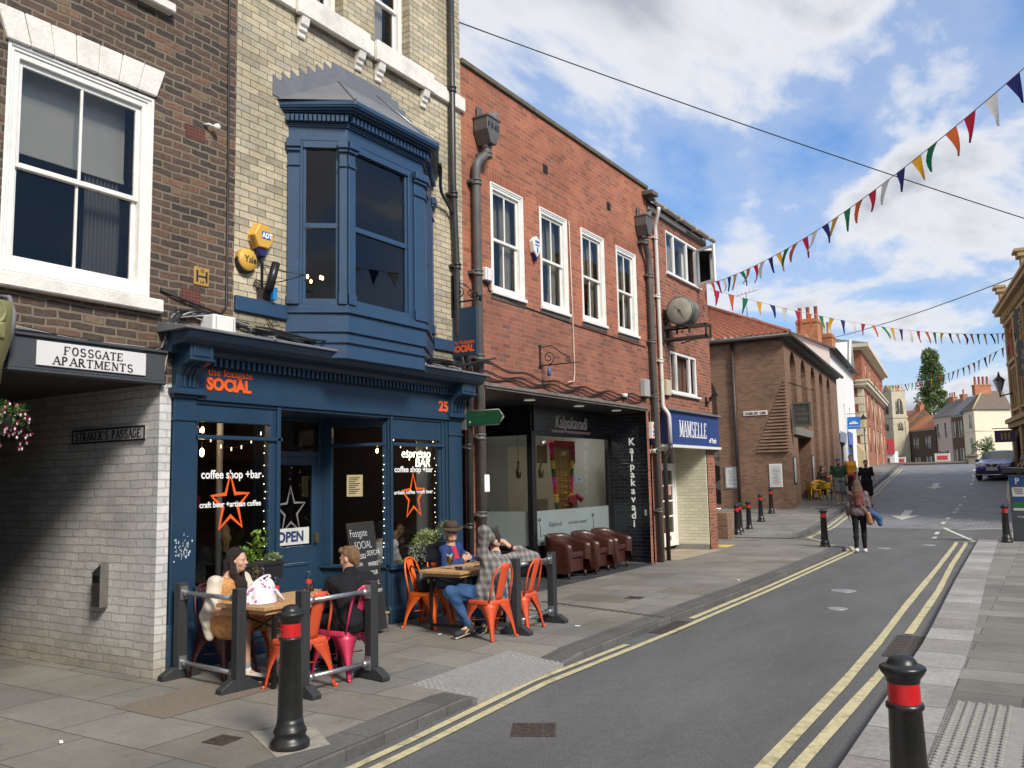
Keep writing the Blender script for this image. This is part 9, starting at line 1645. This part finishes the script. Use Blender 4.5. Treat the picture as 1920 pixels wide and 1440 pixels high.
def man_hat():
 H=(-6.58,9.02,1.085);HR=hairmat('reddish',(.16,.07,.03));DJ=cloth('navy denim shirt',(.022,.045,.145),scale=6,bump=.4,bscale=30)
 J=dict(pelvis=(-6.66,9.0,.48),chest=(-6.62,9.02,.78),neck=(-6.60,9.03,.93),head=H,fwd=(.72,-.62,-.06),up=(0,0,1),shoulder_r=(-6.56,8.84,.87),shoulder_l=(-6.64,9.24,.87),elbow_r=(-6.46,8.74,.67),elbow_l=(-6.52,9.36,.68),wrist_r=(-6.38,8.98,.73),wrist_l=(-6.36,9.12,.76),hip_r=(-6.62,8.91,.46),hip_l=(-6.62,9.10,.46),knee_r=(-6.2,8.80,.48),knee_l=(-6.18,9.14,.48),ankle_r=(-6.2,8.80,.09),ankle_l=(-6.14,9.16,.09),toe_r=(-6.0,8.78,.035),toe_l=(-5.94,9.16,.035))
 HT=M('brown felt',(.055,.035,.022),.85,var=.15,scale=8,bump=.2)
 def ex(root,at,B,s,J):
  f,u=unit(B[1]),unit(B[2]);r=unit(B[0]);c=at(0,-.014,.062);hat=thing('hat',None,None);COL.objects.unlink(hat);bpy.data.objects.remove(hat)
  m=MB();pr=[(.158,-.022),(.15,-.012),(.112,-.004),(.094,.004),(.092,.03),(.086,.058),(.070,.078),(.035,.070),(.001,.064)];n=28;vs=[];fs=[]
  for i,(R,z)in enumerate(pr):
   for j in range(n):
    a=2*math.pi*j/n;q=R*(1+.09*abs(math.sin(a)));lift=.022*math.cos(a)**2*(1 if i<2 else 0)-.010*(math.sin(a)>.7)*(i<2);vs.append(tuple(c+r*R*math.cos(a)+f*q*math.sin(a)+u*(z+lift)))
  for i in range(len(pr)-1):
   for j in range(n):fs.append((i*n+j,i*n+(j+1)%n,(i+1)*n+(j+1)%n,(i+1)*n+j))
  m.add(vs,fs,True);ho=m.build('hat',HT,root,solid=.004);m=MB();m.tube([tuple(c+r*.0925*math.cos(2*math.pi*j/24)+f*.1005*math.sin(2*math.pi*j/24)+u*.016)for j in range(24)],.009,6,closed=True);m.build('hat_band',M('hat band',(.02,.014,.01),.7),ho)
  m=MB()
  for sx in(1,-1):
   ce=at(.031*sx,.096,.0);m.tube([tuple(ce+r*.024*math.cos(q*.449)+u*.019*math.sin(q*.449))for q in range(14)],.0032,6,closed=True);m.tube([tuple(at(.055*sx,.094,.006)),tuple(at(.079*sx,.0,.004))],.0028,5)
  m.tube([tuple(at(-.008,.098,.004)),tuple(at(.008,.098,.004))],.003,5);m.build('glasses',M('dark glasses',(.02,.012,.01),.3),root)
  sdf_obj('beard',[('e',at(0,.05,-.085),[.05*s,.04*s,.035*s],B,.02),('c',at(.058,.01,-.05),at(.03,.06,-.09),.02*s,.022*s,.02),('c',at(-.058,.01,-.05),at(-.03,.06,-.09),.02*s,.022*s,.02)],M('light stubble',(.40,.22,.14),.7,var=.3,scale=60),root,.006,.01)
  cc=lambda*p:V3(*p);sdf_obj('t_shirt',[('c',J['neck']+cc(.055,-.02,-.06),J['chest']+cc(.11,-.01,-.04),.045,.058,.02),('c',J['chest']+cc(.11,-.01,-.04),J['chest']+cc(.12,-.01,-.13),.058,.05,.02)],cloth('red tee',(.44,.03,.06)),root,.008,.01);sdf_obj('shirt_print',[('e',J['chest']+cc(.165,-.01,-.07),[.008,.03,.03],None)],TXW,root,.006,0)
  sdf_obj('shirt_collar',[('c',J['neck']+cc(.03,-.06,-.03),J['neck']+cc(.08,-.05,-.09),.02,.012,.01),('c',J['neck']+cc(.03,.06,-.03),J['neck']+cc(.08,.04,-.09),.02,.012,.01),('c',J['neck']+cc(-.03,-.06,-.02),J['neck']+cc(-.03,.06,-.02),.03,.03,.03)],DJ,root,.007,.01)
 return person('person','bearded man in a brown hat, glasses and navy shirt seated with folded arms',J,.0075,SKIN,HR,lambda at,B,s:short_hair(at,B,s,.96),(DJ,1.9,.018,-.02,.004),(cloth('light jeans',(.10,.15,.23)),2,.012,.003),(M('dark shoe',(.02,.018,.016),.5),M('dark sole',(.03,.03,.03),.7)),False,dict(r=((-.05,.95,.2),(-.9,0,.1),1,.35),l=((.05,-.95,.12),(-.9,0,.1),-1,.35)),.93,extra=ex)
man_hat()
def man_plaid():
 H=(-5.56,8.46,1.045);HR=hairmat('dark short',(.035,.022,.016));mt,N,L,P=nodes('grey plaid cloth');tc=N.new('ShaderNodeTexCoord');sp=N.new('ShaderNodeSeparateXYZ');L.new(tc.outputs['Object'],sp.inputs[0])
 def wv(sock,sc,off):
  a=N.new('ShaderNodeMath');a.operation='MULTIPLY_ADD';a.inputs[1].default_value=sc;a.inputs[2].default_value=off;L.new(sock,a.inputs[0]);b=N.new('ShaderNodeMath');b.operation='SINE';L.new(a.outputs[0],b.inputs[0]);return b.outputs[0]
 ad=N.new('ShaderNodeMath');ad.operation='ADD';L.new(sp.outputs[1],ad.inputs[0]);sx=N.new('ShaderNodeMath');sx.operation='MULTIPLY';sx.inputs[1].default_value=.6;L.new(sp.outputs[0],sx.inputs[0]);L.new(sx.outputs[0],ad.inputs[1]);a1=wv(ad.outputs[0],85,0);a2=wv(sp.outputs[2],80,.5);su=N.new('ShaderNodeMath');su.operation='ADD';L.new(a1,su.inputs[0]);L.new(a2,su.inputs[1]);r=N.new('ShaderNodeValToRGB');e=r.color_ramp.elements;e[0].position=.1;e[0].color=(.085,.083,.085,1);e[1].position=.95;e[1].color=(.27,.23,.20,1);q=e.new(.5);q.color=(.15,.147,.148,1);mr=N.new('ShaderNodeMapRange');mr.inputs[1].default_value=-2;mr.inputs[2].default_value=2;L.new(su.outputs[0],mr.inputs[0]);L.new(mr.outputs[0],r.inputs[0]);L.new(r.outputs[0],P.inputs['Base Color']);P.inputs['Roughness'].default_value=.9
 J=dict(pelvis=(-5.46,8.22,.47),chest=(-5.48,8.38,.76),neck=(-5.53,8.44,.90),head=H,fwd=(-.55,.80,.05),up=(.05,-.05,1),shoulder_l=(-5.60,8.27,.90),shoulder_r=(-5.38,8.58,.83),elbow_l=(-5.55,8.24,1.16),elbow_r=(-5.26,8.86,.81),wrist_l=(-5.50,8.37,1.02),wrist_r=(-5.45,8.60,.965),hip_l=(-5.56,8.14,.46),hip_r=(-5.40,8.26,.46),knee_l=(-5.86,7.98,.49),knee_r=(-5.86,8.20,.49),ankle_l=(-5.64,8.05,.13),ankle_r=(-5.62,8.34,.11),toe_l=(-5.72,7.90,.045),toe_r=(-5.60,8.16,.045))
 def ex(root,at,B,s,J):
  c=lambda*p:V3(*p);k=[('c',J['pelvis']+c(.02,-.06,-.06),J['chest']+c(.04,-.05,0),.13,.12,.05),('c',J['pelvis']+c(.04,.09,-.06),J['chest']+c(.07,.08,0),.13,.12,.05),('c',J['pelvis']+c(-.06,-.12,-.06),J['chest']+c(-.05,-.08,.0),.08,.09,.05)];sdf_obj('shirt_tail',k,mt,root,.009,.03,.004,9)
  m=MB();w=J['wrist_r'];d=unit(J['elbow_r']-w);m.tube([tuple(w+d*.015),tuple(w+d*.045)],.034,14);m.build('watch',M('watch strap',(.05,.012,.012),.5),root)
  for q in 'lr':
   an,to=J['ankle_'+q],J['toe_'+q];d=unit(to-an);mid=an+(to-an)*.35-c(0,0,.035);sd=unit(np.cross(c(0,0,1),d));sdf_obj('shoe_mark',[('c',mid+sd*.036+d*.01,mid+sd*.038-d*.03+c(0,0,.02),.010,.010),('c',mid-sd*.036+d*.01,mid-sd*.038-d*.03+c(0,0,.02),.010,.010),('c',an-d*.045-c(0,0,.0),an-d*.04-c(0,0,.03),.018,.02)],M('yellow suede',(.50,.30,.06),.8),root,.006,.004);m=MB()
   for i in range(5):p=an+(to-an)*(.25+.13*i)+c(0,0,.012-.006*i);m.tube([tuple(p-sd*.024),tuple(p+c(0,0,.012)),tuple(p+sd*.024)],.004,5)
   m.build('laces',TXW,root)
 return person('person','man in a grey plaid shirt and jeans seated from behind, one arm behind his head',J,.0072,SKIN,HR,lambda at,B,s:short_hair(at,B,s,.97),(mt,1.66,.026,.02,.005),(cloth('blue jeans',(.035,.085,.19),var=.3,scale=7,bump=.5,bscale=30),1.93,.014,.005),(M('navy suede shoe',(.022,.022,.03),.8),M('white sole',(.62,.62,.6),.6),M('white sock',(.62,.6,.62),.9),.26),False,dict(l=((.12,.95,-.15),(-.95,.1,.1),1,.4),r=((-.45,-.25,.5),(-.5,-.2,.3),-1,.4)),.93,extra=ex)
man_plaid()
# ------------------------------------------------------------------ people walking and inside
def stander(x,y,z,a,h=1.75,stride=0.,arm=(0,0),lean=0.,wid=1.,elbow=(.06,.06)):
 """standing or walking skeleton: facing direction a (degrees from +X)"""
 k=h/1.75;f=V3(math.cos(R_(a)),math.sin(R_(a)),0);r=V3(math.sin(R_(a)),-math.cos(R_(a)),0);o=V3(x,y,z);at=lambda s,d,u:tuple(o+(r*s+f*d+V3(0,0,u))*k);s=stride;w=wid
 return dict(pelvis=at(0,0,.98),chest=at(0,.01+lean*.3,1.28),neck=at(0,lean*.5,1.47),head=at(0,.02+lean*.7,1.63),fwd=f,up=(0,0,1),shoulder_r=at(.175*w,lean*.45,1.42),shoulder_l=at(-.175*w,lean*.45,1.42),elbow_r=at(.23*w,arm[0]*.5-.03,1.14),elbow_l=at(-.23*w,arm[1]*.5-.03,1.14),wrist_r=at(.22*w+elbow[0]*.3,arm[0]+.04,.90),wrist_l=at(-.22*w-elbow[1]*.3,arm[1]+.04,.90),hip_r=at(.085*w,0,.93),hip_l=at(-.085*w,0,.93),knee_r=at(.09*w,s*.55+.03,.50+.02*abs(s)),knee_l=at(-.09*w,-s*.35+.03,.50),ankle_r=at(.09*w,s,.09),ankle_l=at(-.09*w,-s,.09+.14*abs(s)),toe_r=at(.10*w,s+.16,.035),toe_l=at(-.10*w,-s+.13,.035+.0*abs(s)))
def dwn(a,curl=.3):f=V3(math.cos(R_(a)),math.sin(R_(a)),0);r=V3(math.sin(R_(a)),-math.cos(R_(a)),0);return dict(r=((0,0,-1),-r,-1,curl),l=((0,0,-1),r,1,curl))
def walk_woman():
 a=98;J=stander(-3.95,21.35,-.1,a,1.66,.10,(.05,.02));HR=hairmat('faded red',(.16,.045,.04));mt=HR
 def hp(at,B,s):return[('e',at(0,-.02,.03),[.088*s,.1*s,.095*s],B,.02),('c',at(0,-.05,0),at(0,-.09,-.22),.085*s,.115*s,.04),('c',at(.06,-.06,-.10),at(.11,-.10,-.46),.07*s,.05*s,.04),('c',at(-.06,-.06,-.10),at(-.11,-.10,-.46),.07*s,.05*s,.04),('c',at(0,-.10,-.22),at(0,-.12,-.46),.10*s,.07*s,.04)]
 def ex(root,at,B,s,J):
  sdf_obj('hair_crown',[('e',at(0,-.025,.035),[.093*s,.106*s,.098*s],B,.02),('c',at(0,-.06,0),at(0,-.10,-.16),.092*s,.112*s,.03)],hairmat('brown crown',(.10,.055,.03)),root,.011,.02)
  c=lambda*p:V3(*p);m=MB();m.tube([tuple(J['shoulder_l']+c(0.02,-.12,.05)),tuple(J['chest']+c(.05,-.15,-.05)),tuple(J['pelvis']+c(.2,-.10,-.02))],.012,6);m.build('bag_strap',M('tan leather',(.30,.14,.07),.5),root)
  sdf_obj('shoulder_bag',[('c',J['pelvis']+c(.22,-.08,-.03),J['pelvis']+c(.24,-.04,-.22),.05,.075,.02),('c',J['pelvis']+c(.24,.06,-.03),J['pelvis']+c(.25,.08,-.2),.05,.07,.04)],MATS['tan leather'],root,.012,.02);sdf_obj('denim_jacket',[('c',J['pelvis']+c(.26,.05,.0),J['pelvis']+c(.42,.03,-.14),.07,.08,.03),('c',J['pelvis']+c(.42,.03,-.14),J['pelvis']+c(.45,.02,-.27),.07,.05,.03)],cloth('denim blue',(.04,.09,.2)),root,.012,.02,.004)
 person('person','woman with long red tipped hair walking away up the road with a shoulder bag',J,.0105,SKIN,mt,hp,(M('cloth purple print',(.13,.095,.105),.85,var=.6,scale=45),1.8,.02,.0,.003),(cloth('black leggings',(.012,.012,.014)),2,.006,.002),(M('white trainer',(.6,.6,.6),.7),M('black sole',(.02,.02,.02),.8)),True,dwn(a),.94,face=False,extra=ex)
walk_woman()
def cap_ex(col,shades=True,beard=None):
 def ex(root,at,B,s,J):
  if col:sdf_obj('cap',[('e',at(0,-.008,.07),[.084*s,.098*s,.06*s],B,.01),('c',at(-.03,.10,.062),at(.03,.10,.062),.012*s,.012*s,.02),('c',at(-.03,.07,.068),at(.03,.07,.068),.02*s,.02*s,.02)],col,root,.011,.02)
  if shades:sdf_obj('sunglasses',[('c',at(-.045,.085,.004),at(.045,.085,.004),.015*s,.015*s)],EYED,root,.009,0)
  if beard:sdf_obj('beard',[('e',at(0,.045,-.085),[.055*s,.048*s,.045*s],B,.02),('c',at(.06,.01,-.04),at(-.0,.06,-.10),.02*s,.02*s,.02),('c',at(-.06,.01,-.04),at(0,.06,-.10),.02*s,.02*s,.02)],beard,root,.011,.02)
 return ex
HB=hairmat('black',(.02,.015,.012));a=-68
person('person','heavy man in a dark green tee, grey shorts and blue cap walking down the pavement',stander(-7.30,35.9,rz(35.9)+.1,a,1.80,.15,(.08,-.05),wid=1.22,elbow=(.1,.1)),.0125,SKIN2,HB,lambda at,B,s:short_hair(at,B,s,.95),(cloth('green tee',(.022,.055,.032)),.85,.035,.06,.004),(cloth('grey shorts',(.15,.16,.15)),.95,.04,.004),(M('pink trainer',(.5,.38,.36),.7),M('pale sole',(.5,.5,.48)),M('black sock',(.02,.02,.02),.9),.1),False,dwn(a),1.08,face=False,extra=cap_ex(M('blue cap',(.01,.07,.25),.7),True,HB))
person('person','bearded man in black tee and black shorts walking down the edge of the road',stander(-6.30,36.0,rz(36)+.0,-70,1.82,-.13,(-.1,.1),lean=.06,wid=1.06,elbow=(.05,.3)),.0125,SKIN2,HB,lambda at,B,s:short_hair(at,B,s,1.0),(cloth('black tee',(.010,.010,.013)),.8,.022,.06,.003),(cloth('black shorts',(.012,.012,.012)),1.0,.03,.003),(M('black trainer',(.02,.02,.02),.6),M('white sole',(.62,.62,.6)),M('white sock',(.62,.6,.62)),.14),False,dwn(-70),1.0,face=False,extra=cap_ex(None,False,hairmat('brown beard',(.06,.035,.02))))
person('person','man in an orange and black shirt behind the two walking men',stander(-8.0,42.0,rz(42)+.1,-75,1.74,.08),.0135,SKIN,HB,lambda at,B,s:short_hair(at,B,s,.96),(cloth('orange shirt',(.60,.26,.03)),.9,.025,.05,.003),(cloth('dark trousers',(.02,.02,.025)),2,.02,.003),(M('black trainer',(.02,.02,.02)),M('dark sole',(.03,.03,.03))),False,dwn(-75),1.0,face=False,extra=cap_ex(None,True))
def pram():
 x,y=-7.75,40.2;z=rz(y)+.1;t=thing('pushchair','red and black pushchair before the man in the orange shirt','pushchair',(x,y,z));m=MB();m.box(x-.24,x+.24,y-.1,y+.35,z+.45,z+.98);m.build('seat_body',M('pram red',(.38,.02,.03),.7),t,bevel=.08,seg=3);m=MB();m.box(x-.2,x+.2,y-.14,y-.1,z+.5,z+.9);m.build('liner',BLACK,t);f=MB();[f.tube([(x+s*.22,y+.5,z+1.05),(x+s*.2,y-.3,z+.15)],.018,6)for s in(-1,1)];[f.tube([(x+s*.22,y-.1,z+.6),(x+s*.22,y+.35,z+.15)],.018,6)for s in(-1,1)];f.build('frame',BLACK,t)
 for s in(-1,1):
  for yy in(y-.3,y+.35):w=MB();w.at((x+s*.24,yy,z+.13),0,0,R_(90)).lathe([(.12,-.02),(.13,0),(.12,.02)],n=14);w.build('wheel',BLACK,t)
pram()
person('person','dark haired seated customer at the terrace against the arched wall',dict(stander(-9.05,41.0,rz(41)-.28,-40,1.7)),.0135,SKIN2,HB,lambda at,B,s:[('e',at(0,-.02,.03),[.09*s,.1*s,.1*s],B,.02),('c',at(0,-.05,0),at(0,-.07,-.25),.08*s,.08*s,.03)],(cloth('dark top',(.05,.03,.03)),1.8,.02,0,.003),(cloth('black trousers',(.012,.012,.014)),2,.01,.003),None,True,None,.95,face=False)
a=170
person('person','red haired woman in a grey checked shirt at the right edge by the ornate building',stander(-1.18,44.6,rz(44.6)+.13,200,1.68,0,(.2,.2)),.013,SKIN,hairmat('ginger',(.32,.11,.04)),lambda at,B,s:[('e',at(0,-.02,.03),[.088*s,.1*s,.095*s],B,.02),('c',at(0,-.06,0),at(0,-.08,-.18),.08*s,.08*s,.04)],(M('cloth grey check',(.19,.18,.18),.85,var=.7,scale=30),.8,.02,.02,.003),(cloth('black leggings',(.012,.012,.014)),2,.006,.002),(M('black trainer',(.02,.02,.02)),M('black sole',(.02,.02,.02))),True,dwn(200),.96,face=False)
def inside(label,x,y,z,a,top,hair,hp,sit=True,h=1.68,arm=None,fc=False,sk=SKIN):
 J=stander(x,y,z,a,h);f=V3(math.cos(R_(a)),math.sin(R_(a)),0);r=V3(math.sin(R_(a)),-math.cos(R_(a)),0)
 for q,s in(('r',1),('l',-1)):J['knee_'+q]=tuple(V3(J['hip_'+q])+f*.42);J['ankle_'+q]=tuple(V3(J['knee_'+q])-V3(0,0,.42));J['toe_'+q]=tuple(V3(J['ankle_'+q])+f*.15-V3(0,0,.05));J['elbow_'+q]=tuple(V3(J['shoulder_'+q])+r*s*.06+f*.1-V3(0,0,.27));J['wrist_'+q]=tuple(V3(J['elbow_'+q])+f*.22-r*s*.1+V3(0,0,.03))
 if arm:J['wrist_r']=tuple(V3(J['head'])+f*.10+r*.05-V3(0,0,.13));J['elbow_r']=tuple(V3(J['shoulder_r'])+f*.25-V3(0,0,.16))
 person('person',label,J,.0095,sk,hair,hp,top,(cloth('dark trousers',(.02,.02,.025)),2,.01,.003),None,True,dict(r=(tuple(f*.2+V3(0,0,1)),tuple(-f),-1,.4),l=(tuple(f),(0,0,-1),1,.4))if arm else None,.92,face=fc)
inside('woman in a white tee seated with her back to the right shop window',FX-.69,9.02,-.46,120,(cloth('white tee',(.68,.67,.66)),.8,.022,0,.003),HB,lambda at,B,s:[('e',at(0,-.02,.03),[.09*s,.1*s,.095*s],B,.02),('c',at(0,-.04,-.02),at(0,-.05,-.07),.075*s,.06*s,.03)])
inside('smiling brown haired woman facing out of the right shop window, hand at her chin',FX-.86,9.66,-.50,-62,(cloth('taupe top',(.13,.10,.095)),1.6,.018,0,.003),hairmat('chestnut',(.07,.035,.02)),lambda at,B,s:[('e',at(0,-.025,.04),[.086*s,.095*s,.08*s],B,.02),('c',at(.07,-.01,0),at(.085,.02,-.2),.03*s,.035*s,.03),('c',at(-.07,-.01,0),at(-.085,.02,-.2),.03*s,.035*s,.03),('c',at(0,-.07,0),at(0,-.07,-.18),.06*s,.06*s,.03)],arm=True,fc=True)
inside('blonde ponytailed woman in black seen from behind in the left shop window',FX-.80,6.50,-.36,160,(cloth('black top',(.015,.015,.016)),1.6,.018,0,.003),hairmat('blonde',(.36,.24,.12)),lambda at,B,s:[('e',at(0,-.02,.03),[.085*s,.098*s,.092*s],B,.02),('c',at(0,-.09,.06),at(.0,-.15,-.05),.035*s,.05*s,.02),('c',at(0,-.15,-.05),at(0,-.13,-.2),.05*s,.03*s,.02)])
inside('grey haired diner in a pale shirt inside the restaurant',-9.3,15.9,-.42,100,(cloth('pale shirt',(.5,.6,.66)),1.6,.02,0,.003),hairmat('grey',(.28,.26,.24)),lambda at,B,s:short_hair(at,B,s,.96))
inside('diner with reddish face behind the restaurant corner post',-9.6,14.3,-.5,-30,(cloth('brown top',(.12,.07,.05)),1.6,.02,0,.003),HB,lambda at,B,s:short_hair(at,B,s,.96))
